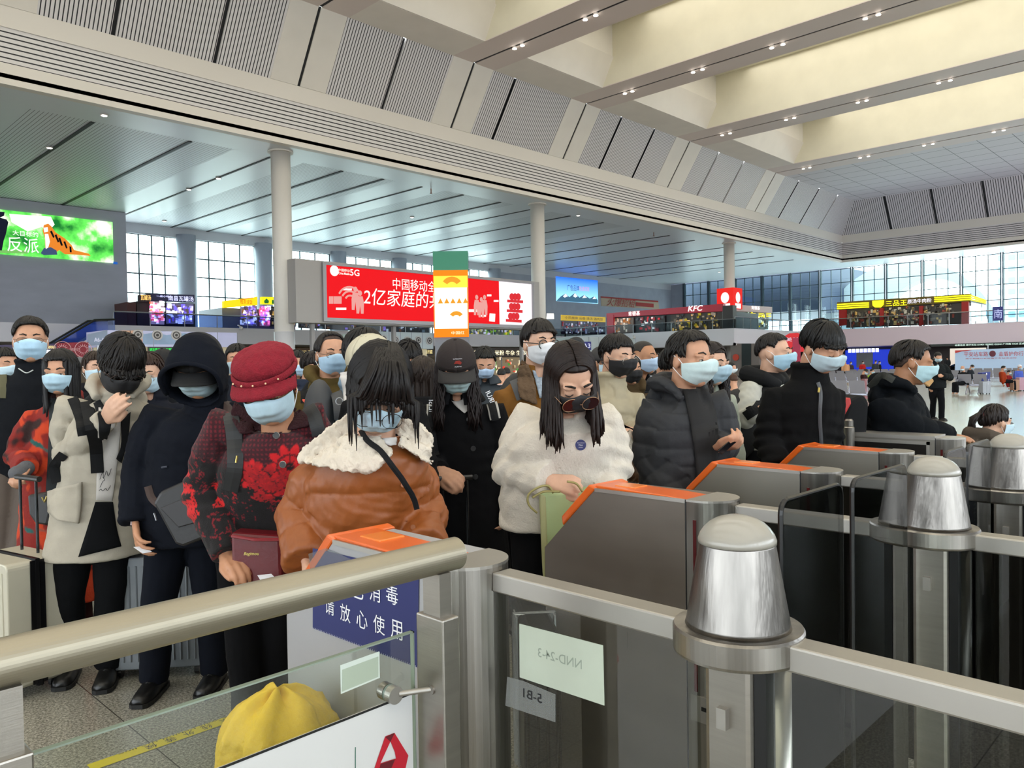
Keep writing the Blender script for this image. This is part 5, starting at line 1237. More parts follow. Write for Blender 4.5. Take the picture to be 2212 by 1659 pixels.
obj('painted_scene', pr(MB(), [(309, 722), (335, 718), (360, 724), (400, 719), (420, 726), (420, 744), (309, 744)], Y=YPd-.015, th=.015), mat('panel_scene', '#8fa8c6', .4, noise=.2, nscale=.8), t)
t = pod('plain white kiosk fascia with five round vents below the red screen', 815, 935, 716, 753, 46., 5, ((829, 733), (855, 735), (880, 736), (904, 735), (928, 736)), mat('pod_white', '#b2bdbf', .3))
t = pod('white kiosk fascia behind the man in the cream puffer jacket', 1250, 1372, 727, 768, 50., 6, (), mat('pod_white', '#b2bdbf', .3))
def board(name, label, px, Y=None, X=None, m_=None, txt=(), cat='sign', th=.1):
    c = np.mean([PY(a, b, Y) if Y is not None else PX(a, b, X) for a, b in px], 0)
    o = thing(name, label, cat, c); f_ = obj('panel', pr(MB(), px, Y=Y, X=X, th=th), m_, o)
    for s, x, y, h, w, mt in txt:
        a = MB(); T_(a, s, x, y, h, Y=None if Y is None else Y-.04, X=None if X is None else X-.04, wpx=w, bold=.015); obj('lettering', a, mt, f_)
    z_ = min(v[2] for v in ([PY(a, b, Y) if Y is not None else PX(a, b, X) for a, b in px]))
    if z_ > .25: obj('post', MB().box((c[0]-.05, c[1]-.05 if X is None else c[1]-.05, 0), (c[0]+.05, c[1]+.05, z_+.02)), steel, o)
    return o
wl_ = emi('let_soft', '#dfe2f4', 1.0)
board('gate_sign', 'grey sign reading A6-A7 at the foot of the escalator', [(190, 722), (232, 713), (232, 745), (190, 747)], Y=49.7, m_=mat('sign_greyblue', '#7f8ea4', .4), txt=(('A6-A7', 217, 734, 9, 28, wl_),))
board('gate_sign', 'dark blue sign reading A3 behind the black guitar case', [(1255, 738), (1277, 738), (1277, 756), (1255, 756)], Y=49.7, m_=mat('sign_blue', '#272a66'), txt=(('A3', 1267, 747, 10, 16, wl_),))
bd = board('red_banner', 'dark red folk pattern banner under the escalator', [(123, 741), (191, 739), (191, 771), (123, 770)], Y=49., m_=mat('banner_maroon', '#8e2434', .6), cat='banner')
m = MB()
for px in (135, 180):
    c = PY(px, 755, 48.9)
    for k in range(16): a = math.pi*2*k/16; m.slab([c+np.array([.18*math.cos(a), 0, .18*math.sin(a)]), c+np.array([.34*math.cos(a+.1), 0, .34*math.sin(a+.1)]), c+np.array([.18*math.cos(a+.25), 0, .18*math.sin(a+.25)])], (0, .02, 0))
    m.tube([c+np.array([.45*math.cos(a), 0, .45*math.sin(a)]) for a in np.linspace(0, 6.28, 20)], .02, 4)
T_(m, '上新啦', 158, 755, 7, Y=48.9, wpx=20); obj('white_pattern', m, mat('pattern_pink', '#d8a8ac', .6), bd)
board('led_sign', 'black information display with green and yellow running letters', [(320, 749), (395, 749), (395, 775), (320, 774)], Y=49.6, m_=mat('led_black', '#10130f', .4), txt=(('请注意站台与车厢间隙', 352, 755, 6, 58, emi('led_green', '#28ff5a', 1.6)), ('1号通道 1', 341, 764, 4, 30, emi('led_yellow', '#e8e030', 1.3))), cat='display')
board('way_sign', 'pale grey arrow sign pointing left below the red screen', [(740, 722), (815, 714), (815, 734), (742, 732)], Y=45.5, m_=mat('way_pale', '#aab8ae', .4), txt=(('← 卫生间', 768, 726, 7, 40, mat('print_navy', '#26385a', .5)),))
board('shop_light_board', 'blurred warm lit shop name board behind the cap girl', [(905, 752), (938, 752), (938, 768), (905, 768)], Y=52, m_=mat('board_dk', '#2a2018', .5), txt=(('A面馆', 920, 760, 8, 28, emi('let_warm2', '#ffe9a0', 1.5)),))
board('shop_light_board', 'long lit row of white Chinese shop lettering right of the cap girl', [(1010, 752), (1150, 752), (1150, 772), (1010, 770)], Y=54, m_=mat('board_dk', '#2a2018'), txt=(('老友粉 桂林米粉 牛杂 生榨粉', 1080, 762, 11, 132, emi('let_warm3', '#fff0c8', 2.0)),))
t = thing('drinks_counter', 'brightly lit shop counter behind the boy in the grey jacket', 'shop counter', PY(1080, 790, 56)); obj('counter_base', MB().box((PY(1012, 790, 56)[0], 56.1, 0), (PY(1130, 790, 56)[0], 57, .9)), wdark, t)
goods(t, 'shelf_display', [(1012, 772), (1130, 772), (1130, 812), (1012, 812)], Y=56, seed=14, n=14, cols=('#c8b088', '#3a8a3a', '#c83a2a', '#f0e0c0', '#6a4a30'), em=.6)
board('shop_light_board', 'warm lit sign between the red hat and the bald man', [(640, 752), (690, 752), (690, 768), (640, 768)], Y=56, m_=mat('board_brown', '#4a3220', .5), txt=(('金记 粥粉', 664, 761, 8, 44, emi('let_warm2', '#ffe9a0')),))
board('lit_counter', 'pale lit counter front behind the red hat', [(640, 770), (700, 770), (700, 800), (640, 800)], Y=57, m_=emi('counter_teal', '#a8c8c0', .7), cat='shop counter')
# right hand side under the mezzanine
board('round_arch_sign', 'red arched food sign behind the young man in the white jacket', [(1684, 742), (1690, 729), (1705, 720), (1722, 719), (1738, 726), (1745, 742), (1745, 760), (1684, 760)], X=70, m_=emi('arch_red', '#d83a3e', 1.0), txt=(('美味', 1712, 733, 9, 30, wl_),))
board('pink_banner_stand', 'pink upright banner beside the red arched sign', [(1712, 730), (1728, 729), (1728, 790), (1712, 790)], X=68, m_=mat('pinkb', '#c03a5a', .5), cat='banner')
t = thing('stone_pier', 'grey stone clad pier with a round red badge under the mezzanine corner', 'pier', PX(1610, 770, 73.2)); 
obj('cladding', pr(MB(), [(1578, 742), (1640, 742), (1640, 810), (1578, 812)], X=73.2, th=1.5), mat('pier_grey', '#6f6864', .5), t)
obj('dark_door', pr(MB(), [(1602, 742), (1622, 742), (1622, 806), (1602, 808)], X=73.15, th=.1), mat('door_dk', '#1a2426', .3), t)
m = MB(); c = PX(1589, 772, 73.05); m.tube([c, c+np.array([.08, 0, 0])], .34, 24); obj('badge', m, mat('badge_red', '#b8402c', .5), t)
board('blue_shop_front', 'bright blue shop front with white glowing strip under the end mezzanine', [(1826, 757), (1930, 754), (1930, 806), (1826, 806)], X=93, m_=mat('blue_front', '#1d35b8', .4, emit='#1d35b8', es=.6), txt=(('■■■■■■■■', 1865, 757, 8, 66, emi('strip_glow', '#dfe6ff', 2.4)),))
board('picture_poster', 'pale landscape poster on the blue shop front', [(1850, 762), (1885, 761), (1885, 792), (1850, 794)], X=92.8, m_=mat('poster_pale', '#8f9494', .5, noise=.2, nscale=.5), cat='poster')
board('departure_display', 'long dark departure display with glowing text above the police banner', [(2010, 744), (2212, 738), (2230, 738), (2230, 743), (2010, 749)], X=87.6, m_=mat('disp_dark', '#1a2420', .4), txt=(('检票信息 南宁东站 D3901 桂林北 G2341 广州南 10:25 正点', 2136, 744, 4, 150, emi('disp_txt', '#e0fff0', 1.6)),), cat='display')
board('hanging_sign', 'small dark blue hanging sign above the right end of the benches', [(1936, 740), (1965, 739), (1965, 752), (1936, 752)], X=86, m_=mat('sign_blue', '#272a66'), txt=(('检票口', 1950, 746, 5, 20, wl_),))
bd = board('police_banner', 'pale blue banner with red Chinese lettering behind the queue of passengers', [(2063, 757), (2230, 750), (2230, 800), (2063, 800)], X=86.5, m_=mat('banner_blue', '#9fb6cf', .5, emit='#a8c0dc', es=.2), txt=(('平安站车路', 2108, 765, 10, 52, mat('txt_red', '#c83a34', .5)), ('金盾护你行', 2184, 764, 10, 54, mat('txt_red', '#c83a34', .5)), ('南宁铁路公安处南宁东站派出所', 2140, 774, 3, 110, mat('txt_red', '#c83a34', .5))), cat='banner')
m = MB(); c = PX(2144, 764, 86.3); m.ell(c, (.03, .28, .3)); obj('round_badge', m, mat('badge_navy', '#6a3040', .5), bd)
m = MB(); pr(m, [(2063, 757), (2100, 756), (2086, 759), (2078, 759), (2063, 763)], X=86.4, th=.02); obj('red_ribbon', m, mat('txt_red', '#c83a34', .5), bd)
board('white_box_sign', 'white box sign partly hidden above the police banner', [(2052, 753), (2130, 751), (2130, 758), (2052, 790)], X=88, m_=mat('box_white', '#d8cfc8', .5, emit='#fff0e0', es=.3))

# escalator left
t = thing('escalator', 'glass sided escalator rising to the mezzanine behind the man in glasses', 'escalator', PY(180, 760, 58))
y0 = 58.; p0 = PY(108, 748, y0); p1 = PY(205, 691, y0); p2 = PY(248, 690, y0)
for yy in (58., 59.4):
    a, b_, c_ = [np.array([q[0], yy, q[2]]) for q in (p0, p1, p2)]
    m = MB(); m.tube([a, b_, c_], .07, 8); obj('handrail', m, blackp, t)
    m = MB(); m.slab([a-Zu*.1, b_-Zu*.05, c_-Zu*.05, c_-Zu*1.0, b_-Zu*1.0, a-Zu*1.0], (0, .03, 0)); obj('glass_side', m, blueg, t)
m = MB(); m.slab([np.array([p0[0], 58., p0[2]-1.0]), np.array([p1[0], 58, p1[2]-1.0]), np.array([p2[0], 58, p2[2]-1.0]), np.array([p2[0], 58, p2[2]-1.9]), np.array([p1[0]+.6, 58, p1[2]-1.9]), np.array([p0[0]+.6, 58, p0[2]-1.9])], (0, 1.4, 0)); obj('truss', m, mat('truss', '#b9bcc4', .35, .3), t)
board('shop_light_board', 'purple fascia with warm lights behind the woman with black curls', [(0, 745), (124, 742), (124, 775), (0, 776)], Y=55, m_=mat('purple_fascia', '#3a2c54', .4), txt=(('柳州螺蛳粉', 100, 750, 7, 40, emi('let_warm2', '#ffe9a0')),))
board('glowing_light', 'white glowing counter light above the woman with black curls', [(100, 756), (150, 756), (150, 766), (100, 766)], Y=54, m_=emi('counter_glow', '#e8eeff', 2.2), cat='light')

obj('truss_leg', MB().box((p2[0]-.4, 58.2, 0), (p2[0], 59.2, p2[2]-1.5)), mat('truss', '#b9bcc4', .35, .3), t)
# roof spot pairs along the beam tracks, and the low ceiling downlights
k = 0
sm_ = emi('spot_lamp', '#fff6ea', 9); sc_ = mat('spot_case', '#c0bab4', .4)
proto = None
for bx_, pxs in ((38.1, ((1125, 108), (1141, 101), (1281, 48), (1302, 38))), (50.6, ((1357, 203), (1373, 198), (1505, 158), (1524, 151), (1672, 104), (1697, 97), (1874, 42), (1902, 33))), (66.4, ((1569, 294), (1586, 290), (1706, 261), (1724, 257), (1860, 224), (1878, 219), (2033, 182), (2058, 176))), (84.5, ((1745, 367), (1758, 364), (1867, 344), (1884, 340), (2003, 317), (2021, 313), (2153, 289), (2173, 284)))):
    for i_, (a, b_) in enumerate(pxs):
        yv = PZ(a, b_, CEIL-.12)[1]
        lab = 'small track spotlight in a pair under the roof beam'
        if proto is None:
            t = thing('spotlight', lab, 'spotlight', (bx_, yv, CEIL-.2), group='track spotlights under the roof beams')
            m = MB(); m.lathe([(.10, 0), (.16, .14)], (bx_, yv, CEIL-.2), 12); obj('lamp_case', m, sc_, t); m = MB(); m.lathe([(.15, -.02), (.15, .0)], (bx_, yv, CEIL-.2), 12); obj('lamp_face', m, sm_, t); proto = t
        else:
            o = proto.copy(); COL.objects.link(o); o.location = (bx_, yv, CEIL-.2)
            for ch in proto.children:
                c2 = ch.copy(); COL.objects.link(c2); c2.parent = o
proto = None
for a, b_ in ((225, 250), (107, 320), (408, 410), (472, 386), (1249, 466), (1554, 588), (355, 478), (890, 470)):
    p = PZ(a, b_, LOW-.05)
    if proto is None:
        t = thing('downlight', 'small round downlight set in the low aluminium ceiling', 'downlight', p, group='downlights in the low ceiling')
        m = MB(); m.lathe([(.2, 0), (.2, .05)], p, 16); obj('ring', m, sc_, t); m = MB(); m.lathe([(.15, -.01), (.15, .0)], p, 16); obj('lamp_face', m, sm_, t); proto = t
    else:
        o = proto.copy(); COL.objects.link(o); o.location = tuple(p)
        for ch in proto.children: c2 = ch.copy(); COL.objects.link(c2); c2.parent = o
for a, b_, lab in ((931, 407, 'red sprinkler head hanging under the beam beside the seam'), (1412, 502, 'tiny red sprinkler head under the low ceiling near the third column')):
    p = PZ(a, b_, LOW); t = thing('sprinkler', lab, 'sprinkler', p); m = MB(); m.tube([p, p-Zu*.35], .04, 8); obj('stem', m, mat('spr', '#8a5a4a', .4), t); m = MB(); m.lathe([(.1, -.4), (.1, -.35)], p, 10); obj('deflector', m, mat('spr', '#8a5a4a'), t)
for a, b_, Y, lab in ((359, 703, 61, 'small white dome security camera left of the thick column') if 0 else (521, 709, 61.8, 'small white dome security camera left of the thick column'), (1370, 729, 49.9, 'small white security camera behind the man in the cream puffer')):
    p = PY(a, b_, Y); t = thing('security_camera', lab, 'camera', p); m = MB(); m.ell(p, (.16, .16, .16)); obj('dome', m, mat('cam_white', '#c8c4be', .3), t); m = MB(); m.tube([p+Zu*.1, p+Zu*.25+np.array([-.3, 0, 0])], .05, 8); obj('arm', m, mat('cam_white', '#c8c4be'), t)
# ------------------------------------------------------------ the passengers
def attrmat(key, rough=.85, **k):
    if key in MATS: return MATS[key]
    m = mat(key, '#888888', rough, **k); N = m.node_tree.nodes; a = N.new('ShaderNodeVertexColor'); a.layer_name = 'paint'
    m.node_tree.links.new(a.outputs[0], N['Principled BSDF'].inputs['Base Color']); return m
def mixc(base, col, k): k = np.clip(k, 0, 1)[:, None]; return base*(1-k)+np.array(lin(col))*k
def smooth(x, a, b): return np.clip((x-a)/(b-a), 0, 1)
def bag(label, px, d, th, m, name='bag', cat='bag', parts=(), soft=.012):
    t = thing(name, label, cat, PD(np.mean([p[0] for p in px]), max(p[1] for p in px), d+th/2))
    mb = MB(); mb.slab([PD(x, y, d) for x, y in px], Fh*th); o = obj('bag_body', mb, m, t, bevel=soft); return t
def boxat(px, py, d, w, h, dp, ang=0):          # box standing on the floor point under px,py at distance d
    c = PD(px, py, d); c[2] = 0; a = Rh*math.cos(ang)+Fh*math.sin(ang); b = -Rh*math.sin(ang)+Fh*math.cos(ang)
    def P(u, v, z): return c+a*u*w/2+b*v*dp/2+Zu*z
    return c, a, b, P
def suitcase(label, px, d, w, h, dp, col, ang=0, frame=None, z0=.05, hz=None, group=None, ribs=6):
    c, a, b, P = boxat(px, 1200, d, w, h, dp, ang); t = thing('suitcase', label, 'suitcase', c, group=group)
    m = MB(); r = .03; out = []
    for cx, cz, a0 in ((1-r/w*2, h-r, 0), (-(1-r/w*2), h-r, 90), (-(1-r/w*2), z0+r, 180), (1-r/w*2, z0+r, 270)):
        for q in np.linspace(a0, a0+90, 5): out.append(c+a*(cx*w/2+r*math.cos(math.radians(q)))-b*dp/2+Zu*(cz+r*math.sin(math.radians(q))))
    m.slab(out, b*dp); cm = mat('case'+col, col, .4, .1, noise=.02); sh = obj('shell', m, cm, t, bevel=.006)
    for k in range(ribs):
        u = -.8+1.6*k/(ribs-1); m = MB(); m.tube([P(u, -1.0, z0+.04), P(u, -1.0, h-.04)], .006, 6); obj('rib', m, cm, sh)
    if frame:
        m = MB(); m.tube([P(1.01, 0, z0), P(1.01, 0, h), P(-1.01, 0, h), P(-1.01, 0, z0)], .016, 6); obj('frame_band', m, mat('frame'+frame, frame, .25, .6), t)
        m = MB(); [m.slab([P(s_*1.02, -.25, z0+.01), P(s_*1.02, .25, z0+.01), P(s_*1.02, .25, h), P(s_*1.02, -.25, h)], s_*a*.006) for s_ in (-1, 1)]; obj('side_frame', m, mat('frame'+frame, frame, .25, .6), t)
    for u in (-.8, .8):
        for v in (-.7, .7): m = MB(); m.tube([P(u, v, .028)-a*.012, P(u, v, .028)+a*.012], .027, 14); w_ = obj('wheel', m, blackp, t); m = MB(); m.box(*[tuple(np.array(P(u, v, .04))+np.array(s)*.012) for s in ((-1, -1, 0), (1, 1, 2))]); obj('wheel_fork', m, blackp, t)
    if hz:
        for u in (-.35, .35): m = MB(); m.tube([P(u, .6, h-.01), P(u, .6, hz)], .007, 8); obj('telescopic_rod', m, mat('rod_dark', '#3a3c3e', .2, .8), t)
        m = MB(); m.tube([P(-.5, .6, hz), P(.5, .6, hz)], .014, 10); obj('grip', m, blackp, t)
    return t
def card(label, pts, col='#d8dde6', name='id_card', cat='card'):
    m = MB(); n = nrm(np.cross(pts[1]-pts[0], pts[2]-pts[1])); m.slab(pts, n*.0012); return obj(name, m, mat('card'+col, col, .35), None, label=label, cat=cat)
def capmesh(P, o, col, visor=True, name='cap', c=(0, -.014, .034), R=(.090, .117, .100), droop=.0, vcol=None, cut=.0, n=None):
    T = P.T; m = MB(); G = []
    for i in range(10):
        th = math.pi/2*1.06*i/9; G.append([T((c[0]+R[0]*math.sin(th)*math.sin(f), c[1]+R[1]*math.sin(th)*math.cos(f), c[2]+R[2]*math.cos(th))) for f in np.linspace(0, 2*math.pi, 33)])
    G = np.array(G); m.grid(G, (T(c)-G)*.07); cm = mat('cap'+col, col, .85, bump=.1, bscale=90)
    co = obj(name, m, cm, o, smooth=True); m = MB(); m.ell(T((c[0], c[1], c[2]+R[2])), (.009, .009, .006)); obj('top_button', m, cm, co)
    if visor:
        G = []
        for v in np.linspace(0, 1, 6):
            G.append([T(((R[0]*(.98+.05*v))*math.sin(f)*1.0, c[1]+R[1]*math.cos(f)*.96+.008+.072*v*math.cos(f*.9), c[2]-.008-droop*v*.07-.030*(math.sin(f)**2)*(.3+v))) for f in np.linspace(-1.15, 1.15, 17)])
        m = MB(); m.grid(G, -P.A[:, 2]*.004); obj('visor', m, mat('cap'+(vcol or col), vcol or col, .85), co, smooth=True)
    return co
def fleece(P, name, left, right, m, off=.012, th=.02, amp=.007, sc=75, nr=16, nc=12, label=None, vox=.0055):
    o = patch(P, 'tmp', left, right, m, off=off, thick=th, nr=nr, nc=nc); me = o.data; M = np.array(ROOT[P.o.name]); V = np.array([v.co[:] for v in me.vertices]) @ M[:3, :3].T+M[:3, 3]; Fc = [tuple(p.vertices) for p in me.polygons]
    bpy.data.objects.remove(o); mb = MB(); mb.add(V, Fc); V, Fc, N = remesh(mb, vox, 3); V = V+N*(amp*nz(V, sc, 3)+amp*.6*nz(V, sc*2.1, 8))[:, None]
    return obj(name, (V, Fc), m, P.o, smooth=True, fixn=False, label=label)
black_strap = mat('strap_black', '#131416', .8, spec=.2, bump=.1, bscale=200)

# 1 beige parka man, hand at his mask
P = person('person in a long beige parka bending his head, pressing fingers to a black mask', 3.75, (262, 790, -.12), yaw=38, pitch=36, roll=-4, hs=1.14, byaw=18, pelvis=(205, 1095, .05), sw=.17,
    arms=([(152, 985, .0), (228, 905, -.27)], [(292, 1000, .05), (285, 1080, .05)]), shs=[(150, 878, .0), (290, 880, .05)],
    hands=(dict(to=(252, 868, -.35), palm=(.5, .2, .8), curl=.25, side=-1, k=1.12, spread=.03), None), skin='_fair', hair=('short', '#120e0c', ) , mask='#17171a',
    coat=dict(name='parka', m='#a69f91', r=(.185, .14), sleeve=(.078, .074, .052), hem=PD(150, 1205, 3.75)[2], hemr=(.235, .17), collar='hood', fold=.009, fs=7), trousers='#0e0f11', shoes='#121212', feet=[(150, 1462), (235, 1468)], glasses=('#3a2c28', .026, .017, .0016, .008))
bpy.data.objects.remove(P.hair); do_hair(P, P.o, 'short', '#120e0c', front=84, side=104, back=118, bang=.035, hang=.012, lift=.07, n=420, mess=1.3, w=.009)
PB = P
shirt = patch(P, 'white_sweatshirt', [(214, 880), (212, 960), (208, 1080)], [(262, 880), (258, 960), (243, 1082)], mat('tee_white', '#bdb8b2', .9, bump=.12, bscale=60), off=.006)
patch(P, 'hem_gap', [(207, 1084), (190, 1140), (170, 1203)], [(244, 1084), (252, 1140), (262, 1180)], mat('trousers#0e0f11', '#0e0f11'), off=.005)
patch(P, 'black_lining', [(202, 868), (212, 900), (216, 960)], [(216, 862), (240, 905), (228, 960)], black_strap, off=.010)
patch(P, 'black_lining', [(262, 905), (262, 960), (252, 990)], [(282, 890), (276, 950), (262, 1000)], black_strap, off=.010)
patch(P, 'patch_pocket', [(106, 1060), (108, 1100), (130, 1122)], [(180, 1040), (178, 1090), (173, 1130)], P.coatm, off=.018, thick=.016, label='large flap pocket')
m = MB(); r_ = random.Random(4)
def scribble(P, pts, name, m_, r=.0012):
    l = line_hits(P, pts, 24, .013); mb = MB(); mb.tube(l, r, 5); obj(name, mb, m_, P.o)
for k, q in enumerate(([(216, 1035), (222, 1018), (224, 1032), (230, 1016), (233, 1028), (240, 1012)], [(216, 1052), (222, 1040), (226, 1036), (222, 1030)], [(214, 1060), (218, 1056), (222, 1060), (228, 1054), (232, 1059), (238, 1048)], [(258, 890), (266, 884), (268, 894), (276, 886)], [(262, 904), (270, 898), (274, 902)])): scribble(P, q, 'black_scribble', mat('print_black', '#14161a', .5))
bk = thing('backpack', 'black backpack worn over the beige parka, seen by its straps', 'backpack', (P.neck-P.fwd*.2)*np.array([1, 1, 1])-Zu*.4)
m = MB(); q = P.neck*.6+P.pel*.4-P.fwd*.22+P.lat*-.06; m.ell(q, (.15, .10, .24), np.stack([P.lat, P.fwd, Zu], 1)); obj('pack_body', m, black_strap, bk, smooth=True)
for q in ([(152, 850), (176, 900), (184, 940)], [(128, 1042), (118, 1010), (140, 980)]): strap(P, 'shoulder_strap', q, .042, black_strap, parent=bk, off=.014, thick=.008)
strap(P, 'shoulder_strap', [(178, 845), (196, 895), (208, 960), (212, 1020)], .05, black_strap, parent=bk, off=.014, thick=.008)

# 2 hooded man in navy
P = person('person in navy coat with the hood up over a black cap, holding a card low', 3.5, (430, 795, -.08), yaw=4, pitch=24, roll=0, hs=1.14, byaw=2, pelvis=(410, 1115, .05), sw=.20, shs=[(338, 900, 0), (505, 885, 0)],
    arms=([(303, 1015, .02), (292, 1128, -.08)], [(528, 1010, .05), (520, 1110, .0)]), hands=(dict(to=(300, 1190, -.16), palm=(.9, -.2, .2), curl=.42, side=-1, k=1.15), None), skin='_old', hair=None, mask='#8fb9c9',
    coat=dict(name='coat', m='#10131b', r=(.235, .165), sleeve=(.092, .082, .062), hem=PD(330, 1172, 3.5)[2], collar='high', ch=.11, fold=.010, fs=8, puff=(.006, .22)), trousers='#10131b', shoes='#0e0e0f', feet=[(335, 1495), (465, 1478)], eyes='down', brow=False)
T = P.T; m = MB(); G = []
for s in np.linspace(0, 1, 14):
    k = math.sqrt(max(0.001, 1-(s*.985)**3)); row = []
    zt = .078+.080*math.sin(min(1, s*2.4)*math.pi/2)
    for a in np.linspace(0, 2*math.pi, 41):
        x, z = math.cos(a), math.sin(a); row.append(T((.108*k*x*(1+.14*max(0, -z))*(1-.06*max(0, z)), .118-.25*s+.015*z*(1-s)-.03*(1-s)*max(0, -z), (zt if z > 0 else .135)*k*z)))
    G.append(row)
G = np.array(G); ctr = T((0, -.02, 0)); hm = P.coatm; m.grid(G, (ctr-G)*.10); V, Fc, N = remesh(m, .006, 3); V = V+N*(.006*nz(V, 13, 5, (1, 1, 2)))[:, None]; obj('hood', (V, Fc), hm, P.o, smooth=True, fixn=False)
m = MB(); m.tube([T((.106*math.cos(a)*(1+.14*max(0, -math.sin(a))), .120+.015*math.sin(a)-.03*max(0, -math.sin(a)), (.078 if math.sin(a) > 0 else .13)*math.sin(a))) for a in np.linspace(-.5, math.pi+.5, 30)], .010, 8); obj('hood_brim', m, hm, P.o, smooth=True)
capmesh(P, P.o, '#0c0c0e', droop=.25)
strap(P, 'seam_tape', [(283, 1128), (290, 1128)], .02, mat('strap_red_white', '#b8a8a8', .6), off=.006)
for q in ([(350, 1010), (362, 1008)], [(430, 1002), (434, 1002)]): strap(P, 'snap', q, .008, mat('snap', '#2c3242', .4), off=.004)
bg_ = bag('black leather messenger bag hanging at the hip of the hooded man', [(330, 1088), (345, 1062), (400, 1038), (420, 1042), (478, 1120), (470, 1152), (395, 1182), (378, 1176)], 3.20, .07, mat('bag_black', '#1b1a1b', .45, bump=.1), name='messenger_bag')
m = MB(); m.slab([PD(x, y, 3.19) for x, y in ((345, 1098), (440, 1058), (470, 1116), (385, 1140))], Fh*.012); obj('front_flap', m, mat('bag_black2', '#232123', .45), bg_, bevel=.004)
m = MB(); m.tube([PD(333, 1108, 3.2), PD(338, 1124, 3.2)], .004, 6); obj('zip_pull', m, steel, bg_)
strap(P, 'bag_strap', [(492, 850), (494, 890), (488, 930)], .035, mat('strap_brown', '#33211d', .6), parent=bg_, off=.01)
strap(P, 'bag_strap', [(322, 1050), (330, 1075), (345, 1090)], .03, mat('strap_brown', '#33211d', .6), parent=bg_, off=.01)
card('pale card held low in the hooded man\'s hand', [PD(288, 1182, 3.34), PD(308, 1196, 3.32), PD(328, 1192, 3.34), PD(310, 1180, 3.36)], name='travel_card')

# 3 woman in the crimson knitted hat and flowered cardigan
def cardigan(P, V, N):
    n = len(V); C = np.tile(np.array(lin('#0e0b0d')), (n, 1)); u = (V-P.neck) @ P.lat; z = V[:, 2]-P.neck[2]
    best = np.full(n, 9.); sl = np.zeros(n)
    for S, E, Wp in P.chains:
        for A_, B_, s0 in ((S, E, 0), (E, Wp, .28)):
            t, ds = seg_t(V, A_, B_); k = ds < best; best = np.where(k, ds, best); sl = np.where(k, s0+t*np.linalg.norm(B_-A_), sl)
    arm = (best < .082) & (np.abs(u) > .13)
    s = np.where(arm, sl*1.0, -z)                    # distance down from the shoulder
    knit = (np.sin(u*420) > .0) & (np.sin(V[:, 2]*380) > .1)
    topk = 1-smooth(s+.03*nz(V, 14, 2), .09, .15)
    C = mixc(C, '#3a0f18', topk*.8); C = mixc(C, '#6a1622', topk*knit*.9)
    R_ = np.random.default_rng(11)
    def flower(cu, cz, r, col, pet=7):
        nonlocal C
        a = np.arctan2(z-cz, u-cu); q = np.hypot(z-cz, u-cu); rr = r*(.62+.38*np.abs(np.cos(a*pet/2)))
        k = smooth(rr-q, 0, .004); vein = (np.abs(np.sin(a*pet/2+math.pi/2)) < .22)*1.0; ring = (np.abs(q-r*.52) < .004)*1.0
        ok = (~arm)*1.0 if abs(cu) < .17 else 1.0
        C = mixc(C, col, k*ok*(1-.85*np.maximum(vein, ring))); C = mixc(C, '#14080c', smooth(r*.2-q, 0, .003)*ok)
    for (cu, cz, r, pt) in ((.055, -.125, .085, 10), (.075, -.225, .065, 8), (-.085, -.15, .06, 9), (-.02, -.20, .05, 7), (.15, -.17, .055, 7), (.12, -.29, .03, 5)): flower(cu, cz, r, '#c2161c', pt)
    k = (nz(V, 30, 9) > .25) & (s > .10) & (s < .26) & (u > -.16); C = mixc(C, '#a5161c', k*.85*(np.abs(nz(V, 70, 4)) > .12))
    k2 = (np.abs(nz(V, 44, 21)) < .05) & (s > .12) & (s < .33); C = mixc(C, '#7e1420', k2*.8)
    k3 = arm & (s > .20) & (s < .40) & (nz(V, 26, 31) > -.15); C = mixc(C, '#c21a1c', k3*(np.abs(np.sin(nz(V, 40, 8)*9)) > .25)*.95)
    k4 = arm & (s > .42) & (np.abs(nz(V, 60, 17)) < .1); C = mixc(C, '#7e1420', k4*.9)
    return C
P = person('person in a crimson knitted hat and black cardigan with red flowers', 3.0, (580, 838, -.14), yaw=6, pitch=24, roll=9, hs=1.17, byaw=8, pelvis=(570, 1150, .1), sw=.19, shs=[(478, 915, -.03), (672, 900, .0)],
    arms=([(440, 1065, .0), (490, 1198, -.14)], [(700, 1050, .1), (680, 1150, .05)]), hands=(dict(to=(545, 1243, -.26), palm=(.3, -.9, -.1), curl=.5, side=-1, k=1.12, spread=.03), None), skin='_old', hair=('short', '#171210'), mask='#97c3d6',
    coat=dict(name='cardigan', m=attrmat('cardigan_knit', .95, bump=.35, bscale=260, sheen=.25), paint=cardigan, r=(.205, .155), sleeve=(.086, .078, .058), hem=PD(560, 1185, 3.0)[2], collar='none', fold=.006, vox=.0045), trousers='#0d0d0f', shoes='#4c1c1e', feet=[(545, 1622), (600, 1600)])
bpy.data.objects.remove(P.hair); do_hair(P, P.o, 'short', '#171210', front=66, side=108, back=115, hang=.03, n=200)
T = P.T; hatm = mat('crimson_wool', '#7d0d20', .95, bump=.8, bscale=190, sheen=.6, noise=.12, nscale=60)
m = MB(); m.ell(T((0, -.020, .080)), (.114, .126, .064), P.A/P.hs, 30, 16); V, Fc, N = remesh(m, .005, 1); V = V+N*(.005*nz(V, 22, 3)+.0016*nz(V, 160, 4))[:, None]; ht = obj('hat', (V, Fc), hatm, P.o, smooth=True, fixn=False)
m = MB(); m.tube([T((.094*math.cos(a), -.016+.113*math.sin(a), .056)) for a in np.linspace(0, 2*math.pi, 40)], .009, 8, flat=1.6); obj('hat_band', m, hatm, ht, smooth=True)
G = []
for v in np.linspace(0, 1, 6): G.append([T((.102*(1+.04*v)*math.sin(f), -.016+.112*math.cos(f)+.042*v, .056-.022*v-.012*math.sin(f)**2)) for f in np.linspace(-1.3, 1.3, 21)])
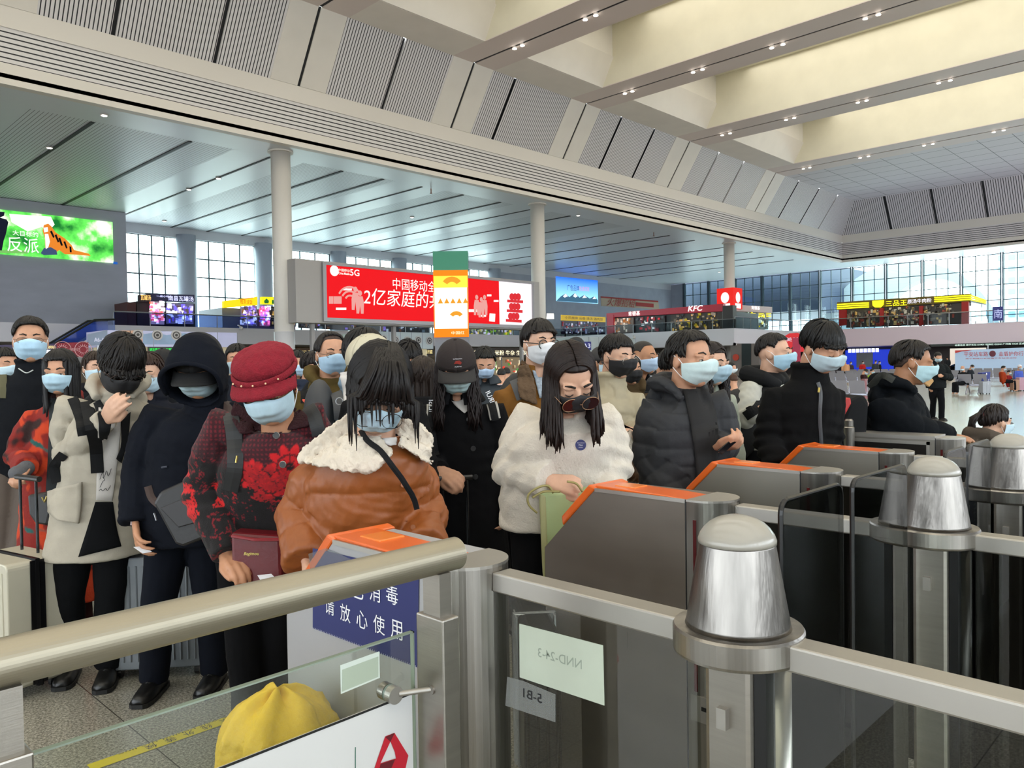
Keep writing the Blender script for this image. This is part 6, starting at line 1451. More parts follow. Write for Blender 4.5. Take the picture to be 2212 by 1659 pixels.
m = MB(); m.grid(G, -P.A[:, 2]*.014); V, Fc, N = remesh(m, .005, 2); obj('hat_brim', (V, Fc), hatm, ht, smooth=True, fixn=False)
for f in (-.8, -.45, -.1, .25, .6): m = MB(); m.ell(T((.108*math.sin(f), -.016+.128*math.cos(f), .062)), (.0035,)*3, None, 8, 6); obj('pearl', m, mat('pearl', '#e8c8a0', .2), ht)
cm = attrmat('cardigan_knit')
for s, L_, R_ in ((0, [(505, 872), (520, 905), (535, 955)], [(548, 880), (580, 915), (592, 925)]), (1, [(600, 928), (605, 935), (610, 928)], [(640, 865), (668, 890), (672, 925)])):
    pass
colm = mat('collar_knit', '#2f0d14', .95, bump=.9, bscale=120, sheen=.2, noise=.3, nscale=260)
fleece(P, 'knit_collar', [(508, 866), (500, 900), (520, 938)], [(556, 900), (590, 928), (594, 940)], colm, off=.014, th=.014, amp=.001)
fleece(P, 'knit_collar', [(600, 926), (600, 932), (600, 938)], [(622, 872), (662, 892), (672, 920)], colm, off=.014, th=.014, amp=.001)
fleece(P, 'scarf', [(545, 868), (560, 885), (580, 905)], [(622, 862), (618, 880), (602, 905)], mat('scarf_magenta', '#6d1038', .8, noise=.6, nscale=60), off=.010, th=.008, amp=.002)
for a, b in ((597, 941), (611, 1003), (617, 1075)):
    h = hit(P, a, b, .006)
    if h is not None:
        m = MB(); m.tube([h, h-Fw*.004], .0115, 16); bo = obj('button', m, mat('button_black', '#0c0a0a', .3), P.o); m = MB(); m.tube([h-Fw*.002+.0115*(math.cos(q)*Rt+math.sin(q)*Up) for q in np.linspace(0, 6.3, 18)], .0015, 5); obj('button_rim', m, mat('rim_silver', '#c8c4bc', .3, .7), bo)
bk = thing('backpack', 'dark grey backpack on the flowered cardigan, seen by its straps', 'backpack', P.neck-P.fwd*.25-Zu*.45)
m = MB(); m.ell(P.neck*.6+P.pel*.4-P.fwd*.24, (.15, .10, .23), np.stack([P.lat, P.fwd, Zu], 1)); obj('pack_body', m, mat('strap_grey', '#222426', .6), bk, smooth=True)
strap(P, 'shoulder_strap', [(498, 893), (508, 940), (512, 1000), (500, 1060)], .055, mat('strap_grey', '#222426', .6), parent=bk, off=.012, thick=.010)
strap(P, 'shoulder_strap', [(668, 880), (682, 905), (690, 940)], .05, mat('strap_grey', '#222426', .6), parent=bk, off=.014, thick=.010)
strap(P, 'strap_tag', [(517, 984), (514, 1000)], .006, mat('tag_gold', '#b5a25a', .3, .6), parent=bk, off=.028)
bg_ = bag('dark red leather handbag hanging in front of the flowered cardigan', [(498, 1150), (606, 1158), (610, 1262), (515, 1262), (500, 1240)], 2.80, .09, mat('bag_red', '#5a0e16', .35, bump=.08), name='handbag')
m = MB(); m.tube([PD(500, 1158, 2.79), PD(550, 1166, 2.785), PD(606, 1166, 2.79)], .006, 6); obj('zip', m, mat('bag_red2', '#7d1a22', .3), bg_)
m = MB(); text_at(m, 'Bagimou', PD(543, 1197, 2.796), Rt, Up, width=.055, off=0, bold=.02, shear=.3); obj('gold_script', m, mat('tag_gold', '#b5a25a', .3), bg_)
card('white identity card held by the woman in the crimson hat', [PD(556, 1243, 2.74), PD(564, 1256, 2.72), PD(598, 1252, 2.74), PD(586, 1240, 2.76)])

# 4 girl in the orange puffer jacket
P = person('person in rust orange puffer jacket with white fleece collar, hair over face', 2.55, (818, 842, -.17), yaw=10, pitch=33, roll=-8, hs=1.13, byaw=4, pelvis=(765, 1250, .05), sw=.20, shs=[(706, 1010, -.02), (868, 1000, .02)],
    arms=([(654, 1115, .0), (662, 1215, -.14)], [(908, 1110, .05), (918, 1185, -.15)]), skin='_fair', hair=('long', '#130f0e'), mask='#8fbfd6',
    coat=dict(name='puffer_jacket', m=mat('rust_puffer', '#86481a', .5, bump=.12, bscale=45, noise=.06, nscale=9, sheen=.1), r=(.205, .155), sleeve=(.088, .086, .07), hem=PD(700, 1400, 2.55)[2], collar='none', fold=.010, fs=13, puff=(.012, .14)), trousers='#15161a', shoes='#222')
bpy.data.objects.remove(P.hair)
do_hair(P, P.o, 'long', '#130f0e', part=True, px=.12, pside=.5, n=420, hang=.075, fwdh=.9, wave=.003)
m = MB(); r_ = random.Random(5); T = P.T       # fringe falling forward over the glasses
for k in range(190):
    f = r_.uniform(-1.3, 1.15); yr_ = r_.uniform(-.05, .02); pts = []; L_ = .0+.05*r_.random()
    for j in range(7): t = j/6; pts.append(T((.012+.074*f*(.25+.75*t), yr_*(1-t)+.106*math.sin(min(1, t*1.5)*math.pi/2)+.010*r_.random(), .128*math.cos(min(1, t*1.4)*math.pi/2)+.050*min(1, t*1.3)-L_*.45*max(0, t-.6)*2)))
    q = pts[-1]; L2 = (.0+.045*min(1.2, abs(f))**3)*r_.uniform(.5, 1.4)+(.05 if k % 19 == 0 else .004)
    for j in range(1, 4): pts.append(q-Zu*L2*j/3*1.3-P.A[:, 2]*0)
    m.tube(pts, [.0012, .0045]+[.0055]*5+[.0045, .003, .001], 5, flat=.5)
obj('fringe', m, HAIRM('#130f0e'), P.o, smooth=True, fixn=False)
do_glasses(P, P.o, ('#2a2624', .026, .024, .0011, -.012))
wool = mat('white_fleece', '#cfc4b4', .95, bump=.5, bscale=90, sheen=.4)
fleece(P, 'fleece_collar', [(760, 888), (700, 935), (655, 968), (648, 1000)], [(850, 975), (838, 988), (822, 1005), (800, 1022)], wool, off=.028, th=.024, amp=.007, nr=18, nc=16)
fleece(P, 'fleece_collar', [(860, 900), (862, 930), (862, 968)], [(905, 912), (936, 950), (925, 1005)], wool, off=.030, th=.024, amp=.007, nr=16, nc=12)
fleece(P, 'inner_shirt', [(800, 935), (812, 950), (830, 962)], [(862, 905), (860, 940), (856, 965)], mat('tee_white2', '#cfcbc8', .9), off=.012, th=.01, amp=.001)
bg_ = thing('crossbody_bag', 'thin black crossbody strap over the orange puffer jacket', 'bag', PD(880, 1120, 2.4))
strap(P, 'strap', [(742, 920), (770, 940), (805, 965), (838, 998), (870, 1040), (893, 1088)], .016, black_strap, parent=bg_, off=.058, thick=.006, n=24)
for a, b in ((893, 1139), (871, 1047)): 
    h = hit(P, a, b, .004); m = MB(); m.tube([h, h-Fw*.004], .0075, 14); obj('snap_button', m, mat('snap_copper', '#9a6242', .35, .4), P.o)

# 5 girl in black cap and long black coat
P = person('person in a dark brown baseball cap and long black coat, gripping a suitcase handle', 4.0, (986, 797, -.08), yaw=6, pitch=22, roll=2, hs=1.12, byaw=2, pelvis=(1000, 1100, .05), sw=.20,
    arms=([(920, 1000, .0), (950, 1018, -.25)], [(1082, 1000, .05), (1088, 1085, .0)]), shs=[(925, 890, 0), (1068, 890, .0)], hands=(dict(to=(1000, 1046, -.33), palm=(.1, -.6, .7), curl=.75, side=-1, k=1.15), None), hair=('long', '#171010'), mask='#8fb8bb',
    coat=dict(name='long_coat', m='#0e0e10', r=(.215, .15), sleeve=(.085, .075, .058), hem=PD(1000, 1262, 4.0)[2], hemr=(.25, .19), collar='fold', fold=.007, fs=6), trousers='#0c0c0e', glasses=('#9a9690', .027, .022, .0009, -.006))
bpy.data.objects.remove(P.hair); do_hair(P, P.o, 'long', '#1a1110', part=True, hang=.34, n=260, wave=.012, fwdh=.5)
co = capmesh(P, P.o, '#1e1413', droop=.25, vcol='#262424'); T = P.T
m = MB(); m.slab([T((.0+x, .0935+.006-abs(x)*.15, .070+z)) for x, z in ((-.012, -.006), (-.004, .007), (.012, .008), (.022, -.002), (.016, -.010), (.002, -.004))], P.A[:, 1]*.003); obj('red_emblem', m, mat('emblem_red', '#8c2a20', .7), co)
for z, w, s in ((.084, .045, 'SUPERSONIC'), (.052, .034, 'AUSTIN')): m = MB(); text_at(m, s, T((.005, .102 if z < .07 else .092, z)), P.A[:, 0], P.A[:, 2], width=w, off=0); obj('embroidery', m, wprint, co)
patch(P, 'white_top', [(972, 862), (985, 878), (1002, 892)], [(1022, 858), (1024, 874), (1004, 893)], mat('tee_white', '#bdb8b2'), off=.008)
for a, b in ((1013, 906), (1022, 969), (1027, 1030)):
    h = hit(P, a, b, .006); m = MB(); m.tube([h, h-Fw*.004], .013, 16); obj('button', m, mat('button_black', '#0c0a0a'), P.o)
bk = thing('backpack', 'backpack with white edged lettered straps on the long black coat', 'backpack', P.neck-P.fwd*.25-Zu*.4)
m = MB(); m.ell(P.neck*.6+P.pel*.4-P.fwd*.22, (.15, .09, .22), np.stack([P.lat, P.fwd, Zu], 1)); obj('pack_body', m, black_strap, bk, smooth=True)
stw = mat('strap_pale', '#a9a69f', .7)
for pts, tx in (([(933, 855), (934, 890), (934, 920)], 'RUILISI'), ([(1042, 845), (1062, 872), (1070, 905)], '&JHRUI')):
    a_ = strap(P, 'shoulder_strap', pts, .055, stw, parent=bk, off=.010); strap(P, 'strap_core', [(x, y+3) for x, y in pts], .038, black_strap, parent=bk, off=.017)
    h = hit(P, *pts[1], .026)
    if h is not None: m = MB(); a0 = nrm(PD(*pts[2], 4)-PD(*pts[0], 4)); text_at(m, tx, h, -a0, np.cross(-a0, Fw)*-1, width=.11, off=0, bold=.02); obj('strap_lettering', m, wprint, bk)
strap(P, 'shoulder_strap', [(933, 922), (938, 960), (942, 985)], .035, black_strap, parent=bk, off=.012)
suitcase('dark suitcase with tall handle held by the person in the brown cap', 992, 3.68, .34, .62, .22, '#1b1d20', ang=.3, hz=PD(990, 1036, 3.68)[2], ribs=5)

# 6 girl in white fleece
P = person('person with long hair, sunglasses and black mask in fluffy white fleece', 3.25, (1232, 820, -.18), yaw=16, pitch=34, roll=6, hs=1.15, byaw=8, pelvis=(1195, 1110, .08), sw=.20, shs=[(1140, 905, .0), (1300, 905, .02)],
    arms=([(1112, 1010, .0), (1190, 1040, -.18)], [(1318, 1010, .02), (1300, 1085, -.1)]), hands=(dict(to=(1235, 1048, -.22), palm=(.2, -.5, .8), curl=.85, side=-1, k=1.08), None), skin='_fair', hair=('long', '#1a110d'), mask='#17171a',
    coat=dict(name='fleece_jacket', m=mat('white_plush', '#c9c1b4', .95, bump=.35, bscale=130, sheen=.5, noise=.03, nscale=20), r=(.235, .175), sleeve=(.092, .096, .078), hem=PD(1120, 1140, 3.25)[2], collar='stand', fold=.009, fs=9), trousers='#101012', eyes='down')
bpy.data.objects.remove(P.hair); do_hair(P, P.o, 'long', '#1d120e', part=True, px=-.08, hang=.27, n=420, wave=.003, fwdh=1.6)
do_glasses(P, P.o, ('#b08a6a', .030, .025, .0013, -.016, mat('lens_wine', '#2c1216', .08)))
P.hip = None
h = hit(P, 1254, 961, .006)
if h is not None:
    m = MB(); m.tube([h, h-Fw*.003], .021, 24); bd = obj('round_badge', m, navy, P.o); m = MB()
    for k, s in enumerate(('International', 'Pilot', 'Division')): text_at(m, s, h-Fw*.0045+Up*(.009-.009*k), Rt, Up, width=.028 if k == 0 else .016, off=0)
    obj('badge_lettering', m, wprint, bd)
tb = thing('tote_bag', 'pale green tote bag with tan handles held by the girl in white fleece', 'bag', PD(1205, 1250, 3.05))
gm = mat('tote_green', '#a6b884', .6, bump=.1); m = MB(); m.slab([PD(x, y, 3.02) for x, y in ((1165, 1066), (1282, 1058), (1292, 1250), (1176, 1252))], Fh*.10); obj('bag_body', m, gm, tb, bevel=.012)
m = MB(); m.slab([PD(x, y, 3.015) for x, y in ((1165, 1068), (1179, 1072), (1186, 1250), (1174, 1252))], Fh*.10); obj('side_panel', m, mat('tote_pale', '#a8a878', .6), tb, bevel=.006)
hm_ = mat('handle_tan', '#8d8450', .5)
for pts in ([(1160, 1108), (1142, 1090), (1142, 1068), (1165, 1052), (1185, 1050), (1195, 1065)], [(1150, 1075), (1175, 1062), (1210, 1062)], [(1225, 1040), (1245, 1045), (1258, 1062)]):
    m = MB(); m.tube(bez([PD(x, y, 3.0) for x, y in pts], 18), .009, 8, flat=.5); obj('handle', m, hm_, tb, smooth=True)
suitcase('black suitcase with chrome edge standing behind the glass rail', 1152, 2.85, .13, .60, .40, '#151617', ang=.1, frame='#b8bcc0', hz=None, ribs=4)

# 7 man in grey puffer holding a phone
P = person('person in a grey hooded puffer jacket with spiky hair, holding a black phone', 3.75, (1492, 779, -.05), yaw=34, pitch=5, roll=0, hs=1.13, byaw=30, pelvis=(1475, 1075, .05), sw=.20, shs=[(1415, 880, -.02), (1548, 870, .05)],
    arms=([(1405, 990, .0), (1452, 1075, -.12)], [(1560, 960, .02), (1550, 968, -.12)]), hands=(None, dict(to=(1585, 962, -.2), palm=(-.1, .7, .5), curl=.65, side=1, k=1.12)), skin='', hair=('short', '#120f0d'), mask='#a3c4c6', eyes='open',
    coat=dict(name='puffer_jacket', m=mat('grey_puffer', '#2c2d30', .7, spec=.25, noise=.06, nscale=14, bump=.1, bscale=70), r=(.225, .16), sleeve=(.095, .085, .065), hem=PD(1480, 1120, 3.75)[2], collar='hood', fold=.006, puff=(.010, .085)), trousers='#15161a')
bpy.data.objects.remove(P.hair); do_hair(P, P.o, 'short', '#120f0d', front=50, side=88, back=112, spike=.075, n=330, mess=1.6, w=.007)
patch(P, 'black_shirt', [(1474, 842), (1488, 900), (1500, 980), (1505, 1060)], [(1528, 840), (1546, 890), (1552, 960), (1548, 1060)], mat('shirt_black', '#0e0d0e', .85, noise=.1), off=.008)
ph = thing('phone', 'black mobile phone held by the man in the grey puffer jacket', 'phone', PD(1572, 962, 3.5)); m = MB(); m.slab([PD(x, y, 3.52) for x, y in ((1550, 974), (1588, 942), (1597, 950), (1560, 982))], Fh*.009); obj('phone_body', m, mat('phone_black', '#08090a', .12), ph, bevel=.002)

# 8 tall boy in black stand collar jacket
P = person('tall person in a black stand-collar zip jacket looking down, hands low', 4.3, (1776, 752, -.1), yaw=28, pitch=26, roll=4, hs=1.15, byaw=20, pelvis=(1725, 1030, .1), sw=.20, shs=[(1680, 860, .0), (1795, 852, .05)],
    arms=([(1660, 955, .0), (1682, 1010, -.15)], [(1788, 960, .05), (1785, 1040, .0)]), skin='', hair=('short', '#0d0c0b'), mask='#92b6c4',
    coat=dict(name='jacket', m='#0e0e0f', r=(.215, .155), sleeve=(.085, .08, .065), hem=PD(1725, 1120, 4.3)[2], collar='high', fold=.010, fs=7), trousers='#0c0c0e')
bpy.data.objects.remove(P.hair); do_hair(P, P.o, 'short', '#0d0c0b', front=74, side=98, back=116, bang=.012, lift=.06, n=300)
strap(P, 'zip', [(1766, 826), (1772, 850), (1770, 900), (1774, 970)], .018, mat('zip_grey', '#4c4e52', .5), off=.006)
strap(P, 'zip_pull', [(1768, 838), (1767, 848)], .01, mat('tag_gold', '#b5a25a'), off=.014)

# 9 man at the right with the red and black backpack
P = person('person in a black hooded down jacket seen from the side, reaching over the gate', 4.8, (1972, 786, -.05), yaw=66, pitch=10, roll=-3, hs=1.13, byaw=62, pelvis=(1905, 1020, .05), sw=.19, shs=[(1905, 880, -.12), (1950, 860, .15)],
    arms=([(1972, 925, -.15), (2050, 942, -.1)], [(1990, 930, .2), (2060, 940, .15)]), hands=(dict(to=(2078, 944, -.1), palm=(0, -1, 0), curl=.35, side=-1, k=1.0), dict(to=(2080, 944, .15), palm=(0, -1, 0), curl=.3, side=1)), skin='_dark', hair=('short', '#15110f'), mask='#7fb5c0', eyes='open',
    coat=dict(name='down_jacket', m='#0c0f13', r=(.22, .17), sleeve=(.105, .09, .06), hem=PD(1900, 1060, 4.8)[2], collar='hood', fold=.006, puff=(.010, .11)), trousers='#15161a')
bpy.data.objects.remove(P.hair); do_hair(P, P.o, 'short', '#15110f', front=52, side=84, back=112, spike=.02, n=260)
bk = thing('backpack', 'black backpack with a red side panel on the man at the right gate', 'backpack', PD(1840, 960, 4.8))
m = MB(); m.slab([PD(x, y, 4.62) for x, y in ((1868, 850), (1880, 870), (1872, 985), (1822, 985), (1808, 930), (1832, 868))], Fh*.32); obj('pack_body', m, black_strap, bk, bevel=.03)
m = MB(); m.slab([PD(x, y, 4.60) for x, y in ((1838, 858), (1840, 872), (1818, 912), (1807, 902), (1826, 862))], Fh*.1); obj('red_panel', m, mat('pack_red', '#b0201c', .5), bk, bevel=.01)
strap(P, 'shoulder_strap', [(1880, 838), (1905, 812), (1930, 822)], .04, mat('strap_olive', '#2a2c28', .7), parent=bk, off=.014)
th_ = thing('thermos', 'steel thermos flask in the side pocket of the red and black backpack', 'thermos', PD(1834, 960, 4.55)); c = PD(1834, 940, 4.55)
m = MB(); m.lathe([(.03, -.08), (.03, .045), (.026, .05)], c, 20); obj('flask', m, ss, th_, smooth=False); m = MB(); m.lathe([(.024, .052), (.024, .085), (.018, .094)], c, 20); obj('lid', m, ss, th_)

# 10 cream puffer man
P = person('person in cream puffer jacket with round glasses and black mask', 4.65, (1334, 772, 0), yaw=34, pitch=12, hs=1.10, byaw=28, pelvis=(1325, 1010, .05), sw=.17, shs=[(1296, 858, 0), (1372, 862, .05)],
    arms=([(1300, 960, 0), (1340, 990, -.1)], [(1388, 945, .05), (1368, 930, -.15)]), hands=(None, dict(to=(1352, 926, -.25), palm=(0, -.5, .5), curl=.6, side=1)), skin='_fair', hair=('short', '#110e0d'), mask='#17171a', glasses=('#b8b4ae', .022, .020, .0012, -.002),
    coat=dict(name='puffer_jacket', m=mat('cream_puffer', '#a59a80', .6, noise=.05), r=(.19, .14), sleeve=(.08, .075, .06), hem=PD(1320, 1075, 4.65)[2], collar='high', fold=.004, puff=(.010, .10)))
bpy.data.objects.remove(P.hair); do_hair(P, P.o, 'short', '#110e0d', front=62, side=82, back=112, spike=.05, n=260, mess=2.2)
ph = thing('phone', 'small black phone held by the person in the cream puffer', 'phone', PD(1360, 925, 4.4)); m = MB(); m.slab([PD(x, y, 4.42) for x, y in ((1346, 916), (1372, 928), (1370, 940), (1344, 930))], Fh*.01); obj('phone_body', m, mat('phone_black', '#08090a'), ph)
pbg = thing('carrier_bag', 'see-through plastic carrier bag of brown food beside the white fleece sleeve', 'bag', PD(1365, 1050, 4.1))
m = MB(); m.ell(PD(1362, 1012, 4.1), (.085, .06, .10)); m.tube([PD(1358, 985, 4.1), PD(1356, 945, 4.15), PD(1362, 930, 4.2)], [.05, .02, .012], 10); V, Fc, N = remesh(m, .008, 2); V = V+N*(.006*nz(V, 25, 2))[:, None]; obj('film', (V, Fc), glassmat('film_clear', '#b8b8b4', .12, .2), pbg, smooth=True)
for k in range(4): m = MB(); m.ell(PD(1352+7*k, 1020+5*k, 4.1), (.045, .03, .022)); obj('bread', m, mat('bread', '#7d4a1c', .7), pbg, smooth=True)

# 11 tall man, white mask, tan coat
P = person('tall person in dark round glasses, white mask and tan coat', 4.35, (1165, 745, 0), yaw=26, pitch=3, hs=1.10, byaw=20, pelvis=(1150, 1000, .05), sw=.19, shs=[(1092, 860, 0), (1215, 860, .05)], skin='_fair', hair=('short', '#191513'), mask='#bfc1c4', glasses=('#101010', .025, .023, .0028, .004), eyes='open',
    coat=dict(name='coat', m='#7b5427', r=(.21, .15), sleeve=(.085, .08, .06), collar='stand', fold=.007))
bpy.data.objects.remove(P.hair); do_hair(P, P.o, 'short', '#191513', front=58, side=86, back=112, lift=.08, bang=.012, n=260)
fleece(P, 'fleece_collar', [(1128, 775), (1118, 815), (1122, 860)], [(1148, 800), (1155, 830), (1160, 875)], mat('brown_fleece', '#5a4632', .95, bump=.5, bscale=90), off=.018, th=.02, amp=.005, vox=.007)
patch(P, 'plaid_shirt', [(1150, 800), (1158, 830), (1165, 860)], [(1185, 812), (1190, 835), (1192, 860)], mat('plaid', '#8f9aa6', .8, noise=.3, nscale=60), off=.010)
bk = thing('backpack', 'grey backpack strap on the tan coat of the tall man in glasses', 'backpack', P.neck-P.fwd*.25-Zu*.4); m = MB(); m.ell(P.neck*.6+P.pel*.4-P.fwd*.22, (.15, .09, .22), np.stack([P.lat, P.fwd, Zu], 1)); obj('pack_body', m, mat('strap_grey', '#222426'), bk, smooth=True)
strap(P, 'shoulder_strap', [(1108, 810), (1118, 835), (1128, 862)], .06, mat('strap_grey2', '#3a3c40', .6), parent=bk, off=.012)

# 12 young man in white jacket with black hood
P = person('person in black hoodie and white jacket with large black backpack', 5.3, (1674, 765, 0), yaw=52, pitch=2, hs=1.13, byaw=45, pelvis=(1650, 960, .05), sw=.18, shs=[(1622, 842, -.08), (1688, 840, .1)],
    arms=([(1610, 905, -.15), (1640, 885, -.25)], None), skin='_fair', hair=('short', '#151110'), mask='#6fadc9', eyes='open',
    coat=dict(name='jacket', m=mat('white_jacket', '#b3b2a8', .7), r=(.19, .15), sleeve=(.085, .08, .06), collar='none', fold=.010, fs=9))
bpy.data.objects.remove(P.hair); do_hair(P, P.o, 'short', '#151110', front=50, side=76, back=106, n=240)
m = MB(); nk = P.neck; m.tube([nk+P.lat*x*.13+P.fwd*y+Zu*z for x, y, z in ((-.5, .12, -.04), (-1, .04, .02), (-1, -.08, .05), (0, -.15, .05), (1, -.08, .05), (1, .04, .02), (.5, .12, -.04))], [.04, .05, .06, .06, .06, .05, .04], 10); m.ell(nk, (.13, .12, .07)); V, Fc, N = remesh(m, .01, 2); obj('hood', (V, Fc), black_strap, P.o, smooth=True, fixn=False)
bk = thing('backpack', 'large black backpack worn by the man in the white jacket', 'backpack', PD(1600, 985, 5.3)); m = MB(); m.ell(PD(1598, 915, 5.25), (.14, .14, .24)); obj('pack_body', m, mat('pack_black', '#0f1012', .7), bk, smooth=True)
strap(P, 'shoulder_strap', [(1636, 806), (1648, 845), (1636, 880), (1610, 900)], .06, black_strap, parent=bk, off=.012)
strap(P, 'shoulder_strap', [(1650, 822), (1660, 860), (1655, 905)], .05, black_strap, parent=bk, off=.012)
for q in ([(1612, 884), (1622, 880), (1630, 886)], [(1618, 892), (1630, 888)]): strap(P, 'black_print', q, .02, black_strap, off=.006)

# 13 far left man in glasses
P = person('tall person in glasses, blue mask and dark jacket, leftmost of the crowd', 5.0, (66, 738, 0), yaw=30, pitch=2, hs=1.2, byaw=24, pelvis=(38, 1010, .05), sw=.20, skin='', hair=('short', '#120f0e'), mask='#7fb8d8', glasses=('#5a5048', .026, .015, .0012, .006), eyes='open',
    coat=dict(name='fleece_jacket', m='#14161a', r=(.21, .15), hem=PD(40, 1030, 5.0)[2], collar='high', fold=.007), trousers='#5b534e', feet=[(-10, 1400), (25, 1410)])
bpy.data.objects.remove(P.hair); do_hair(P, P.o, 'short', '#120f0e', front=50, side=78, back=108, lift=.09, spike=.015, n=260)
strap(P, 'zip', [(42, 796), (58, 806), (72, 800)], .006, mat('zip_white', '#b8bcb8', .5), off=.012)
bk = thing('backpack', 'khaki backpack strap on the man at the left edge', 'backpack', P.neck-P.fwd*.25-Zu*.4); m = MB(); m.ell(P.neck*.6+P.pel*.4-P.fwd*.22, (.15, .1, .22), np.stack([P.lat, P.fwd, Zu], 1)); obj('pack_body', m, mat('khaki', '#57543c', .8), bk, smooth=True)
strap(P, 'shoulder_strap', [(2, 795), (6, 830), (4, 860)], .05, mat('khaki', '#57543c'), parent=bk, off=.014)

# 14 woman, black curls, red and teal coat
def autumn(P, V, N):
    C = np.tile(np.array(lin('#7c1c14')), (len(V), 1)); a = nz(V, 9, 3); b = nz(V, 8, 14); C = mixc(C, '#b83a16', smooth(a, .1, .2)); C = mixc(C, '#1f5450', smooth(b, .32, .4)); C = mixc(C, '#2a1614', smooth(nz(V, 10, 40), .3, .4)); return C
P = person('person with long black curls in a red, orange and teal coat', 4.4, (130, 806, 0), yaw=12, pitch=8, hs=1.06, byaw=10, pelvis=(125, 1070, .05), sw=.19, shs=[(75, 905, 0), (170, 905, 0)],
    arms=([(40, 985, 0), (58, 1010, -.2)], None), hands=(dict(to=(38, 1030, -.28), palm=(0, -.8, .5), curl=.7, side=-1), None), skin='', hair=('long', '#100e0e'), mask='#86b9d2', eyes='open',
    coat=dict(name='patterned_coat', m=attrmat('autumn_wool', .95, bump=.3, bscale=90), paint=autumn, r=(.19, .15), hem=PD(120, 1300, 4.4)[2], hemr=(.24, .2), sleeve=(.08, .075, .06), collar='stand', fold=.006), trousers='#2a1414')
bpy.data.objects.remove(P.hair); do_hair(P, P.o, 'long', '#100e0e', hang=.36, front=58, bang=.0, n=380, wave=.02, mess=2.2, w=.011)
m = MB(); S, E, Wp = P.chains[0]; m.tube([Wp+(E-Wp)*.2, Wp, PD(44, 1022, 4.17)], [.04, .042, .045], 12); m.ell(PD(40, 1022, 4.15), (.05, .045, .042)); V, Fc, N = remesh(m, .008, 2); obj('glove', (V, Fc), mat('glove_grey', '#55565a', .9, bump=.3, bscale=120), P.o, smooth=True, fixn=False)
patch(P, 'dark_vest', [(108, 860), (106, 960), (100, 1070)], [(150, 860), (168, 960), (172, 1080)], mat('vest_dark', '#141a1e', .8), off=.012)
hb = bag('black quilted handbag with a gold clasp beside the patterned coat', [(58, 1070), (100, 1064), (108, 1110), (102, 1136), (75, 1132), (62, 1112)], 4.02, .08, mat('bag_black', '#1b1a1b'), name='handbag'); m = MB(); m.tube([PD(91, 1074, 4.01), PD(96, 1085, 4.01), PD(101, 1072, 4.01)], .004, 6); obj('gold_clasp', m, mat('tag_gold', '#b5a25a'), hb)
t = suitcase('cream white hard suitcase with a black frame at the left edge', 28, 3.75, .42, PD(28, 1198, 3.75)[2], .26, '#b9b4a2', ang=-.55, frame='#1a1a1c', hz=PD(48, 1036, 3.75)[2], ribs=7)
t = suitcase('silver grey ribbed suitcase standing behind the hooded man', 352, 3.95, .46, PD(300, 1190, 3.95)[2], .28, '#71767b', ang=.12, ribs=12)

# 15.. the second row
def back_bag(P, lab, m_): 
    bk = thing('backpack', lab, 'backpack', P.neck-P.fwd*.25-Zu*.4); m = MB(); m.ell(P.neck*.6+P.pel*.4-P.fwd*.2, (.15, .09, .22), np.stack([P.lat, P.fwd, Zu], 1)); obj('pack_body', m, m_, bk, smooth=True); return bk
P = person('balding person in thin glasses, blue mask and olive hooded coat', 4.7, (716, 768, 0), yaw=30, pitch=4, hs=1.12, byaw=24, pelvis=(700, 980, .05), sw=.20, shs=[(642, 862, 0), (760, 862, .1)], skin='', hair=('short', '#1a1614'), mask='#74a9cb', glasses=('#4a4440', .025, .015, .0012, .006), eyes='open',
    coat=dict(name='hooded_coat', m='#544626', r=(.21, .16), sleeve=(.085, .08, .06), collar='hood', fold=.007))
bpy.data.objects.remove(P.hair); do_hair(P, P.o, 'short', '#1a1614', fade=False, front=30, side=86, back=110, n=230)
bk = back_bag(P, 'black backpack straps over the olive hooded coat', black_strap); strap(P, 'shoulder_strap', [(655, 825), (662, 850), (662, 872)], .06, black_strap, parent=bk, off=.014); strap(P, 'red_label', [(655, 867), (664, 868)], .02, mat('label_coral', '#d8563c', .6), parent=bk, off=.024)
P = person('person with thick black hair turned away, in a pale blue and white jacket', 4.3, (792, 768, 0), yaw=118, pitch=6, hs=1.12, byaw=110, pelvis=(775, 1000, .05), sw=.19, shs=[(722, 872, .0), (805, 870, .05)], skin='', hair=('short', '#0f0d0d'), mask=None,
    coat=dict(name='jacket', m=mat('pale_blue_jacket', '#8199ad', .7), r=(.19, .15), collar='stand', fold=.006))
bpy.data.objects.remove(P.hair); do_hair(P, P.o, 'short', '#0f0d0d', front=70, side=92, back=122, lift=.1, n=260)
patch(P, 'white_collar', [(735, 805), (742, 840), (745, 880)], [(765, 800), (775, 840), (790, 870)], mat('tee_white2', '#cfcbc8'), off=.014, thick=.01)
bk = back_bag(P, 'grey backpack on the pale blue jacket behind the fleece collar', mat('strap_grey2', '#3a3c40')); strap(P, 'shoulder_strap', [(722, 832), (734, 865), (738, 905)], .06, mat('strap_grey2', '#3a3c40'), parent=bk, off=.03); h = PD(733, 867, 3.98); m = MB(); m.tube([h+.018*(math.cos(q)*Rt+math.sin(q)*Up) for q in np.linspace(0, 6.3, 16)], .003, 6); obj('ring', m, steel, bk)
P = person('person in a cream bucket hat behind the girl in the orange jacket', 3.5, (798, 788, 0), yaw=-30, pitch=25, hs=1.03, pelvis=(800, 1000, .1), sw=.17, hair=('short', '#171210'), mask=None, coat=dict(name='coat', m='#121214', r=(.18, .14), fold=.005))
capmesh(P, P.o, '#b5ae98', visor=False, name='cream_hat', R=(.095, .115, .098))
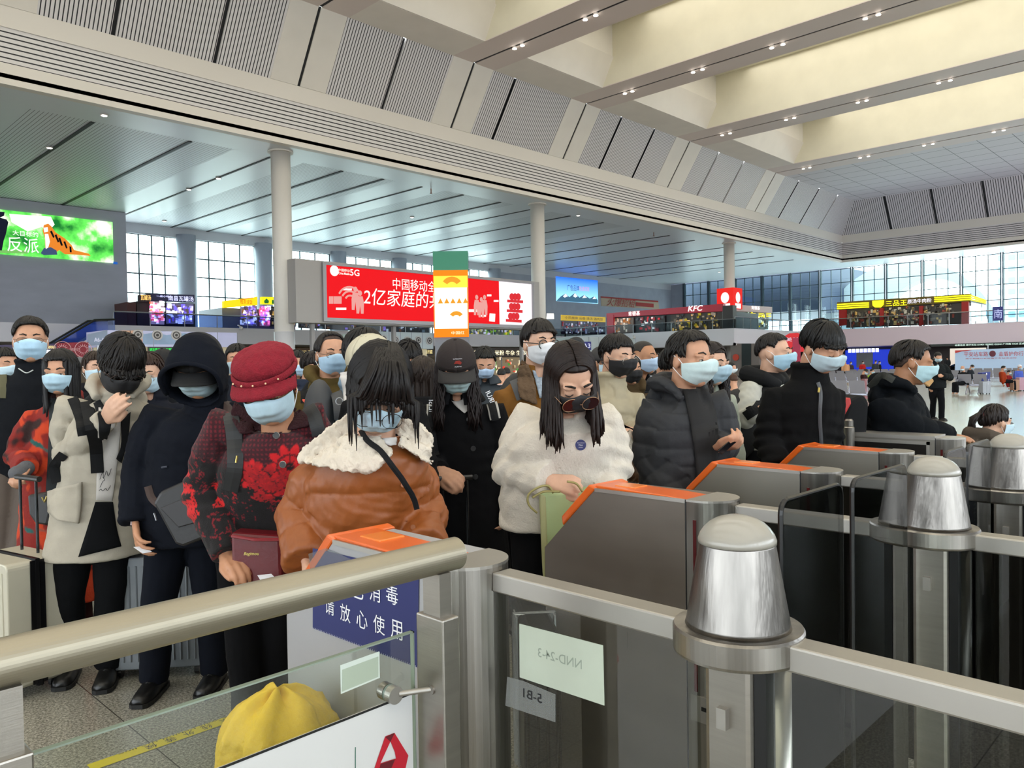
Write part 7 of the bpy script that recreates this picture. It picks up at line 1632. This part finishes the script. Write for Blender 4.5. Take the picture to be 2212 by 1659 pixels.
P = person('person with tousled black hair looking down between the kiosk vents and the brown cap', 5.6, (882, 776, 0), yaw=20, pitch=35, hs=1.10, skin='', hair=('short', '#14100f'), mask=None, coat=dict(name='coat', m='#1b1c20', r=(.19, .14)))
bpy.data.objects.remove(P.hair); do_hair(P, P.o, 'short', '#14100f', front=70, side=86, back=115, spike=.03, n=200, mess=2)
P = person('person with long wavy brown hair standing behind the girl in the orange jacket', 4.9, (915, 818, 0), yaw=170, pitch=5, hs=1.1, hair=('long', '#241a15'), mask=None, coat=dict(name='coat', m='#1a1a1c', r=(.19, .15)))
bpy.data.objects.remove(P.hair); do_hair(P, P.o, 'long', '#241a15', hang=.24, side=100, front=100, bang=.2, n=320, wave=.02, mess=2, w=.011)
P = person('person in blue mask and grey work jacket right of the brown cap', 6.4, (1047, 786, 0), yaw=6, pitch=26, hs=1.10, skin='', hair=('short', '#14120f'), mask='#7aa3cb', coat=dict(name='work_jacket', m='#3c4146', r=(.2, .15), fold=.006, collar='fold'), pelvis=(1050, 960, 0))
bpy.data.objects.remove(P.hair); do_hair(P, P.o, 'short', '#14120f', front=58, side=82, back=110, n=200); P6 = P
P = person('person in a dark grey cap and blue mask seen behind the cream puffer jacket', 6.4, (1305, 785, 0), yaw=40, pitch=5, hs=1.08, skin='_dark', hair=('short', '#1a1715'), mask='#9cc0d0', coat=dict(name='coat', m='#202226', r=(.2, .15)))
capmesh(P, P.o, '#2e2c2c', visor=True, name='cap')
P = person('person with shaved hair and blue mask beside the grey puffer', 6.6, (1392, 774, 0), yaw=44, pitch=4, hs=1.2, byaw=30, skin='_dark', hair=('short', '#24201d'), mask='#7fa6cc', eyes='open', coat=dict(name='jacket', m='#0f1013', r=(.22, .16), puff=(.008, .12)), pelvis=(1385, 970, 0))
bpy.data.objects.remove(P.hair); do_hair(P, P.o, 'buzz', '#24201d', front=45, side=74, back=106, n=0)
P = person('person in a tan fur-trimmed parka partly hidden between the cream and grey puffers', 5.5, (1362, 800, 0), yaw=20, pitch=5, hs=.9, skin='', hair=('short', '#1a1715'), mask='#17171a', coat=dict(name='parka', m='#4a3c28', r=(.2, .15), collar='hood'), pelvis=(1362, 960, 0))
P = person('person with long wavy brown hair and blue mask right behind the grey puffer man', 4.85, (1536, 788, 0), yaw=34, pitch=8, hs=1.13, byaw=30, pelvis=(1552, 1000, .0), skin='_fair', hair=('long', '#1c130f'), mask='#86b5cc', eyes='open', coat=dict(name='coat', m=mat('sage_coat', '#9aa090', .8), r=(.19, .15), hem=PD(1550, 1120, 5.1)[2], fold=.006))
bpy.data.objects.remove(P.hair); do_hair(P, P.o, 'long', '#1c130f', hang=.42, part=True, n=300, wave=.022, fwdh=.3)
P = person('dark haired person hidden behind the left shoulder of the grey puffer man', 6.0, (1450, 790, 0), yaw=150, pitch=0, hs=1.1, hair=('short', '#100e0d'), mask=None, coat=dict(name='coat', m='#14161c', r=(.2, .15)))
P = person('person in clear glasses and blue mask between the beige parka and the hooded man', 5.0, (322, 808, 0), yaw=8, pitch=14, hs=1.10, skin='_fair', hair=('short', '#2a1a14'), mask='#9ac3d8', eyes='open', glasses=('#a8a4a0', .027, .020, .0013, .0), coat=dict(name='coat', m='#1c1e26', r=(.19, .15)))
P = person('person in a black knitted beanie and blue mask left of the hood', 5.9, (352, 793, 0), yaw=10, pitch=14, hs=1.10, skin='', hair=None, mask='#8fb6cc', coat=dict(name='coat', m='#15161a', r=(.2, .15)))
co = capmesh(P, P.o, '#0d0d0f', visor=False, name='beanie', R=(.085, .106, .092)); m = MB(); text_at(m, 'XIX', P.T((-.02, .102, .060)), P.A[:, 2], -P.A[:, 0], width=.05, off=0); obj('white_mark', m, wprint, co)
P = person('brown haired person in blue mask behind the woman with curls', 6.0, (207, 797, 0), yaw=44, pitch=6, hs=1.08, skin='_fair', hair=('short', '#2b1f18'), mask='#9cc3d6', coat=dict(name='coat', m='#18191c', r=(.2, .15)))
P = person('person with curly black hair just left of the crimson hat', 6.2, (512, 780, 0), yaw=20, pitch=6, hs=1.1, hair=('short', '#12100f'), mask='#8ab0c4', coat=dict(name='coat', m='#20232a', r=(.2, .15)))
P = person('dark haired person at the left edge of the picture behind the tall man', 6.0, (10, 790, 0), yaw=60, pitch=6, hs=1.12, hair=('short', '#12100f'), mask='#9cc3d6', coat=dict(name='coat', m='#2a2c30', r=(.2, .15)))
P = person('distant person in blue mask between the crimson hat and the balding man', 7.5, (642, 787, 0), yaw=20, pitch=10, hs=1.1, hair=('short', '#12100f'), mask='#8cb8d8', coat=dict(name='coat', m='#3c2a2c', r=(.2, .15)))
P = person('person whose dark hair shows just behind the collar of the olive coat', 6.5, (680, 792, 0), yaw=100, pitch=10, hs=1.05, hair=('short', '#1c1614'), mask=None, coat=dict(name='coat', m='#2c3240', r=(.2, .15)))
# guitar case standing behind
c = PD(1245, 760, 4.9); t = thing('guitar_case', 'black rounded case top sticking up behind the girl in white fleece', 'case', (c[0], c[1], .35)); m = MB(); m.slab([PD(x, y, 4.85) for x, y in ((1226, 800), (1226, 742), (1232, 730), (1246, 726), (1258, 730), (1265, 742), (1265, 800), (1290, 1000), (1200, 1000))], Fh*.12); obj('case_shell', m, mat('case_black', '#141518', .6), t, bevel=.03)
# child with a ponytail
P = person('small child with a ponytail and pink hair tie in a brown coat', 5.3, (2150, 912, 0), yaw=100, pitch=8, roll=0, hs=.98, byaw=95, pelvis=(2135, 1060, 0), sw=.13, shdrop=.04, skin='_fair', hair=('short', '#1a1210'), mask='#9cc3d6', coat=dict(name='coat', m='#4c443c', r=(.14, .12), sleeve=(.06, .055, .045), collar='hood', hem=.45), trousers='#333', cat='child')
bpy.data.objects.remove(P.hair); ho = do_hair(P, P.o, 'short', '#1a1210', front=56, side=98, back=122, n=200)
m = MB(); T = P.T; r_ = random.Random(3)
for k in range(26): m.tube([T((0, -.10, .03)), T((r_.uniform(-.01, .01), -.135, .045)), T((r_.uniform(-.025, .025), -.175+r_.uniform(-.01, .01), .01)), T((r_.uniform(-.03, .03), -.18, -.05)), T((r_.uniform(-.02, .02), -.165, -.10))], [.006, .009, .009, .007, .001], 5)
obj('ponytail', m, HAIRM('#1a1210'), ho, smooth=True); m = MB(); m.tube([T((0, -.108+.0*q, .034))+.018*(math.cos(q)*P.A[:, 0]+math.sin(q)*P.A[:, 2]) for q in np.linspace(0, 6.3, 12)], .005, 6); obj('hair_tie', m, mat('tie_pink', '#d8606c', .6), ho)

# walking man far off
P = person('person in a dark padded jacket walking over the polished floor, looking down', 19.0, (2026, 772, 0), yaw=2, pitch=25, hs=1.05, byaw=4, sw=.2, arms=([(1992, 812, 0), (1990, 795, -.3)], [(2052, 815, 0), (2036, 812, -.25)]), skin='', hair=('short', '#14110f'), mask='#8fb8c8', coat=dict(name='padded_jacket', m='#171a1b', r=(.24, .17), sleeve=(.09, .085, .07), hem=PD(2026, 838, 19)[2], puff=(.01, .12)), trousers='#121316', feet=[(2014, 905), (2034, 908)], vox=.014)
c = PD(2004, 828, 18.8); t = obj('paper_bag', MB().slab([PD(x, y, 18.8) for x, y in ((1994, 826), (2002, 818), (2016, 818), (2018, 824), (2008, 836))], Fh*.1), mat('paper_tan', '#b08a5a', .7), None, label='crumpled tan paper bag held by the walking man', cat='bag', bevel=.02)
# ------------------------------------------------------------ the waiting area: benches, seated travellers, the queue
def bench(label, px, py, d, n, ang, group=None):
    c = PD(px, py, d); c[2] = 0; t = thing('bench', label, 'bench', c, group=group); a = np.array([math.cos(ang), math.sin(ang), 0]); b = np.array([-math.sin(ang), math.cos(ang), 0]); sm = mat('bench_steel', '#a7a8b4', .3, .55)
    w = .58; L_ = n*w
    for k in range(n):
        o_ = c+a*(k*w-L_/2+.04); m = MB(); m.slab([o_+b*.02+Zu*.43, o_+a*.5+b*.02+Zu*.43, o_+a*.5+b*.46+Zu*.40, o_+b*.46+Zu*.40], Zu*.02); obj('seat', m, sm, t)
        m = MB(); m.slab([o_+b*.46+Zu*.42, o_+a*.5+b*.46+Zu*.42, o_+a*.5+b*.62+Zu*.86, o_+b*.62+Zu*.86], b*.02); obj('backrest', m, sm, t)
    for k in range(n+1):
        o_ = c+a*(k*w-L_/2); m = MB(); m.tube([o_+b*.5+Zu*.42, o_+b*.48+Zu*.64, o_+b*.08+Zu*.62, o_+b*.06+Zu*.42], .018, 6); obj('armrest', m, sm, t)
    for s in (-1, 1):
        o_ = c+a*s*(L_/2-.35); m = MB(); m.tube([o_+b*.0+Zu*.02, o_+b*.14+Zu*.22, o_+b*.3+Zu*.38, o_+b*.46+Zu*.22, o_+b*.62+Zu*.02], .03, 6); obj('leg', m, sm, t)
    m = MB(); m.tube([c-a*L_/2+b*.3+Zu*.38, c+a*L_/2+b*.3+Zu*.38], .03, 6); obj('beam', m, sm, t); return t
bench('steel waiting bench seen end-on where the grey suitcase stands', 2108, 846, 34, 2, math.pi/2)
for k, (px, py, d, n, g) in enumerate(((1860, 834, 42, 8, 0), (1880, 822, 52, 9, 0), (1900, 815, 60, 9, 0), (2150, 824, 46, 8, 0), (2170, 816, 54, 8, 0), (1885, 872, 26, 4, 0))):
    bench(['row of steel seats behind the boy in the black jacket, nearest of its block', 'middle row of steel seats behind the man with the backpack', 'far row of steel seats below the blue shop front', 'row of steel seats behind the seated rust coat', 'far row of steel seats just before the queue', 'near steel seats with a bag on them, behind the red backpack panel'][k], px, py, d, n, math.pi/2)
def far(label, px, top, d, col, face=0, sit=False, hair='#14110f', mask='#9cc3d6', tro='#15161a', hs=1.0, group=None, **k):
    h = .23/d*F; kw = dict(sit=.42, pelvis=None) if sit else {}
    P = None
    hd = (px, top+h*.52, 0)
    if sit:
        z = .50; pel = PD(px, 800, d); pel[2] = z
        r = pel-C0; dd_ = np.dot(r, Fw); kw['pelvis'] = (W/2+F*np.dot(r, Rt)/dd_, H/2-F*np.dot(r, Up)/dd_, dd_-d)
    return person(label, d, hd, yaw=face, pitch=k.pop('pitch', 15), hs=hs, hair=('short', hair) if hair else None, mask=mask, coat=dict(name='jacket', m=col, r=(.21, .15), collar='none', fold=.0, vox=.03), trousers=tro, vox=.03, **kw, **k, group=group)
far('bald seated traveller in a black coat reading on the steel bench', 2079, 790, 34, '#15171a', face=-70, sit=True, hair=None)
far('seated traveller in a rust red coat beside the blue shopping bag', 2168, 790, 36, '#8a3216', face=60, sit=True)
far('small seated child in red next to the rust coat', 2180, 799, 37, '#7a1c1c', face=50, sit=True, hs=.85, cat='child')
far('seated traveller in white cap and blue white jacket at the right edge', 2203, 788, 37, '#4a5cb0', face=20, sit=True, hair='#d8d8dc')
far('seated traveller bending forward in a maroon coat behind the boy in black', 1870, 797, 34, '#2a1618', face=60, sit=True, pitch=50)
far('seated traveller in bright green on the far bench', 1884, 797, 38, '#7c9a30', face=40, sit=True)
far('seated traveller in dark coat beside the bald reader', 2100, 788, 40, '#22262c', face=40, sit=True, pitch=40)
far('standing woman with long hair in a peach coat by the blue shop', 1826, 779, 60, '#c0906a', face=170, mask=None)
far('standing person in red near the pale landscape poster', 1864, 780, 66, '#a52422', face=10)
far('standing person in a grey coat beside the peach coat', 1838, 781, 64, '#3a3034', face=10)
far('standing person in a grey jacket left of the walking man', 1892, 778, 62, '#3c4046', face=120)
far('standing person in black beside the grey jacket near the walking man', 1900, 780, 64, '#15161a', face=30)
far('dark haired woman in dark blue standing by the stone pier', 1580, 782, 16, '#1c2430', face=60, mask='#b8c8d0')
far('small woman with tied hair in pale clothes behind the shaved man', 1424, 776, 13.5, '#8a9098', face=-20, mask=None, pitch=30)
far('distant dark head behind the lit counter, left one', 1083, 796, 14, '#c0b0b4', face=180, mask=None)
far('distant dark head behind the lit counter, right one', 1094, 794, 15, '#15161a', face=180, mask=None)
far('brown haired seated traveller behind the young man in white', 1584, 806, 12, '#3a3430', face=180, sit=False, hair='#3a2418', mask=None, hs=.9)
qs = [(2046, '#2a2c30'), (2057, '#2b4a78'), (2068, '#1a1b1e'), (2074, '#1c1d20'), (2084, '#6a6458'), (2090, '#b8b4b0'), (2101, '#15161a'), (2110, '#1a1b1e'), (2127, '#1c1d20'), (2142, '#131416'), (2152, '#15161a'), (2164, '#a8a8a4'), (2176, '#1f2226'), (2186, '#2c2c2e'), (2193, '#98a0ac'), (2206, '#1c1d1f')]
names = ['in dark grey at the left end', 'in blue', 'in black left of the blue jacket\'s neighbour', 'in black with hair up', 'in khaki', 'in a white top', 'in black, narrow shoulders', 'in dark grey beside the white top', 'in black below the badge', 'in black right of the badge', 'in black, shortest', 'in a pale vest', 'in dark blue, broad', 'in dark brown', 'in pale grey facing us', 'in black at the right end']
names[2] = 'in black, third from the left'; names[3] = 'in black, fourth from the left'
for q_, ((x, col), nme) in enumerate(zip(qs, names)):
    far('queueing traveller %s before the pale blue banner' % nme, x, 770+random.Random(x).uniform(-1, 3), 80+(-.6, .6)[q_ % 2], col, face=170 if 'facing' not in nme else 0, mask=None if 'facing' not in nme else '#9cb8e0', group='travellers queueing at the banner')
suitcase('silver grey suitcase standing upright beside the steel bench', 2128, 33.5, .36, PD(2128, 824, 33.5)[2], .24, '#9a9fa6', ang=.1, ribs=3)
bg_ = bag('dark blue shopping bag standing on the silver grey suitcase', [(2121, 805), (2140, 803), (2138, 823), (2122, 823)], 33.3, .3, mat('bag_blue', '#22307c', .5), name='shopping_bag'); m = MB(); m.ell(PD(2131, 808, 33.25), (.06, .02, .05)); obj('white_mark', m, wprint, bg_)
suitcase('rose gold suitcase at the right edge by the seated travellers', 2192, 36, .3, PD(2192, 820, 36)[2], .24, '#a07860', ang=.1, ribs=3, hz=PD(2192, 800, 36)[2])
suitcase('pink suitcase right of the rose gold one', 2204, 36.2, .26, PD(2204, 815, 36.2)[2], .24, '#b08a98', ang=.1, ribs=3)
suitcase('dusty pink tall case beside the maroon coat', 1874, 30, .3, PD(1874, 818, 30)[2], .24, '#8a5a5e', ang=.1, ribs=3)
bag('red bag on the floor behind the red backpack panel', [(1854, 836), (1864, 835), (1868, 852), (1853, 852)], 26, .3, mat('bag_scarlet', '#b8201c', .6), name='red_bag')
